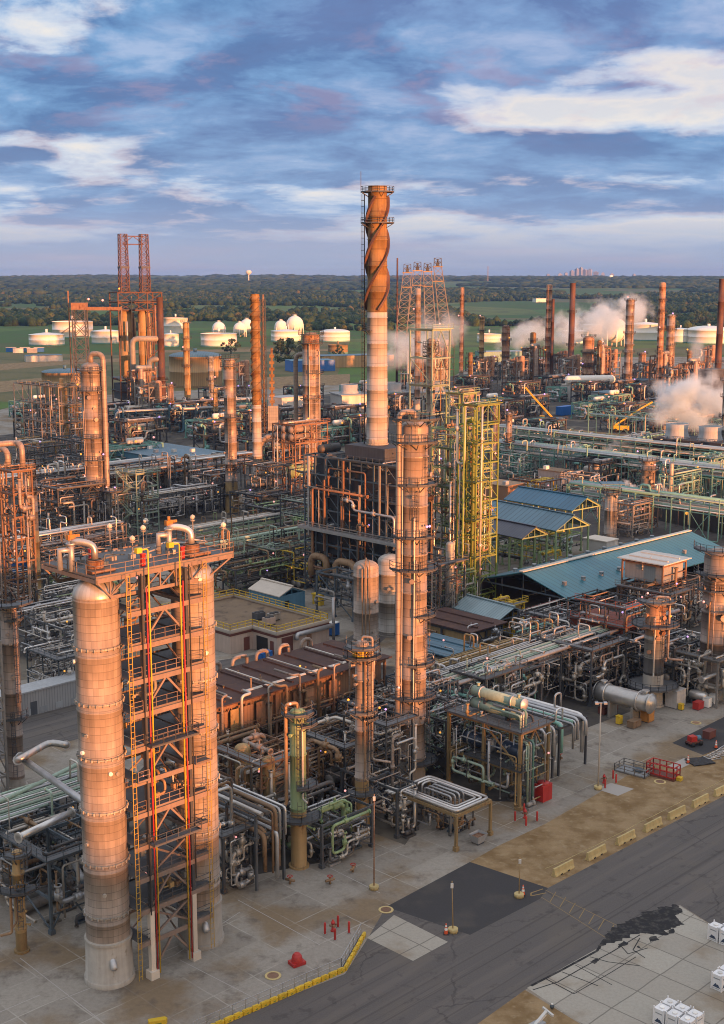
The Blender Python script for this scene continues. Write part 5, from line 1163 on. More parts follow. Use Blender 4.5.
# low buildings
B = thing('control_building', 'pink flat-roofed control building with yellow roof rails', 'building', (*g(277, 656), 0), SITE)
fp = [(0, 0), (13.5, 0), (13.5, 29), (-5.5, 29), (-5.5, 7), (0, 7)]; hB = 4.4
b = MB(); n = len(fp)
b.add([(x, y, 0) for x, y in fp]+[(x, y, hB) for x, y in fp], [(i, (i+1) % n, n+(i+1) % n, n+i) for i in range(n)]); b.build('wall', 'pink_wall', B)
b = MB(); b.poly(fp, hB-.5); rf = b.build('roof', 'roof_brown', B)
b = MB()
for (x0, y0), (x1, y1) in zip(fp, fp[1:]+fp[:1]):
    dx_, dy_ = (x1-x0), (y1-y0); l = math.hypot(dx_, dy_); ux, uy = dx_/l, dy_/l
    b.beam((x0-ux*.1, y0-uy*.1, hB-.05), (x1+ux*.1, y1+uy*.1, hB-.05), .34, .5)
b.build('parapet', 'roof_white', B)
b = MB()
for (x0, y0), (x1, y1) in ((fp[5], fp[0]), (fp[0], fp[1]), (fp[4], fp[5]), (fp[3], fp[4])): b.beam((x0, y0, hB-.75), (x1, y1, hB-.75), .14, .45)
b.build('trim_band', 'maroon', B)
b = MB(); b.rail([(.2, 7.2, hB+.1), (-5.3, 7.2, hB+.1), (-5.3, 28.8, hB+.1), (13.3, 28.8, hB+.1), (13.3, .2, hB+.1), (.2, .2, hB+.1), (.2, 7.2, hB+.1)], 1.2, .06, 1.9); b.build('railing', 'yellow_paint', B)
for x0, y0, x1, y1, z1, mt in ((-.06, 2.6, .06, 5.8, 2.9, 'black'), (-.06, .9, .06, 1.9, 2.6, 'maroon'), (1.2, -.06, 4.0, .06, 3.2, 'maroon'), (7.6, -.06, 8.8, .06, 2.6, 'orange_steel'), (-2.2, 6.94, -.8, 7.06, 2.6, 'maroon')): MB().box(x0, y0, .05, x1, y1, z1).build('door', mt, B)
pipe_mb([(4.4, -.7, 2.4), (4.4, -.7, 3.4), (13.9, -.7, 3.4)], .45, 10).build('duct', 'galv', B)
MB().cyl(14.4, -.3, 0, 8.8, .32, 12).build('vent_pipe', 'galv', B)
c = g(277, 656)
for i, (x, y, lab) in enumerate(((3, 6.2, 'rooftop cooling unit with pale casing, nearer the corner of the pink building'), (5.8, 8, 'rooftop cooling unit standing farther back on the pink building'), (4.2, 10.6, 'small dark rooftop fan unit behind the cooling units'))):
    p = along(along(c, x), y, 135); o = thing('cooling_unit', lab, 'air conditioner', (*p, hB-.5), SITE)
    MB().box(0, 0, .25, 2.2, 1.5, 1.5).build('casing', ('pink_wall', 'jacket_grey', 'dark_steel')[i], o)
    b = MB(); b.arc(.05, .55, 1.5, 1.62, 0, 2*PI, 14, .7, .75); b.arc(.05, .55, 1.5, 1.62, 0, 2*PI, 14, 1.7, .75); b.build('fan', 'black', o)
    b = MB(); b.box(0, .1, 0, .15, 1.4, .25); b.box(2.05, .1, 0, 2.2, 1.4, .25); b.build('skid', 'dark_steel', o)
p, q = g(271, 583, 4.2), g(306, 591, 4.2); o = gable('small blue shed with a weathered white roof behind the pink building', g(304, 607), R(135), 9.5, 7.0, 3.6, 5.0, 'roof_white', 'shed_blue', bays=2, over=.35, wall=('shed_blue', ((0, 0, 1, 0), (0, 1, 1, 1), (0, 0, 0, 1), (1, 0, 1, 1)), .05, 1.0))
MB().box(-.22, 4.4, .05, -.12, 5.6, 2.3).build('door', 'black', o)
def block(name, label, cat, loc, w, d, h, mat, roof='roof_white', rz=SITE, extra=0, group=None, doors=(), seed=1):
    rg = random.Random(seed); t = thing(name, label, cat, (*loc, 0), rz, group)
    MB().box(0, 0, 0, w, d, h).build('wall', mat, t); b = MB(); b.box(-.2, -.2, h+.004, w+.2, d+.2, h+.25); rf = b.build('roof', roof, t)
    for x in doors: MB().box(x, -.06, .1, x+1.2, -.003, min(h*.8, 2.3)).build('door', 'dark_steel', t)
    for i in range(extra): b = MB(); b.cbox(rg.uniform(1, w-1), rg.uniform(1, d-1), h+.25, 1.6, 1.2, 1.1); b.build('roof_unit', rg.choice(('white_paint', 'grey_wall', 'roof_slate')), t)
    return t
o = block('site_trailer', 'long grey ribbed site trailer beside the dark lane', 'trailer', g(-14, 728), 27, 3.6, 4.0, 'siding', 'grey_wall', doors=(8, 20)); 
for i in range(9): MB().box(1+i*2.9, -.05, .2, 2.4+i*2.9, -.01, 1.2).build('skirt_panel', 'grey_wall', o)
block('flat_building', 'wide low building with a blue-grey roof and roof boxes behind the exchanger bank', 'building', along(g(176, 476), -2), 26, 38, 6, 'shed_blue', 'roof_slate', extra=6)
block('flat_building', 'low pale warehouse wall by the dark yard with the yellow crane', 'building', g(526, 441), 24, 14, 7, 'siding_white', 'roof_brown', extra=2)
block('flat_building', 'rusty-walled low building in front of the mint pipe racks', 'building', g(506, 515), 9, 26, 8.5, 'siding_rust', 'pipe_brown', extra=5)
block('flat_building', 'grey concrete block house beside the blue-roofed sheds', 'building', g(560, 497), 6, 9, 8, 'grey_wall', 'roof_brown', extra=1)
block('flat_building', 'small pale flat roof behind the farthest green-framed shed', 'building', g(606, 560), 5, 7, 4.5, 'siding_white', 'roof_white')
p, q = g(652, 519), g(770, 546); t = thing('dark_wall', 'long dark blast wall with one amber lamp behind the orange-topped column', 'wall', (*p, 0), math.atan2(q[1]-p[1], q[0]-p[0])); L = math.dist(p, q)
MB().box(0, 0, 0, L, 1.0, 7.5).build('wall', 'dark_wall', t); MB().box(-.1, -.1, 7.5, L, 1.1, 7.8).build('coping', 'grey_steel', t); lamp(t, L*.32, -.4, 4, 'lamp_amber', .5)
# ---------------------------------------------------------------- middle distance
unit('orange-lit scaffold tower with looping white pipes on its head', 20, 628, 4.2, 15, 32, 7, 'orange_steel', pipes=14, decks=(6, 5), pmats=('jacket_pink', 'pipe_brown'), prad=(.15, .4), seed=61, lamps=2, bay=5, rails='orange_steel', pumps=0)
for k, (x, y) in enumerate(((0, 2), (0, 6))):
    c = along(along(g(20, 628), x), y, 135); z = 33
    tag(pipe_mb([(-8, 3, 33.2), (-8, 3, 37-k*1.5), (3.5-k, 3, 37-k*1.5), (3.5-k, 0, 37-k*1.5), (3.5-k, 0, 32.4)], .6, 12).build('steel_pipe', 'jacket_pink', loc=(*c, 0), rz=SITE), ('upper', 'lower')[k]+' thick white pipe bending over the orange scaffold tower', 'pipe')
unit('low crowded pipe structure with bright top pipes at the frame edge', 66, 672, 13, 20, 8, 2, 'dark_steel', pipes=26, decks=(), pmats=('alu', 'galv', 'pipe_pale', 'pipe_dark'), prad=(.12, .3), seed=62, lamps=3)
unit('small silver-piped skid structure behind the yellowish column', 80, 610, 10, 14, 6, 2, 'dark_steel', pipes=24, decks=(), pmats=('alu', 'pipe_pale', 'green_paint', 'pipe_dark'), seed=63, lamps=1)
unit('dark low pump structure below the stout looped column', 84, 566, 10, 16, 7, 2, 'dark_steel', pipes=24, decks=(1,), pmats=DP, seed=64, lamps=2)
unit('grey-green stair structure right of the stout looped column', 138, 540, 7, 9, 18, 5, 'pale_green', pipes=14, decks=(4, 2), pmats=DP, seed=65, lamps=1, stairs=True, rails='pale_green')
unit('dense dark pipe structure at the frame edge behind the yellowish column', 60, 545, 14, 24, 15, 4, 'dark_steel', pipes=26, decks=(2, 3), pmats=DP, seed=66, lamps=3)
unit('broad grey three-deck frame with tan vessels at the far frame edge', 62, 478, 12, 30, 32, 5, 'grey_steel', pipes=24, decks=(2, 3, 4), pmats=('tan_paint', 'pipe_pale', 'pipe_dark'), vert=4, vmat='tan_paint', seed=67, lamps=4, drums=2)
unit('dark mid-height frame between the broad grey frame and the looped column', 84, 498, 8, 20, 18, 4, 'blue_steel', pipes=24, decks=(2, 3), pmats=('alu', 'pipe_dark', 'galv'), seed=68, lamps=3)
rack('pipe rack with pale lines passing behind the stout looped column', g(2, 532), along(g(2, 532), 60), 12, 7, 2, 8, 'dark_steel', pmats=('alu', 'pipe_pale', 'galv'), prad=(.2, .4), seed=69)
rack('pipe rack with rust-lit beams over the exchanger bank', g(112, 512), along(g(112, 512), 58), 9.5, 9, 2, 9, 'dark_steel', pmats=('alu', 'pipe_pale', 'galv', 'pipe_brown'), prad=(.18, .36), seed=70, drop=.5)
unit('mass of bright bent pipes above the round exchanger ends', 150, 524, 26, 9, 8, 2, 'dark_steel', pipes=36, decks=(), pmats=('alu', 'galv', 'pipe_pale'), prad=(.16, .34), seed=71, lamps=2, pumps=0)
pos = ((146, 519), (157, 517), (169, 514.5), (176, 513), (203, 508))
for i, (px, py) in enumerate(pos):
    for k in range(3 if i == 4 else 2):
        w1 = ('first', 'second', 'third', 'fourth', 'last')[i]; w2 = ('lowest', 'upper' if i < 4 else 'middle', 'topmost')[k]
        exchanger(f'{w2} round-ended exchanger in the {w1} stack from the grey-green stair structure', (*g(px, py), 0), 6.5, .85, R(135), 'pipe_dark', 'stacked round-ended exchangers', zc=1.5+k*2.6, end='grey_steel')
unit('open brown frame with round exchanger ends left of the broad sunlit column', 296, 516, 13, 10, 27, 5, 'orange_steel', pipes=16, decks=(3, 4), pmats=('pipe_brown', 'pipe_pale'), seed=72, lamps=3, exch=0, vert=0)
c = g(296, 516)
for i in range(3):
    for k in range(2):
        p = along(along(c, -.3), 1.6+i*3.2, 135); exchanger(('lower', 'upper')[k]+' glowing round exchanger, '+('nearest', 'middle', 'farthest')[i]+' pair on the open brown frame', (*p, 21.7), 8, .95, R(45), 'jacket_pink', 'exchangers on the open brown frame', zc=1.6+k*2.3, end='jacket_pink')
p = along(c, 2.5, 135); exchanger('pale green fat drum low inside the open brown frame', (*p, 10.9), 9, 1.7, R(45), 'green_paint', None, zc=2.0, end='green_paint', name='horizontal_drum', cat='drum')
unit('dark furnace duct structure at the foot of the flared chimney', 276, 548, 10, 12, 10, 3, 'dark_steel', pipes=18, decks=(2,), pmats=('pipe_dark', 'pipe_brown', 'green_paint'), seed=73, lamps=3, clad=('furnace', .5, 5))
unit('dark pipe structure with green rails in front of the broad sunlit column', 318, 560, 9, 14, 14, 4, 'dark_steel', pipes=24, decks=(2, 3), pmats=('pipe_dark', 'green_paint', 'pipe_pale'), seed=74, lamps=4, rails='pale_green')
rack('greenish covered pipe bridge running to the furnace block', g(206, 590), along(g(206, 590), 40), 7.5, 4, 2, 6, 'pale_green', pmats=('pipe_brown', 'pale_green', 'pipe_dark'), seed=75)
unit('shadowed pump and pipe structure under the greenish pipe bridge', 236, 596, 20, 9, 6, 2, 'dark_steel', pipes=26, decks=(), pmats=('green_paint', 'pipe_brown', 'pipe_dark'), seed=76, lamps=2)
unit('low dark structure behind the sunlit cage-ladder column', 262, 528, 12, 14, 9, 2, 'dark_steel', pipes=22, decks=(1,), pmats=DP, seed=77, lamps=2)
t = tag(pipe_mb([(0, 0, 42), (0, 0, 46), (-5, 3.5, 46), (-5, 3.5, 21), (-15, 3.5, 20), (-17, 3.5, 16)], .75, 12).build('steel_pipe', 'jacket_pink', loc=(*g(312, 500), 0)), 'white pipe leaving the head of the broad sunlit column in a long bend', 'pipe')
# middle right: mint racks, cooling tower, crane yard
for i, (px, py, L, z, w, lv, lab) in enumerate(((486, 474, 120, 9, 8, 2, 'long mint pipe rack nearest the blue-roofed sheds'), (492, 456, 150, 9, 9, 2, 'long mint pipe rack between its two neighbours'), (566, 520, 58, 8, 7, 2, 'short mint pipe rack beside the orange-topped column'), (560, 462, 120, 10, 8, 1, 'mint pipe rack carrying a purple pipe on its edge near the cooling tower'))):
    t = rack(lab, g(px, py), along(g(px, py), L, -45), z, w, lv, 9, 'teal_paint', pmats=MP, prad=(.18, .42), seed=80+i, drop=.3)
    if i == 3: MB().tube([(20, -.5, z+1.6), (L-24, -.5, z+1.6), (L, -.5, z-2)], .5, 8).build('pipe', 'purple_pipe', t)
rack('mint lattice truss bridge before the dirt yard', g(588, 437), along(g(588, 437), 74, -45), 10, 6, 1, 6, 'teal_paint', pmats=MP, seed=85, truss=True, bent=12)
rack('mint pipe rack heading away toward the lattice truss', g(580, 470), along(g(580, 470), 70, 45), 8, 7, 1, 9, 'teal_paint', pmats=('alu', 'pipe_pale', 'teal_paint'), prad=(.2, .45), seed=86)
rack('pale pipe rack beyond the dark blast wall', g(660, 500), along(g(660, 500), 75, -40), 9, 7, 2, 9, 'teal_paint', pmats=MP, prad=(.2, .4), seed=87)
unit('dark green pipe structure between the blast wall and the cooling tower', 690, 500, 16, 10, 10, 3, 'teal_paint', pipes=24, decks=(1,), pmats=MP, seed=88, lamps=2)
unit('pipe structure of pale valves beside the small canopy silo', 632, 538, 8, 9, 9, 3, 'grey_steel', pipes=24, decks=(2,), pmats=('galv', 'pipe_pale', 'pipe_dark'), seed=89, lamps=1)
t = thing('cooling_tower', 'dark cooling tower with a row of fan cones under thick white steam', 'cooling tower', (*g(650, 474), 0), R(-38)); L = 50
MB().box(0, 0, 0, L, 16, 6).build('lower_wall', 'dark_wall', t); MB().box(-.5, -.5, 6, L+.5, 16.5, 6.5).build('ledge', 'grey_steel', t); MB().box(.4, .4, 6.5, L-.4, 15.6, 13).build('upper_wall', 'furnace', t)
b = MB(); b.rail([(.2, .2, 13), (L-.2, .2, 13), (L-.2, 15.8, 13), (.2, 15.8, 13)], 1.2, .07, 3, closed=True); b.build('railing', 'dark_steel', t)
for k in range(4): b = MB(); b.lathe([(4.6, 13), (4.0, 14.6), (3.8, 16), (4.1, 18), (3.9, 18), (3.6, 16), (3.6, 14)], 24, 6+k*12.6, 8); b.build('fan_cone', 'grey_wall', t)
t = thing('mobile_crane', 'yellow mobile crane with raised boom on the dirt yard', 'crane', (*g(547, 424), 0), R(160))
b = MB(); b.box(-3, -1.3, 1.0, 4, 1.3, 2.2); b.box(-3, -1.2, 2.2, 0, 1.2, 3.6); b.build('body', 'black', t); MB().box(1.6, -1.2, 2.2, 3.6, .4, 4.0).build('cab', 'yellow_paint', t)
b = MB(); b.beam((-2.4, .2, 3.4), (7, .2, 13), .6, .8); b.beam((7, .2, 13), (11, .2, 17.4), .6, .7); b.build('boom', 'yellow_paint', t)
for x in (-2, 0.2, 2.6):
    for y in (-1.35, 1.35): MB().axis((x, y-.25, .85), (x, y+1, .85), [(.01, 0), (.85, .02), (.85, .5), (.01, .52)], 14).build('wheel', 'black', t)
t = thing('mobile_crane', 'second yellow crane half hidden behind the mint truss', 'crane', (*g(620, 432), 0), R(-10))
b = MB(); b.box(-3, -1.3, 1.0, 4, 1.3, 3.0); b.build('body', 'yellow_paint', t); b = MB(); b.beam((-2.4, 0, 3), (9, 0, 11), .6, .7); b.beam((9, 0, 11), (14, 0, 14), .6, .7); b.build('boom', 'yellow_paint', t)
for x in (-2, 2.6):
    for y in (-1.35, 1.35): MB().axis((x, y-.25, .85), (x, y+1, .85), [(.01, 0), (.85, .02), (.85, .5), (.01, .52)], 14).build('wheel', 'black', t)
def container(label, loc, L, wd, h, mat, rz=SITE, roof=None, name='shipping_container'):
    t = thing(name, label, 'container', (*loc, 0), rz); MB().box(0, 0, .15, L, wd, h).build('body', mat, t)
    b = MB(); k = int(L/.7)
    for i in range(k): b.box(i*L/k+.1, -.05, .3, i*L/k+.3, -.001, h-.15)
    b.build('rib_panel', mat, t); b = MB(); b.box(-.05, -.05, h+.002, L+.05, wd+.05, h+.12); b.build('lid', roof or mat, t)
    b = MB(); b.box(-.04, .15, .3, -.001, wd/2-.03, h-.2); b.box(-.04, wd/2+.03, .3, -.001, wd-.15, h-.2); b.build('door', mat, t); return t
container('blue container beside the raised yellow crane', g(553, 428), 9, 4, 4, 'shed_blue'); container('dark blue container standing behind the yellow crane', g(562, 416), 10, 4, 4.5, 'bin_blue')
container('bright blue container with a white lid by the yellowish column', g(16, 584), 5.5, 4.5, 5, 'bin_blue', roof='roof_white')
container('small blue skip with a dark opening outside the pink building', g(262, 661), 2.6, 1.5, 1.3, 'bin_blue', name='waste_skip'); container('tall blue waste box at the end of the pink building', g(333, 637), 1.8, 1.8, 2.6, 'bin_blue', roof='white_paint', name='waste_box')
block('flat_building', 'small yellow cabinet beside the door of the blue shed', 'cabinet', g(320, 606), 1.2, 2.4, 2.2, 'yellow_paint', 'yellow_paint')
surf('coker_rust', (.10, .05, .032), .75, 0, .3, .3, (.07, .035, .025), .45, streak=.3)
# ---------------------------------------------------------------- far plant
t = thing('coker_tower', 'far coker tower of tan drums under twin rust-red lattice derricks', 'coker', (*at(121, 390, 660)[:2], 0), R(28))
b = MB()
W_, D_ = 23, 14
for x in (0, 7.7, 15.3, W_):
    for y in (0, D_): b.box(x-.3, y-.3, 0, x+.3, y+.3, 62 if x in (0, 15.3, W_) else 52)
for z in (6, 12, 18, 53, 57, 62):
    for y in (0, D_): b.beam((0, y, z), (W_, y, z), .4, .6)
    for x in (0, 7.7, 15.3, W_): b.beam((x, 0, z), (x, D_, z), .4, .6)
for x0, x1 in ((15.3, W_),):
    for z0 in range(20, 52, 8): b.beam((x0, 0, z0), (x1, 0, z0+8), .35); b.beam((x0, 0, z0+8), (x1, 0, z0+8), .4)
for z0, z1 in ((53, 57), (57, 62)):
    for x0, x1 in ((0, 7.7), (7.7, 15.3), (15.3, W_)): b.beam((x0, 0, z0), (x1, 0, z1), .3); b.beam((x1, 0, z0), (x0, 0, z1), .3)
b.build('frame', 'coker_rust', t)
for x in (5.2, 15.0): MB().lathe([(.8, 17), (3.3, 21), (3.3, 30), (3.4, 30.1), (3.4, 30.4), (3.3, 30.5), (3.3, 42), (3.4, 42.1), (3.4, 42.4), (3.3, 42.5), (3.3, 51), (2.6, 53), (.01, 54)], 24, x, 5).build('drum', 'tan_paint', t)
for z in (12, 18.3, 53, 57.5): MB().box(-1, -1, z+.5, W_+1, D_+1, z+.7).build('deck', 'dark_steel', t)
b = MB(); b.box(.5, .5, 8, W_-.5, D_-.5, 16); b.build('casing', 'furnace', t)
for x in (5.0, 16.0): b = MB(); lattice(b, (x, 5, 62), (x, 5, 91), 4.4, 3.6, 10, .36, .22); b.build('derrick', 'coker_rust', t); MB().box(x-2.4, 2.6, 74, x+2.4, 7.4, 75).build('deck', 'dark_steel', t)
b = MB(); b.beam((5, 5, 86), (16, 5, 86), .5); b.beam((5, 5, 90), (16, 5, 90), .5); b.beam((5, 5, 86), (10.5, 5, 90), .3); b.beam((16, 5, 86), (10.5, 5, 90), .3); b.build('bridge', 'coker_rust', t)
rg = random.Random(77)
for i in range(14): x = rg.uniform(0, W_); z0 = rg.uniform(0, 40); MB().tube([(x, -.8, z0), (x, -.8, z0+rg.uniform(8, 22))], rg.uniform(.25, .5), 6).build('pipe', rg.choice(('pipe_pale', 'orange_steel', 'pipe_brown')), t)
for i in range(4): lamp(t, rg.uniform(0, W_), -1.2, rg.choice((12, 18, 53, 62))+2, LK[i], .5)
t = thing('lattice_mast', 'thin lattice mast with a boxed head and a slim pole beside the tan coker', 'mast', (*at(83, 400, 560)[:2], 0), 0)
b = MB(); lattice(b, (0, 0, 0), (0, 0, 56), 6, 5.4, 10, .4, .22); b.build('frame', 'dark_steel', t); MB().cbox(0, 0, 56, 6.2, 5, 3).build('head_box', 'orange_steel', t); MB().beam((-4.6, 0, 0), (-4.6, 0, 64), .45).build('pole', 'orange_steel', t)
b = MB(); b.beam((3, 0, 56.5), (18, 0, 56.5), .8, 1.4); b.build('walkway', 'orange_steel', t); lamp(t, 4, 0, 60.5, 'lamp_pink', .5); lamp(t, 10, 0, 60, 'lamp_pink', .5)
t = thing('flare_mast', 'thin dark mast with a pale box hung beside the spiral-finned chimney', 'mast', (*at(264, 380, 520)[:2], 0), 0)
b = MB(); lattice(b, (0, 0, 0), (0, 0, 61), 2.2, 1.8, 16, .2, .13); b.build('frame', 'dark_steel', t); MB().tube([(0, 0, 0), (0, 0, 63)], .5, 8).build('pipe', 'pipe_brown', t); MB().cbox(3.5, 0, 9, 4, 3, 10).build('casing', 'jacket_grey', t)
b = MB()
for k in range(8): b.beam((3.2, 0, 20+k*2.6), (3.2, 0, 21.2+k*2.6), 1.9)
b.beam((3.2, 0, 19), (3.2, 0, 42), .8); b.build('banded_pipe', 'stack_rust', t)
for i, (px, yt) in enumerate(((407, 264), (417, 262), (427, 263), (437, 258))):
    X, Y, _ = at(px, 330, 740); X0_, _, _ = at((401, 412, 431, 446)[i], 340, 740); zt = hz(yt, 740); t = thing('lattice_derrick', ('outermost pale lattice derrick beside the slim dark mast', 'second pale lattice derrick from the slim dark mast', 'third pale lattice derrick, next to the tallest one', 'tallest pale lattice derrick leaning back to a wide foot')[i], 'derrick', (X, Y, 0), 0, 'pale lattice derricks above the steam')
    b = MB(); lattice(b, ((X0_-X)*1.2, 0, 30), (0, 0, zt-5), 6.8, 4.4, 11, .22, .13); b.build('frame', 'grey_steel', t)
    b = MB(); lattice(b, (0, 0, 0), (0, 0, 30), 6.5, 6.5, 4, .6, .4); b.build('base_frame', 'grey_steel', t)
    for z in (zt-13, zt-5): MB().cbox(0, 0, z, 5.6, 5.4, .4).build('deck', 'tan_paint', t)
    b = MB(); b.cbox(0, 0, zt-4.6, 1.8, 1.6, 2.0); b.cyl(0, 0, zt-2.6, zt-.6, .5, 8); lattice(b, (0, 0, zt-5), (0, 0, zt), 4.2, 3.8, 2, .22, .14); b.build('crown_block', 'dark_steel', t)
t = thing('slim_mast', 'slim dark red mast beside the lattice derricks', 'mast', (*at(397, 340, 742)[:2], 0), 0); MB().tube([(0, 0, 0), (0, 0, hz(258, 742))], [.8, .5], 8).build('pole', 'stack_dark', t); b = MB(); b.arc(.4, 1.4, 60, 60.3, 0, 2*PI, 10); b.build('ring', 'stack_dark', t)
unit('tall rusty process block under the lattice derricks, wrapped in steam', 0, 0, 26, 18, 33, 5, 'dark_steel', loc=at(422, 384, 700)[:2], pipes=24, decks=(2, 3, 4), pmats=('jacket_pink', 'pipe_pale', 'orange_steel'), prad=(.3, .8), vert=4, vmat='jacket_pink', seed=90, lamps=3, dmb=2, pumps=0)
t = thing('cooling_tower', 'low grey cooling tower of several cells below the white steam plume', 'cooling tower', (*g(342, 418), 0), R(20)); L = 62
MB().box(0, 0, 0, L, 18, 11).build('wall', 'siding_white', t); MB().box(-.6, -.6, 11.02, L+.6, 18.6, 11.6).build('roof', 'grey_wall', t)
for k in range(5): b = MB(); b.lathe([(5, 11.6), (4.2, 13), (4.4, 16), (4.2, 16), (4.0, 13)], 20, 7+k*12, 9); b.build('fan_cone', 'grey_wall', t)
t = block('dark_furnace', 'dark square furnace carrying the tall grey chimney at the plant edge', 'furnace', along(g(716, 412), -6), 13, 13, 22, 'furnace', 'dark_wall')
t = block('grey_casing', 'grey windowless block beside the broad sunlit column', 'building', g(282, 423), 14, 10, 12, 'siding_white', 'grey_wall')
# ribbed brown tank etc.
tank('ribbed brown tank with a bluish dome between the coker and the white tank', 196, 388, 356, 52, 'tank_ribbed', 'dome', 'roof_slate', 'tan_paint', rr=.10, stair=False)
tank('wide tan tank end showing behind the broad grey frame', 66, 398, 372, 46, 'tank_ribbed', 'dome', 'roof_slate', 'tan_paint', rr=.08, stair=False)
# far units: four prototypes, copied
rg = random.Random(31)
FP = ('pipe_pale', 'galv', 'pipe_brown', 'pipe_dark', 'teal_paint')
kinds = [dict(w=17, d=13, h=12, levels=3, steel='dark_steel', pipes=14, decks=(1, 2), drums=2, dmat='jacket_grey', seed=101), dict(w=11, d=11, h=19, levels=4, steel='grey_steel', pipes=10, decks=(3,), vert=3, vmat='jacket_rust', seed=102),
         dict(w=24, d=10, h=8, levels=2, steel='teal_paint', pipes=16, decks=(), drums=1, dmat='white_paint', seed=103), dict(w=10, d=9, h=25, levels=5, steel='orange_steel', pipes=8, decks=(2, 4), vert=2, drums=2, vmat='jacket_pink', seed=104), dict(w=20, d=14, h=10, levels=2, steel='dark_steel', pipes=14, decks=(1,), vert=2, vmat='jacket_grey', drums=3, dmat='pipe_pale', seed=105)]
KN = ('dark three-deck pipe structure', 'grey frame with rusty vessels', 'low mint pipe structure', 'tall orange-lit frame', 'low dark drum structure')
protos = [None]*5
def far(kind, px, py, where, dr=0):
    k = dict(kinds[kind]); lab = KN[kind]+' '+where
    if protos[kind] is None:
        sd_ = k.pop('seed'); protos[kind] = unit(lab, px, py, pmats=FP, prad=(.25, .6), seed=sd_, lamps=2, pumps=0, dmb=1.6, bay=5.5, col=.5, group='far process structures', name='far_process_structure', **k)
    else: dup(protos[kind], (*g(px, py), 0), SITE+R(dr), lab, 'far process structures')
for a in ((0, 500, 428, 'before the pale warehouse wall'), (2, 560, 402, 'beyond the crane yard, nearest the raised boom'), (0, 520, 405, 'behind the pale warehouse'), (1, 516, 392, 'below the column with a pale crown'), (3, 533, 388, 'wrapped around the squat rusty column'), (4, 552, 394, 'at the foot of the paired stacks'),
          (1, 572, 390, 'under the dark red chimney'), (0, 590, 405, 'in front of the wide orange-banded vessel'), (2, 604, 412, 'behind the mint truss bridge'), (4, 618, 400, 'before the column with a service pipe'), (0, 640, 408, 'left of the tall dark column foot'), (3, 662, 400, 'at the foot of the tall dark column'),
          (2, 655, 420, 'just behind the mint truss end'), (1, 680, 402, 'between the tall dark column and the edge furnace'), (4, 700, 398, 'left of the edge furnace'), (0, 724, 395, 'cut by the frame edge behind the furnace'), (2, 690, 384, 'in the last row before the domed tank'), (4, 640, 382, 'in the last row before the white tanks'), (1, 610, 382, 'in the last row right of the wide vessel'),
          (2, 575, 378, 'in the last row behind the dark red chimney'), (0, 540, 378, 'in the last row behind the squat rusty column'), (4, 500, 380, 'in the last row by the white tank under the field'), (0, 470, 398, 'between the derricks and the pale-crowned column'), (2, 480, 416, 'right of the top of the green deck tower'), (4, 446, 420, 'behind the pale green lattice tower'),
          (1, 486, 392, 'near the far dark tan column'), (0, 360, 446, 'left of the base of the tallest chimney'), (4, 335, 430, 'in front of the multi-cell cooling tower'), (2, 322, 448, 'right of the broad sunlit column'), (0, 250, 440, 'behind the flared chimney'), (4, 280, 432, 'under the grey windowless block'), (2, 240, 420, 'beyond the cage-ladder column'),
          (4, 215, 408, 'before the ribbed brown tank'), (1, 150, 428, 'in the dark duct work under the coker'), (0, 170, 432, 'right of the coker foot'), (3, 140, 424, 'below the tan coker drums'), (4, 128, 446, 'beside the top of the stout looped column'), (2, 200, 440, 'over the blue-grey low roof'), (0, 30, 440, 'behind the broad grey frame'),
          (2, 20, 418, 'at the frame edge before the field'), (4, 100, 428, 'behind the stout looped column head'), (0, 395, 420, 'right behind the tallest chimney'), (2, 420, 402, 'below the steam beside the derricks'), (4, 690, 430, 'beneath the cooling tower steam'), (1, 462, 440, 'right of the tall green tower decks'), (0, 540, 452, 'among the mint racks by the dirt yard'), (4, 600, 494, 'behind the canopy silo')):
    far(*a)
for a in (('far pale metal canopy roof in the crowded far plant', 575, 402, 22, 10, 9, 'siding_white', 'roof_white'), ('far blue-grey canopy roof beside the pale canopy', 606, 408, 16, 10, 8, 'grey_wall', 'roof_slate'), ('far low blue-grey roof under the sunlit service column', 642, 398, 20, 12, 10, 'grey_wall', 'roof_slate')):
    block('far_roof', a[0], 'building', g(a[1], a[2]), a[3], a[4], a[5], a[6], a[7])
p = at(566, 372, 740); tag(MB().axis((0, 0, 0), (1, .1, 0), [(.01, -1), (1.8, 0), (2.4, 1), (2.4, 28), (1.8, 29), (.01, 30)], 16).build('horizontal_drum', 'white_paint', loc=(p[0], p[1], 12), rz=R(5)), 'far long white horizontal drum among dark pipework', 'drum')
rack('grey covered conveyor curving past the coker foot', g(118, 436), along(g(118, 436), 60, 25), 10, 5, 1, 5, 'roof_slate', pmats=('roof_slate', 'galv'), prad=(.5, .8), seed=110)
rack('long pale pipeway between the coker and the cage-ladder column', g(130, 428), along(g(130, 428), 75, 40), 9, 6, 1, 6, 'grey_steel', pmats=('roof_white', 'alu'), prad=(.3, .6), seed=111)
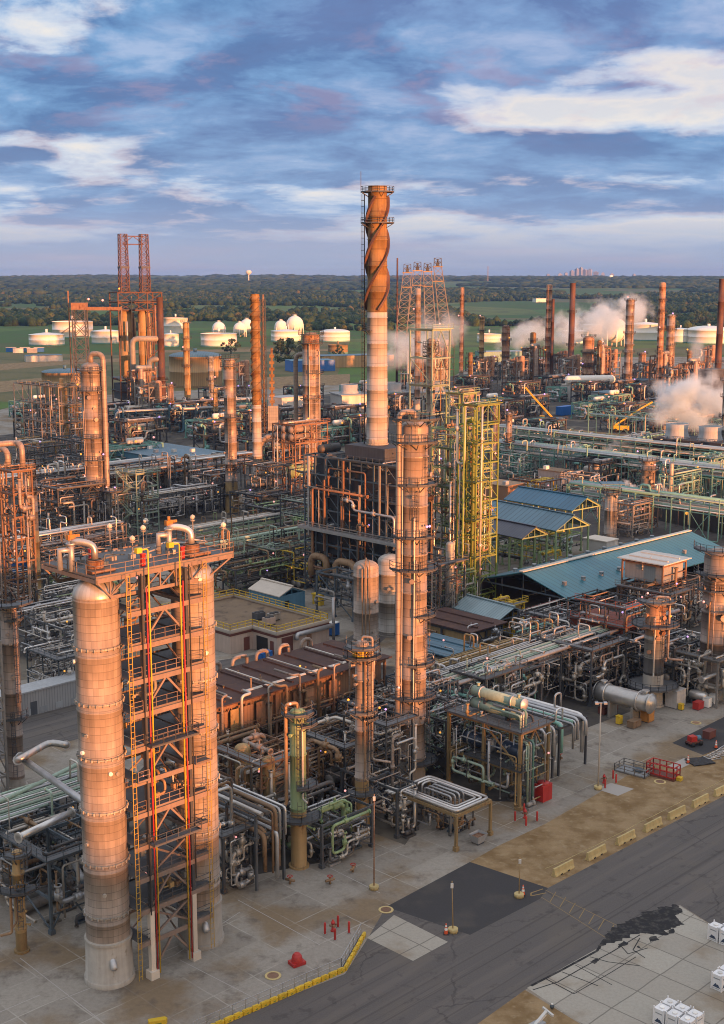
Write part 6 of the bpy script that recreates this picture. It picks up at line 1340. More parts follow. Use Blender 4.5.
# ---------------------------------------------------------------- tank farms beyond the plant
for a in (('low white tank with a teal foot nearest the far fence line', 47, 346, 334.5, 35, 'cone'), ('tall white tank with a slanting stair behind the low one', 73, 338, 321.5, 40, 'flat'), ('white tank partly hidden by the tan coker drums', 106, 344, 331, 28, 'cone'), ('white tank with a broad side behind the far brown chimney', 176, 334, 318, 24, 'flat'),
          ('small white tank with a green foot beside the banded column', 171, 347, 334, 16, 'cone'), ('wide low white tank below the two nearest gas spheres', 219, 347, 333.5, 36, 'flat'), ('white tank under the paired gas spheres', 286, 342, 331, 30, 'cone'), ('dome-roofed white tank right of the broad sunlit column', 335, 342, 332, 30, 'dome'),
          ('far white tank under the green field', 489, 343, 334, 24, 'flat'), ('long white tank left of the far domed tank', 597, 335, 325, 28, 'cone'), ('big white tank behind the tall sunlit column', 645, 341, 324, 34, 'cone'), ('white tank between the dark column and the domed tank', 680, 343, 329, 20, 'cone'), ('widest white tank with a shallow dome near the edge chimney', 708, 344, 330, 42, 'dome'), ('small white tank low beside the steam', 575, 344, 331, 26, 'cone')):
    tank(a[0], a[1], a[2], a[3], a[4], roof=a[5], stair='slanting' in a[0])
tank('low rust-streaked tank before the dome-roofed tank', 338, 354, 345, 20, 'tan_paint', 'flat', stair=False)
for i, (px, py, d, lab) in enumerate(((219, 337, 13.5, 'gas sphere standing alone left of the spheres'), (240, 337, 13, 'gas sphere next to the lone one'), (247, 336, 15, 'larger gas sphere hidden partly by the finned chimney'), (281, 335, 13, 'smaller gas sphere of the close pair'), (295, 335, 17, 'largest gas sphere of the close pair'), (614, 346, 25, 'big pale sphere beside the far sunlit column'))): sphere(lab, px, py, d, 'white gas spheres', 0)
for a in ((('long low tan warehouse beyond the plant lawn'), 322, 368, 60, 20, 9, 'tank_ribbed', 'roof_slate'), ('bright blue shed behind the dark lawn tree', 292, 372, 34, 18, 8, 'bin_blue', 'shed_blue'), ('pale low building in the far left field', 26, 362, 30, 12, 5, 'siding_white', 'roof_blue'), ('teal-walled low building under the far white tank', 484, 362, 40, 18, 8, 'teal_paint', 'grey_wall'), ('tiny white farmhouse at the edge of the green field', 536, 304, 30, 20, 14, 'white_paint', 'roof_slate')):
    block('far_building', a[0], 'building', g(a[1], a[2]), a[3], a[4], a[5], a[6], a[7], rz=R(20))
for i in range(5): block('work_cabin', 'small low cabin in the row on the far left field', 'cabin', g(6+i*7, 352+(i % 2)), 9, 5, 4, ('bin_blue', 'white_paint', 'shed_blue', 'grey_wall', 'bin_blue')[i], 'roof_white', rz=R(8), group='cabins on the far field')
for i, (px, py, h, w, lab) in enumerate(((288, 366, 21, 22, 'round dark tree on the lawn beside the blue shed'), (281, 356, 15, 17, 'lower dark tree left of the lawn tree'), (339, 358, 11, 12, 'small dark tree by the rust-streaked tank'), (231, 354, 14, 20, 'spreading tree below the wide low white tank'), (300, 356, 13, 16, 'bushy tree between the blue shed and the broad column'), (660, 330, 26, 34, 'wide tree cluster top behind the big white tank'), (640, 329, 22, 30, 'dark tree left of the wide tree behind the tanks'), (700, 328, 24, 34, 'dark tree above the widest domed tank'), (585, 327, 20, 26, 'tree beyond the steam by the long white tank'))):
    tree(lab, px, py, h, w, 'trees beyond the plant', 200+i)
# on the horizon
for i, (px, w, yt) in enumerate(((560, 9, 274), (566, 6, 273), (572, 8, 271), (577, 7, 269), (581, 7, 268), (585, 9, 270), (590, 8, 269.5), (596, 10, 272), (603, 7, 273), (612, 8, 274), (548, 7, 274.5), (634, 6, 274.5))):
    X, Y, Z = at(px, yt, 14300); wm = w*.45*mpp(Y); z0 = land(X, Y)-5; t = thing('office_tower', 'pale blue distant city tower on the hazy horizon', 'tower', (X, Y, z0), R(10*i), 'distant city towers')
    MB().box(-wm/2, -wm/2, 0, wm/2, wm/2, Z-z0).build('wall', 'far_city', t); MB().cbox(0, 0, Z-z0+.1, wm*.5, wm*.5, 8).build('roof', 'far_city', t)
for lab, px, yt, Y, w, zs in (('white water tower standing above the far woods', 248.5, 270, 6500, 17, 0), ('pale water tower on the horizon beside the city', 611, 275, 9000, 17, 0)):
    X, _, Z = at(px, yt, Y); t = thing('water_tower', lab, 'water tower', (X, Y, land(X, Y)-3), 0); z1 = Z-land(X, Y)+3
    MB().lathe([(w*.16, 0), (w*.16, z1-w*1.4)], 16).build('stem', 'white_paint', t); MB().lathe([(w*.16, z1-w*1.4), (w*.8, z1-w*.9), (w*.9, z1-w*.5), (w*.6, z1-w*.1), (.01, z1)], 20).build('tank', 'white_paint', t)
X, Y, Z = at(488, 266, 6800); t = thing('radio_mast', 'thin grey lattice radio mast on the wooded horizon', 'mast', (X, Y, land(X, Y)), 0); b = MB(); lattice(b, (0, 0, 0), (0, 0, Z-land(X, Y)), 6, 3, 14, .5, .35); b.build('frame', 'grey_steel', t)
# steam
def steam(name, label, centre, ax, dens, scale, seed, col=(.80, .92, 1.0), thr=.40, tilt=0.0, fade=1.0, grow=None):
    m = bpy.data.materials.new(name); m.use_nodes = True; N = NT(m.node_tree); m.node_tree.nodes.remove(m.node_tree.nodes['Principled BSDF'])
    pv = N.n('VolumePrincipled'); pv.inputs['Color'].default_value = (*col, 1); pv.inputs['Anisotropy'].default_value = .1
    co = N.n('TexCoord').outputs['Object']; ln = N.n('VectorMath', operation='LENGTH'); N.l(co, ln.inputs[0])
    off = N.n('VectorMath', operation='ADD'); N.l(co, off.inputs[0]); off.inputs[1].default_value = (seed*3.1, seed*1.7, 0)
    n = N.noise(N.scaled(off.outputs[0], (ax[0]/ax[2], 1, 1)), scale, 4, .6)
    fl = N.step(ln.outputs['Value'], 1.0, .25)
    d = N.math('MULTIPLY', N.step(N.math('MULTIPLY_ADD', fl, .55, N.math('MULTIPLY_ADD', n, 1.9, -.95)), thr-.12, thr+.25), N.math('MULTIPLY', fl, dens))
    N.l(d, pv.inputs['Density']); N.l(pv.outputs[0], m.node_tree.nodes['Material Output'].inputs['Volume']); MAT[name+str(seed)] = m
    b = MB(); b.lathe([(math.sin(PI*i/12)+.0005, -math.cos(PI*i/12)) for i in range(13)], 20); o = b.build(name, name+str(seed)); o.location = centre; o.scale = ax; o.rotation_euler = (0, tilt, 0)
    m.cycles.volume_step_rate = .6 if hasattr(m, 'cycles') and hasattr(m.cycles, 'volume_step_rate') else 1
    tag(o, label, None, None, 'stuff'); return o
steam('steam', 'thick white steam boiling off the dark cooling tower', at(692, 402, 520), (30, 15, 19), .45, 1.9, 1)
steam('steam', 'wide white steam drifting behind the far stacks', at(596, 322, 980), (82, 26, 26), .14, 1.7, 2, tilt=R(-16))
steam('steam', 'thin white steam along the ground behind the paired stacks', at(524, 335, 960), (44, 20, 17), .1, 1.6, 7, tilt=R(-20))
steam('steam', 'white steam rising around the lattice derricks', at(404, 352, 690), (30, 14, 20), .12, 1.5, 3)
steam('steam', 'faint steam floating before the derrick block', at(440, 330, 690), (26, 14, 20), .08, 1.5, 8)
steam('steam', 'small curl of steam over the mint racks', at(618, 447, 470), (12, 4.5, 6), .6, 1.5, 4, tilt=R(-28))
steam('steam', 'short puff of steam beside the orange-topped column', at(630, 487, 380), (5.2, 2.5, 2.4), .8, 1.5, 5, tilt=R(35))
steam('steam', 'low puff of steam past the orange-topped column', at(660, 490, 385), (4, 2.5, 4), .3, 1.6, 6)
steam('steam', 'thin steam streak at the edge chimney', at(698, 352, 760), (9, 6, 14), .12, 1.6, 9)
steam('steam', 'little steam wisp above the silver pipe rack', at(560, 660, 230), (3.4, 1.4, 1.2), .6, 1.6, 10, tilt=R(30))
# ---------------------------------------------------------------- the crowded rows between the named structures
TH = (.07, .2)
for a in (
  ('tall thin-piped frame wedged between the slim pink and the thick central column', 386, 812, 5, 8, 12, 4, 'dark_steel', 30, ('pipe_dark', 'jacket_pink', 'pipe_pale', 'galv'), 301),
  ('brown thin-piped frame along the sunny foot of the rusty air cooler', 292, 812, 12, 6, 8, 3, 'orange_steel', 36, ('pipe_brown', 'jacket_pink', 'pipe_pale'), 302),
  ('second brown thin-piped frame at the far end of the rusty air cooler', 366, 768, 8, 6, 9, 3, 'dark_steel', 32, ('pipe_brown', 'pipe_pale', 'pipe_dark'), 303),
  ('dark frame of thin silver pipes just right of the thick central column', 430, 760, 6, 9, 11, 4, 'blue_steel', 34, ('galv', 'pipe_pale', 'pipe_dark'), 304),
  ('frame of standing silver bends behind the tan two-deck structure', 484, 742, 9, 7, 10, 3, 'dark_steel', 34, ('alu', 'galv', 'pale_green', 'pipe_pale'), 305),
  ('frame of mixed bends on the far side of the broad silver rack', 540, 690, 9, 9, 9, 3, 'dark_steel', 34, ('alu', 'pipe_pale', 'teal_paint', 'pipe_dark'), 306),
  ('frame of mixed bends between the broad silver rack and the teal shed', 560, 662, 13, 10, 8, 3, 'dark_steel', 36, ('pipe_pale', 'pipe_dark', 'galv', 'red_steel'), 307),
  ('pipe frame before the silver vessel and the red-railed structure', 612, 694, 7, 9, 8, 3, 'dark_steel', 34, ('jacket_pink', 'pipe_pale', 'pipe_dark'), 308),
  ('frame of white bends squeezed in right of the round-ringed column', 690, 690, 8, 9, 7.5, 3, 'grey_steel', 34, ('pipe_pale', 'alu', 'pipe_dark'), 309),
  ('dim frame behind the blue-grey air cooler box at the teal shed end', 690, 628, 8, 12, 9, 3, 'dark_steel', 26, ('pipe_dark', 'pipe_pale'), 310),
  ('small frame of bright pipes right behind the big drum', 60, 700, 8, 10, 7, 2, 'blue_steel', 30, ('alu', 'pipe_pale', 'pipe_dark'), 311),
  ('dark green-piped frame behind the twin drum deck', 70, 640, 10, 12, 8, 3, 'dark_steel', 32, ('green_paint', 'alu', 'pipe_dark', 'pipe_pale'), 312),
  ('crowded low frame left of the blue container with a white lid', 12, 618, 9, 12, 8, 2, 'dark_steel', 26, ('pipe_pale', 'pipe_dark', 'alu'), 313),
  ('low frame of thin pipes right of the blue container with a white lid', 52, 588, 10, 12, 8, 3, 'dark_steel', 30, ('pipe_dark', 'alu', 'pipe_brown'), 314),
  ('dark frame around the foot of the stout looped column', 112, 540, 8, 14, 13, 4, 'dark_steel', 30, ('pipe_pale', 'pipe_dark', 'galv'), 315),
  ('dark mid-height frame crammed with pale bends left of the looped column', 72, 520, 9, 16, 17, 5, 'blue_steel', 32, ('pipe_pale', 'pipe_dark', 'alu'), 316),
  ('wide dark frame in front of the broad grey three-deck frame', 40, 505, 12, 18, 18, 5, 'dark_steel', 32, ('pipe_pale', 'pipe_dark', 'tan_paint'), 317),
  ('long dark frame carrying silver bends behind the exchanger bank', 120, 508, 34, 8, 10, 3, 'dark_steel', 40, ('alu', 'galv', 'pipe_pale', 'pipe_dark'), 318),
  ('dark frame between the exchanger bank and the cage-ladder column', 212, 512, 10, 12, 11, 3, 'dark_steel', 30, ('pipe_dark', 'alu', 'pipe_pale'), 319),
  ('long low frame of dark lines in front of the blue-grey low roof', 150, 492, 36, 7, 9, 3, 'dark_steel', 36, ('pipe_dark', 'alu', 'galv'), 320),
  ('dark frame between the flared chimney and the open brown frame', 268, 522, 8, 10, 16, 5, 'dark_steel', 30, ('pipe_brown', 'pipe_dark', 'pipe_pale'), 321),
  ('dark frame right of the open brown frame', 330, 536, 8, 16, 17, 5, 'dark_steel', 32, ('pipe_dark', 'pipe_pale', 'orange_steel'), 322),
  ('greenish low frame beneath the covered bridge toward the furnace', 276, 584, 10, 12, 8, 3, 'pale_green', 30, ('pale_green', 'pipe_brown', 'pipe_dark'), 323),
  ('second dark low frame behind the small blue shed', 316, 592, 6, 14, 9, 3, 'dark_steel', 28, ('pipe_dark', 'pipe_brown', 'yellow_paint'), 324),
  ('steel frame with ducts at the right flank of the thick central column', 440, 640, 7, 10, 15, 5, 'dark_steel', 30, ('grey_steel', 'pipe_dark', 'orange_steel'), 325),
  ('mint-piped frame in front of the long mint rack', 520, 482, 18, 10, 9, 3, 'teal_paint', 30, ('teal_paint', 'pipe_pale', 'alu'), 326),
  ('brown-topped frame beside the rusty-walled low building', 540, 512, 10, 12, 9, 3, 'orange_steel', 26, ('pipe_brown', 'yellow_paint', 'pipe_pale'), 327),
  ('grey frame of thin stacks behind the farthest green-framed shed', 588, 512, 9, 12, 10, 3, 'grey_steel', 30, ('pipe_pale', 'galv', 'pipe_dark'), 328),
  ('mint frame left of the dark cooling tower wall', 628, 486, 12, 10, 9, 3, 'teal_paint', 30, ('teal_paint', 'pipe_pale', 'pipe_dark'), 329),
  ('mint frame right in front of the dark blast wall', 672, 512, 16, 5, 11, 4, 'teal_paint', 30, ('pale_green', 'teal_paint', 'pipe_dark'), 330),
  ('mint frame at the frame edge below the cooling tower', 712, 492, 16, 9, 11, 4, 'teal_paint', 30, ('teal_paint', 'pipe_pale', 'galv'), 331),
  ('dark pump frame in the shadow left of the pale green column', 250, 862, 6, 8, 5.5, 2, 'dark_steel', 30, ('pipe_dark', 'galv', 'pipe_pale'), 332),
  ('dark frame under the thin pipe deck by the drum foot', 66, 900, 8, 14, 7, 2, 'blue_steel', 24, ('pipe_dark', 'galv', 'blue_steel'), 333),
  ('pipe frame below the decks of the green deck tower', 456, 622, 6, 9, 10, 3, 'green_paint', 26, ('green_paint', 'pipe_dark', 'pipe_pale'), 334),
  ):
    lab, px, py, w, d, h, lv_, st, np_, pm, sd_ = a
    unit(lab, px, py, w, d, h, lv_, st, pipes=np_, decks=(lv_-1,) if sd_ % 2 else (), pmats=pm, prad=TH if py > 560 else (.12, .3), seed=sd_, lamps=2, exch=sd_ % 3 == 0, pumps=2, vert=1 if sd_ % 5 == 0 else 0, col=.2)
rack('second silver pipe rack crossing toward the dark-footed column', g(520, 716), along(g(520, 716), 40), 7.0, 4, 1, 7, 'dark_steel', pmats=('alu', 'pipe_pale', 'galv'), prad=(.1, .24), drop=.3, seed=340)
rack('thin pipe rack from the central column toward the small pump house', g(424, 726), along(g(424, 726), 34), 8.5, 4, 1, 6, 'tan_paint', pmats=('tan_paint', 'pipe_pale', 'galv'), prad=(.1, .22), seed=341)
rack('pipe rack along the dark lane behind the blue container', g(-5, 590), along(g(-5, 590), 36), 8, 5, 2, 7, 'dark_steel', pmats=('alu', 'pipe_pale', 'pipe_dark'), prad=(.12, .26), seed=342)
rack('pipe rack between the pink building and the cage-ladder column', g(196, 566), along(g(196, 566), 34), 6.5, 5, 2, 7, 'pale_green', pmats=('pipe_brown', 'pipe_pale', 'green_paint'), prad=(.12, .26), seed=343)
for a in ((0, 455, 412, 'between the lattice tower head and the warehouse'), (2, 588, 420, 'left end of the mint truss'), (4, 524, 418, 'against the pale warehouse end'), (3, 600, 388, 'right behind the wide orange-banded vessel'), (0, 676, 390, 'behind the sunlit dark-column pair'), (1, 560, 384, 'between the paired stacks and the red chimney'), (4, 480, 372, 'nearest the white tank below the green field'), (1, 650, 396, 'around the foot of the tall dark column'),
          (0, 300, 410, 'left of the long tan warehouse'), (2, 352, 400, 'behind the multi-cell cooling tower'), (1, 240, 398, 'on the lawn edge right of the banded column'), (4, 186, 424, 'in front of the banded column'), (0, 70, 452, 'in the shade of the broad grey frame'), (2, 110, 470, 'left of the blue-grey low roof'), (4, 262, 468, 'behind the cage-ladder column, near the chimney'), (0, 214, 454, 'right of the blue-grey low roof'), (1, 708, 376, 'beyond the edge furnace'), (3, 692, 412, 'behind the cooling tower steam'), (0, 624, 432, 'between the mint truss and the second yellow crane'), (4, 668, 436, 'left flank of the dark cooling tower')):
    far(*a)
sheet('shade_slab', [(-40, 900), (75, 880), (60, 850), (210, 840), (228, 880), (345, 858), (365, 830), (405, 845), (440, 795), (462, 800), (516, 802), (532, 790), (545, 768), (560, 738), (640, 708), (724, 700), (724, 600), (560, 640), (500, 600), (430, 620), (405, 668), (345, 660), (222, 690), (120, 790), (-40, 800)], .012, 'asphalt_shade')  # dark sheet laid for the near-black shade among the units
sheet('shade_slab', [(-40, 690), (75, 672), (120, 560), (230, 530), (345, 560), (430, 610), (480, 580), (500, 500), (724, 520), (724, 380), (480, 372), (360, 390), (130, 420), (-40, 440)], .006, 'asphalt_shade')  # far sheet, darkened likewise for the shade among equipment
# ---------------------------------------------------------------- the apron, the road edge and the pad in front
def pole(label, px, py, ytop, r=.09, mat='tan_paint', head=False, base=True, name='light_pole', cat='pole', tilt=0.0):
    X, Y = g(px, py); H = hz(ytop, Y); t = thing(name, label, cat, (X, Y, 0), 0)
    MB().tube([(0, 0, 0), (tilt*H, 0, H)], [r, r*.7], 10).build('shaft', mat, t)
    if base: MB().cyl(0, 0, 0, .45, .55, 14).build('base', 'jersey', t)
    if head: b = MB(); b.beam((-.6, 0, H), (.6, 0, H), .12); b.cbox(-.6, -.1, H-.1, .45, .6, .25); b.cbox(.6, -.1, H-.1, .45, .6, .25); b.build('lamp_head', 'galv', t)
    else: MB().cbox(tilt*H, -.12, H-.75, .3, .12, .5).build('sign_plate', 'white_paint', t)
    return t
pole('tall thin rusty pole on the apron before the slim pink column', 374, 889, 794, .09, 'jacket_rust', base=True)
pole('tall lamp pole at the edge of the dirt strip', 598, 789, 703, .12, 'roof_white', head=True)
pole('short leaning rusty post in a round base with a sign, beside the dark lot', 453, 932, 881, .07, 'tan_paint', tilt=-.03)
pole('short rusty post with a plate at the striped road marking', 519, 897, 857, .07, 'tan_paint')
def cone(label, px, py):
    X, Y = g(px, py); t = thing('traffic_cone', label, 'traffic cone', (X, Y, .02), 0); s = 1.15
    MB().cbox(0, 0, 0, .55*s, .55*s, .06).build('base', 'black', t); MB().lathe([(.2*s, .06), (.05*s, 1.05*s), (.01, 1.06*s)], 12).build('body', 'cone_orange', t)
    b = MB(); b.lathe([(.155*s, .4*s), (.115*s, .62*s)], 12); b.build('band', 'white_paint', t); b = MB(); b.lathe([(.10*s, .74*s), (.075*s, .9*s)], 12); b.build('band', 'white_paint', t)
cone('orange cone next to the leaning post by the dark lot', 446, 934); cone('orange cone next to the post at the striped road marking', 523, 895); cone('orange and white cone beside the black tarp', 688, 763); cone('small orange cone on the dark asphalt patch', 716, 748)
# concrete barriers along the road
for i, (px, py) in enumerate(((563, 872), (596, 856), (625.5, 841), (652.5, 828), (676.5, 816), (700, 804), (722, 793))):
    o = thing('concrete_barrier', '%s tan concrete barrier from the striped marking along the dirt strip' % ('first', 'second', 'third', 'fourth', 'fifth', 'sixth', 'last')[i], 'barrier', (*g(px, py), .013), R(44)+rng.uniform(-.03, .03), 'concrete barriers along the dirt strip')
    b = MB(); pr = [(-.34, 0), (-.34, .1), (-.2, .38), (-.11, 1.0), (.11, 1.0), (.2, .38), (.34, .1), (.34, 0)]; L = 3.7; n = len(pr)
    b.add([(-L/2, y, z) for y, z in pr]+[(L/2, y, z) for y, z in pr], [(k, (k+1) % n, n+(k+1) % n, n+k) for k in range(n)]+[tuple(reversed(range(n))), tuple(range(n, 2*n))]); b.build('body', 'jersey', o)
    b = MB(); b.box(-.9, -.36, .002, -.5, .36, .14); b.box(.5, -.36, .002, .9, .36, .14); b.build('drain_slot', 'black', o)
P = [Vector((*g(x, y), .55)) for x, y in ((545, 873), (580, 857), (610, 842), (640, 826), (668, 812), (690, 800), (724, 783))]
b = MB(); A0 = P[0].copy()
for p, q in zip(P, P[1:]): b.tube([p-A0, (p+q)/2-A0-Vector((0, 0, .08)), q-A0], .03, 6)
tag(b.build('barrier_rope', 'jersey', loc=tuple(A0)), 'sagging tan rope strung behind the concrete barriers', 'rope')
# yellow blocks with the grey hand rail
line = [(196, 1036), (345, 971), (365, 935)]; W3 = [Vector((*g(x, y), 0)) for x, y in line]; n = 0
rail_pts = []
for a, b_ in zip(W3, W3[1:]):
    d = (b_-a); L = d.length; d.normalize(); k = int(L/1.02); nn = Vector((-d.y, d.x, 0))
    for i in range(k):
        c = a+d*(L*(i+.5)/k); o = thing('barrier_block', 'small yellow plastic barrier block in the row below the grey hand rail', 'barrier', (c.x, c.y, .012), math.atan2(d.y, d.x), 'yellow barrier blocks'); s = L/k*.5
        m_ = MB(); m_.prism([(-s+.02, -.17), (s-.22, -.17), (s-.02, -.08), (s-.02, .08), (s-.22, .17), (-s+.02, .17)], 0, .46 if i % 2 else .4); m_.prism([(-s+.1, -.1), (s-.3, -.1), (s-.3, .1), (-s+.1, .1)], .38, .52); m_.build('body', 'yellow_paint', o)
        MB().box(-.16, -.18, .08, .12, .18, .2).build('recess', 'yellow_green', o); n += 1
    rail_pts.append((a+nn*.45, b_+nn*.45))
A0 = rail_pts[0][0]; b = MB(); b.rail([tuple(rail_pts[0][0]-A0), tuple(rail_pts[0][1]-A0+Vector((-.1, 0, 0))), tuple(rail_pts[1][1]-A0)], 1.25, .04, 1.5); tag(b.build('hand_rail', 'galv', loc=tuple(A0)), 'grey steel hand rail along the yellow barrier blocks', 'railing')
for i in range(3): pass
c = g(158, 1024); o = thing('barrier_block', 'lone yellow block lying on the slab before the drums', 'barrier', (*c, .01), .3); MB().prism([(-.9, -.3), (.7, -.3), (.9, 0), (.7, .3), (-.9, .3)], 0, .5).build('body', 'yellow_paint', o); MB().box(-.5, -.31, .1, .3, .31, .25).build('recess', 'yellow_green', o)
# hydrants with their guard posts
def hydrant(where, px, py, posts, lean=False):
    t = thing('fire_hydrant', 'dark red fire hydrant '+where, 'hydrant', (*g(px, py), .01), .4)
    MB().lathe([(.28, 0), (.28, .1), (.17, .12), (.17, .9), (.24, .92), (.24, 1.0), (.2, 1.05), (.1, 1.25), (.05, 1.35), (.01, 1.36)], 14).build('body', 'red_paint', t); b = MB(); b.tube([(-.4, 0, .7), (.4, 0, .7)], .12, 10); b.tube([(0, -.4, .7), (0, 0, .7)], .15, 10); b.build('outlet', 'orange_steel', t)
    for x, y in posts: o = thing('guard_post', 'red guard post around the hydrant '+where, 'bollard', (*g(x, y), .01), 0, 'red guard posts '+where); MB().lathe([(.13, 0), (.13, 1.25), (.09, 1.33), (.01, 1.36)], 12).build('post', 'red_paint', o); MB().lathe([(.2, 0), (.2, .05), (.135, .06)], 12).build('base', 'concrete', o)
hydrant('on the open apron behind the hand rail', 333, 931, ((325, 934), (338, 927), (349, 933), (335, 940)))
hydrant('in front of the tan two-deck structure', 525, 818, ((515, 821), (524, 813), (537, 821), (526, 826)))
hydrant('beside the lamp pole and the pale patch', 604, 783, ((605, 788), (613, 779), (616, 783)))
o = thing('red_cover', 'rounded red fibreglass cover alone on the concrete apron', 'cover', (*g(297, 964), .01), .6); MB().lathe([(.62, 0), (.6, .5), (.5, .95), (.3, 1.2), (.01, 1.25)], 14).build('hood', 'red_paint', o); MB().cbox(0, 0, .0, 1.5, 1.2, .35).build('base', 'red_paint', o)
o = thing('red_cabinet', 'red round-shouldered cabinet by the tan two-deck structure', 'cabinet', (*g(543, 800), .01), SITE); MB().cbox(0, 0, .1, 2.0, 1.5, 2.3).build('body', 'red_paint', o); b = MB(); b.lathe([(.9, 2.42), (.85, 2.6), (.3, 2.75), (.01, 2.78)], 14); b.build('lid', 'red_paint', o); MB().cbox(0, 0, 0, 1.9, 1.4, .1).build('base', 'concrete', o); b = MB(); b.box(-.8, -.77, .3, -.05, -.75, 2.1); b.box(.05, -.77, .3, .8, -.75, 2.1); b.build('door', 'red_paint', o)
o = thing('waste_skip', 'small grey tipping skip with rusty inside near the pipe table', 'skip', (*g(478, 843), .01), SITE)
b = MB(); b.add([(-.6, -.5, .15), (.6, -.5, .15), (.6, .5, .15), (-.6, .5, .15), (-1, -.8, 1.25), (1, -.8, 1.25), (1, .8, 1.25), (-1, .8, 1.25)], [(3, 2, 1, 0), (0, 1, 5, 4), (1, 2, 6, 5), (2, 3, 7, 6), (3, 0, 4, 7)]); b.build('tub', 'galv', o); b = MB(); b.cbox(0, 0, .9, 1.5, 1.1, .12); b.build('rubbish', 'orange_steel', o); b = MB(); b.box(-.6, -.5, 0, .6, -.4, .15); b.box(-.6, .4, 0, .6, .5, .15); b.build('skid', 'dark_steel', o)
def manhole(lab, px, py, z=.014): o = thing('manhole_cover', lab, 'manhole', (*g(px, py), z), 0); MB().cyl(0, 0, 0, .05, .85, 20).build('ring', 'jersey', o); MB().cyl(0, 0, .051, .07, .6, 16).build('lid', 'orange_steel', o)
manhole('rusty manhole cover at the corner of the dark lot', 386, 910); manhole('small rusty manhole cover near the red fibreglass cover', 273, 976); manhole('pale orange manhole ring behind the lattice cage on the dirt', 660, 782, .02); manhole('faint rusty manhole on the yard right of the tan crate', 696, 723)
# totes on the pad
def tote_proto(label, loc, rz, group):
    t = thing('bulk_tote', label, 'tote', loc, rz, group); w = 1.22
    MB().cbox(0, 0, .2, w-.08, w-.08, 1.45).build('body', 'tote_white', t)
    b = MB(); b.cbox(0, 0, 0, w-.1, w-.1, .12); b.build('pallet', 'tote_white', t)
    for x in (-w/2+.06, w/2-.06):
        for y in (-w/2+.06, w/2-.06): b = MB(); b.cbox(x, y, 0, .13, .13, 1.68); b.cyl(x, y, 1.68, 1.82, .07, 8); b.build('corner_post', 'tote_white', t)
    b = MB(); b.cyl(0, 0, 1.65, 1.76, .24, 14); b.build('cap', 'white_paint', t)
    for sgn, ax in ((-1, 'y'), (-1, 'x')):
        b = MB(); k = -w/2+.035
        for pts in ([(-.42, .32), (-.1, .75), (.05, .58), (.14, .68), (.42, .32)], ):
            q = [((p, k, z) if ax == 'y' else (k, -p, z)) for p, z in pts]; q2 = [((p, k-.012, z) if ax == 'y' else (k-.012, -p, z)) for p, z in pts]
            m_ = len(q); b.add(q+q2, [tuple(range(m_)), tuple(reversed(range(m_, 2*m_)))]+[(i, m_+i, m_+(i+1) % m_, (i+1) % m_) for i in range(m_)])
        b.build('mountain_mark', 'blue_tank', t)
        b = MB(); k2 = k-.012
        b.box(*((-.36, k2, 1.2, .36, k+.004, 1.3) if ax == 'y' else (k2, -.36, 1.2, k+.004, .36, 1.3))); b.build('label_strip', 'grey_wall', t)
    return t
tp = None
def tote(lab, x, y, grp='white totes on the concrete pad', z=.02):
    global tp
    rz = SITE+rng.uniform(-.04, .04)
    if tp is None: tp = tote_proto(lab, (x, y, z), rz, grp)
    else: dup(tp, (x, y, z), rz, lab, grp)
p0 = g(670, 1002, 1.65)
for r_ in range(2):
    for k in range(3): tote(('back', 'front')[r_]+' row white tote of the six-block, '+('end nearest the road', 'middle one', 'end nearest the frame edge')[k], *along(along(p0, k*1.36, -45), r_*1.36, 225))
p0 = g(716, 925, 1.65)
for k in range(2): tote(('white tote at the end of the pair', 'white tote cut by the frame edge in the pair')[k]+' by the asphalt corner', *along(p0, k*1.36, -45))
p0 = g(727, 968, 1.65)
for k in range(2): tote(('upper', 'lower')[k]+' white tote of the sliver at the frame edge', *along(p0, k*1.36, 225))
# yard things at the right
def crate(name, lab, cat, px, py, w, d, h, mat, lid=None, rz=SITE):
    o = thing(name, lab, cat, (*g(px, py), .02), rz); MB().cbox(0, 0, .1, w, d, h).build('body', mat, o); b = MB(); b.cbox(0, 0, h+.1, w+.1, d+.1, .08); b.build('lid', lid or mat, o); b = MB(); b.box(-w/2, -d/2, 0, -w/2+.15, d/2, .1); b.box(w/2-.15, -d/2, 0, w/2, d/2, .1); b.build('skid', 'dark_steel', o); return o
crate('wooden_crate', 'tall orange-brown crate under the end of the silver vessel', 'crate', 647, 721, 1.6, 1.6, 2.0, 'orange_box'); crate('brown_crate', 'low brown crate in front of the silver vessel', 'crate', 634, 727, 2.2, 1.2, 1.0, 'pipe_brown'); crate('brown_crate', 'long dark red crate beneath the silver vessel', 'crate', 608, 712, 4.0, 1.2, 1.0, 'maroon')
crate('yellow_bin', 'yellow waste bin near the silver vessel saddle', 'bin', 619, 724, .8, .8, 1.2, 'yellow_paint'); crate('yellow_bin', 'yellow waste bin before the grey covered box', 'bin', 681, 710, .7, .7, .9, 'yellow_paint')
crate('covered_box', 'large box under a grey tarp beside the dark-footed column', 'box', 675, 706, 2.8, 2.2, 2.8, 'tarp'); crate('white_bag', 'white bulk bag left of its twin at the yard edge', 'bulk bag', 707, 707, 1.1, 1.1, 1.5, 'white_paint'); crate('white_bag', 'white bulk bag right of its twin at the yard edge', 'bulk bag', 713, 704, 1.1, 1.1, 1.5, 'white_paint')
crate('red_generator', 'small dark red machine alone on the dark asphalt patch', 'generator', 709, 738, 1.9, 1.2, 1.1, 'maroon'); crate('red_toolbox', 'red toolbox in front of the silver drum', 'toolbox', 698, 709, 1.7, 1.1, 1.1, 'red_paint')
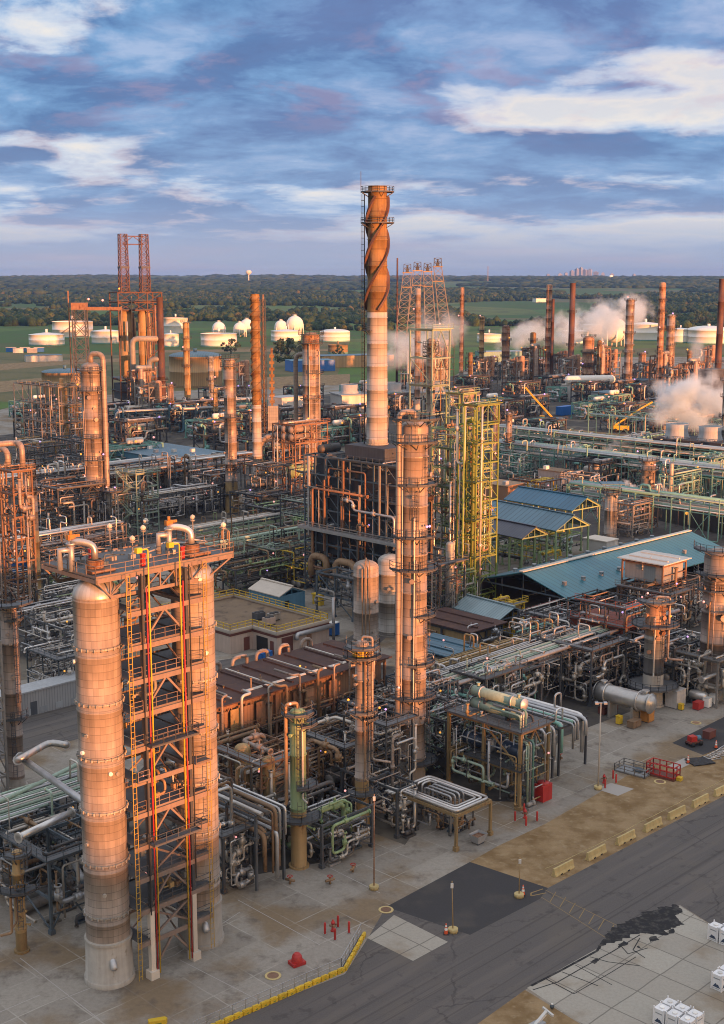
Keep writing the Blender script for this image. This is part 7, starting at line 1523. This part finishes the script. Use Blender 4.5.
def cart(lab, px, py):
    o = thing('engine_cart', lab, 'cart', (*g(px, py), .02), .5); MB().cbox(0, 0, .45, 2.4, 1.2, .25).build('chassis', 'maroon', o); b = MB(); b.cbox(-.4, 0, .7, 1.1, 1.0, .8); b.build('engine', 'red_paint', o); MB().axis((.3, 0, 1.0), (1.3, 0, 1.0), [(.01, 0), (.4, .05), (.4, .8), (.01, .85)], 12).build('fuel_drum', 'shed_blue', o)
    for x in (-.8, .8):
        for y in (-.7, .7): MB().axis((x, y-.1, .35), (x, y+1, .35), [(.01, 0), (.35, .01), (.35, .2), (.01, .21)], 12).build('wheel', 'black', o)
cart('red and blue wheeled engine cart on the dark asphalt patch', 694, 745)
o = thing('lift_cage', 'red railed lift cage standing on the dirt with a yellow step', 'cage', (*g(663, 776), .02), R(-40)); b = MB(); b.rail([(-2.1, -1, .3), (2.1, -1, .3), (2.1, 1, .3), (-2.1, 1, .3)], 1.6, .07, 1.0, closed=True); b.build('railing', 'red_paint', o); MB().box(-2.2, -1.1, 0, 2.2, 1.1, .3).build('floor', 'maroon', o); MB().box(2.22, -.4, 0, 2.9, .4, .5).build('step', 'yellow_paint', o)
o = thing('valve_pit', 'grey framed pit with a blue lid and short poles beside the lift cage', 'pit', (*g(634, 772), .02), R(-40)); b = MB(); b.rail([(-2.4, -1.4, 0), (2.4, -1.4, 0), (2.4, 1.4, 0), (-2.4, 1.4, 0)], 1.1, .06, 1.6, closed=True); b.build('railing', 'grey_steel', o); b = MB(); b.cbox(0, 0, 0, 4.6, 2.6, .18); b.build('cover', 'grey_wall', o); MB().cyl(.5, .3, .19, .5, .7, 16).build('lid', 'blue_steel', o)
o = thing('tarp_sheet', 'black crumpled tarp beside the stacked silver frames', 'tarp', (*g(700, 762), .02), .3); b = MB(); n = 9; vs = [(x*.45-1.8, y*.35-1.4, .12+.28*abs(mnoise.noise(Vector((x*.7, y*.7, 3))))) for y in range(n) for x in range(n)]; b.add(vs, [(y*n+x, y*n+x+1, (y+1)*n+x+1, (y+1)*n+x) for y in range(n-1) for x in range(n-1)], 0, False); b.prism([(-1.75, -1.35), (1.75, -1.35), (1.75, 1.35), (-1.75, 1.35)], 0, .1); b.build('sheet', 'black', o)
for i in range(5): o = thing('scaffold_frame', 'silver scaffold frame lying in the fan of frames at the edge', 'scaffold frame', (*g(711+i*3, 759-i*1.5), .03+.14*i), R(20+8*i), 'silver scaffold frames'); b = MB(); b.tube([(-1.6, -.5, .07), (1.6, -.5, .07)], .06, 6); b.tube([(-1.6, .5, .07), (1.6, .5, .07)], .06, 6); [b.tube([(x, -.5, .07), (x, .5, .07)], .045, 6) for x in (-1.5, -.75, 0, .75, 1.5)]; b.build('tubes', 'alu', o)
o = thing('horizontal_drum', 'small silver drum on legs behind the red toolbox', 'drum', (*g(690, 702), .01), R(-40)); MB().axis((0, 0, 1.5), (1, 0, 1.5), [(.01, -.3), (.6, -.1), (.8, .2), (.8, 2.6), (.6, 2.9), (.01, 3.0)], 16).build('shell', 'alu', o)
for x in (.5, 2.2): MB().box(x-.12, -.6, 0, x+.12, .6, .85).build('leg', 'dark_steel', o)
# small white machine cut by the frame bottom and a ball float post
o = thing('white_machine', 'white folded machine part at the bottom edge on the brown dirt', 'machine', (*g(541, 1026), .02), .7); b = MB(); b.beam((-1.2, 0, .2), (1.0, .2, 1.0), .3); b.build('arm', 'white_paint', o); b = MB(); b.beam((.9, -.7, 1.0), (1.1, .8, 1.1), .2); b.build('cross_arm', 'white_paint', o); MB().cbox(-.6, 0, 0, 1.6, .9, .5).build('base', 'grey_wall', o)
o = thing('float_ball', 'small dark ball with a pale top at the corner of the pad', 'ball', (*g(552, 1009), .02), 0); MB().lathe([(.22*math.sin(PI*i/10)+.001, .25-.22*math.cos(PI*i/10)) for i in range(11)], 16).build('ball', 'blue_steel', o); MB().cyl(0, 0, .46, .54, .1, 10).build('cap', 'white_paint', o)
rg = random.Random(88)
for i, (px, py, nm) in enumerate(((353, 872, 'by the dark pumps'), (330, 884, 'in the patched slab before the pumps'), (290, 884, 'beside the end pipes of the rack'), (560, 760, 'behind the drop pipes'), (470, 812, 'between the pipe table and the tan structure'))):
    o = thing('valve_stand', 'small rusty valve stand '+nm, 'valve', (*g(px, py), .01), rg.random()*3); b = MB(); b.tube([(0, 0, 0), (0, 0, .9)], .14, 8); b.tube([(-.6, 0, .5), (.6, 0, .5)], .16, 8); b.build('body', 'pipe_brown', o); b = MB(); b.arc(.25, .33, .95, 1.02, 0, 2*PI, 12); b.build('hand_wheel', 'red_paint', o)
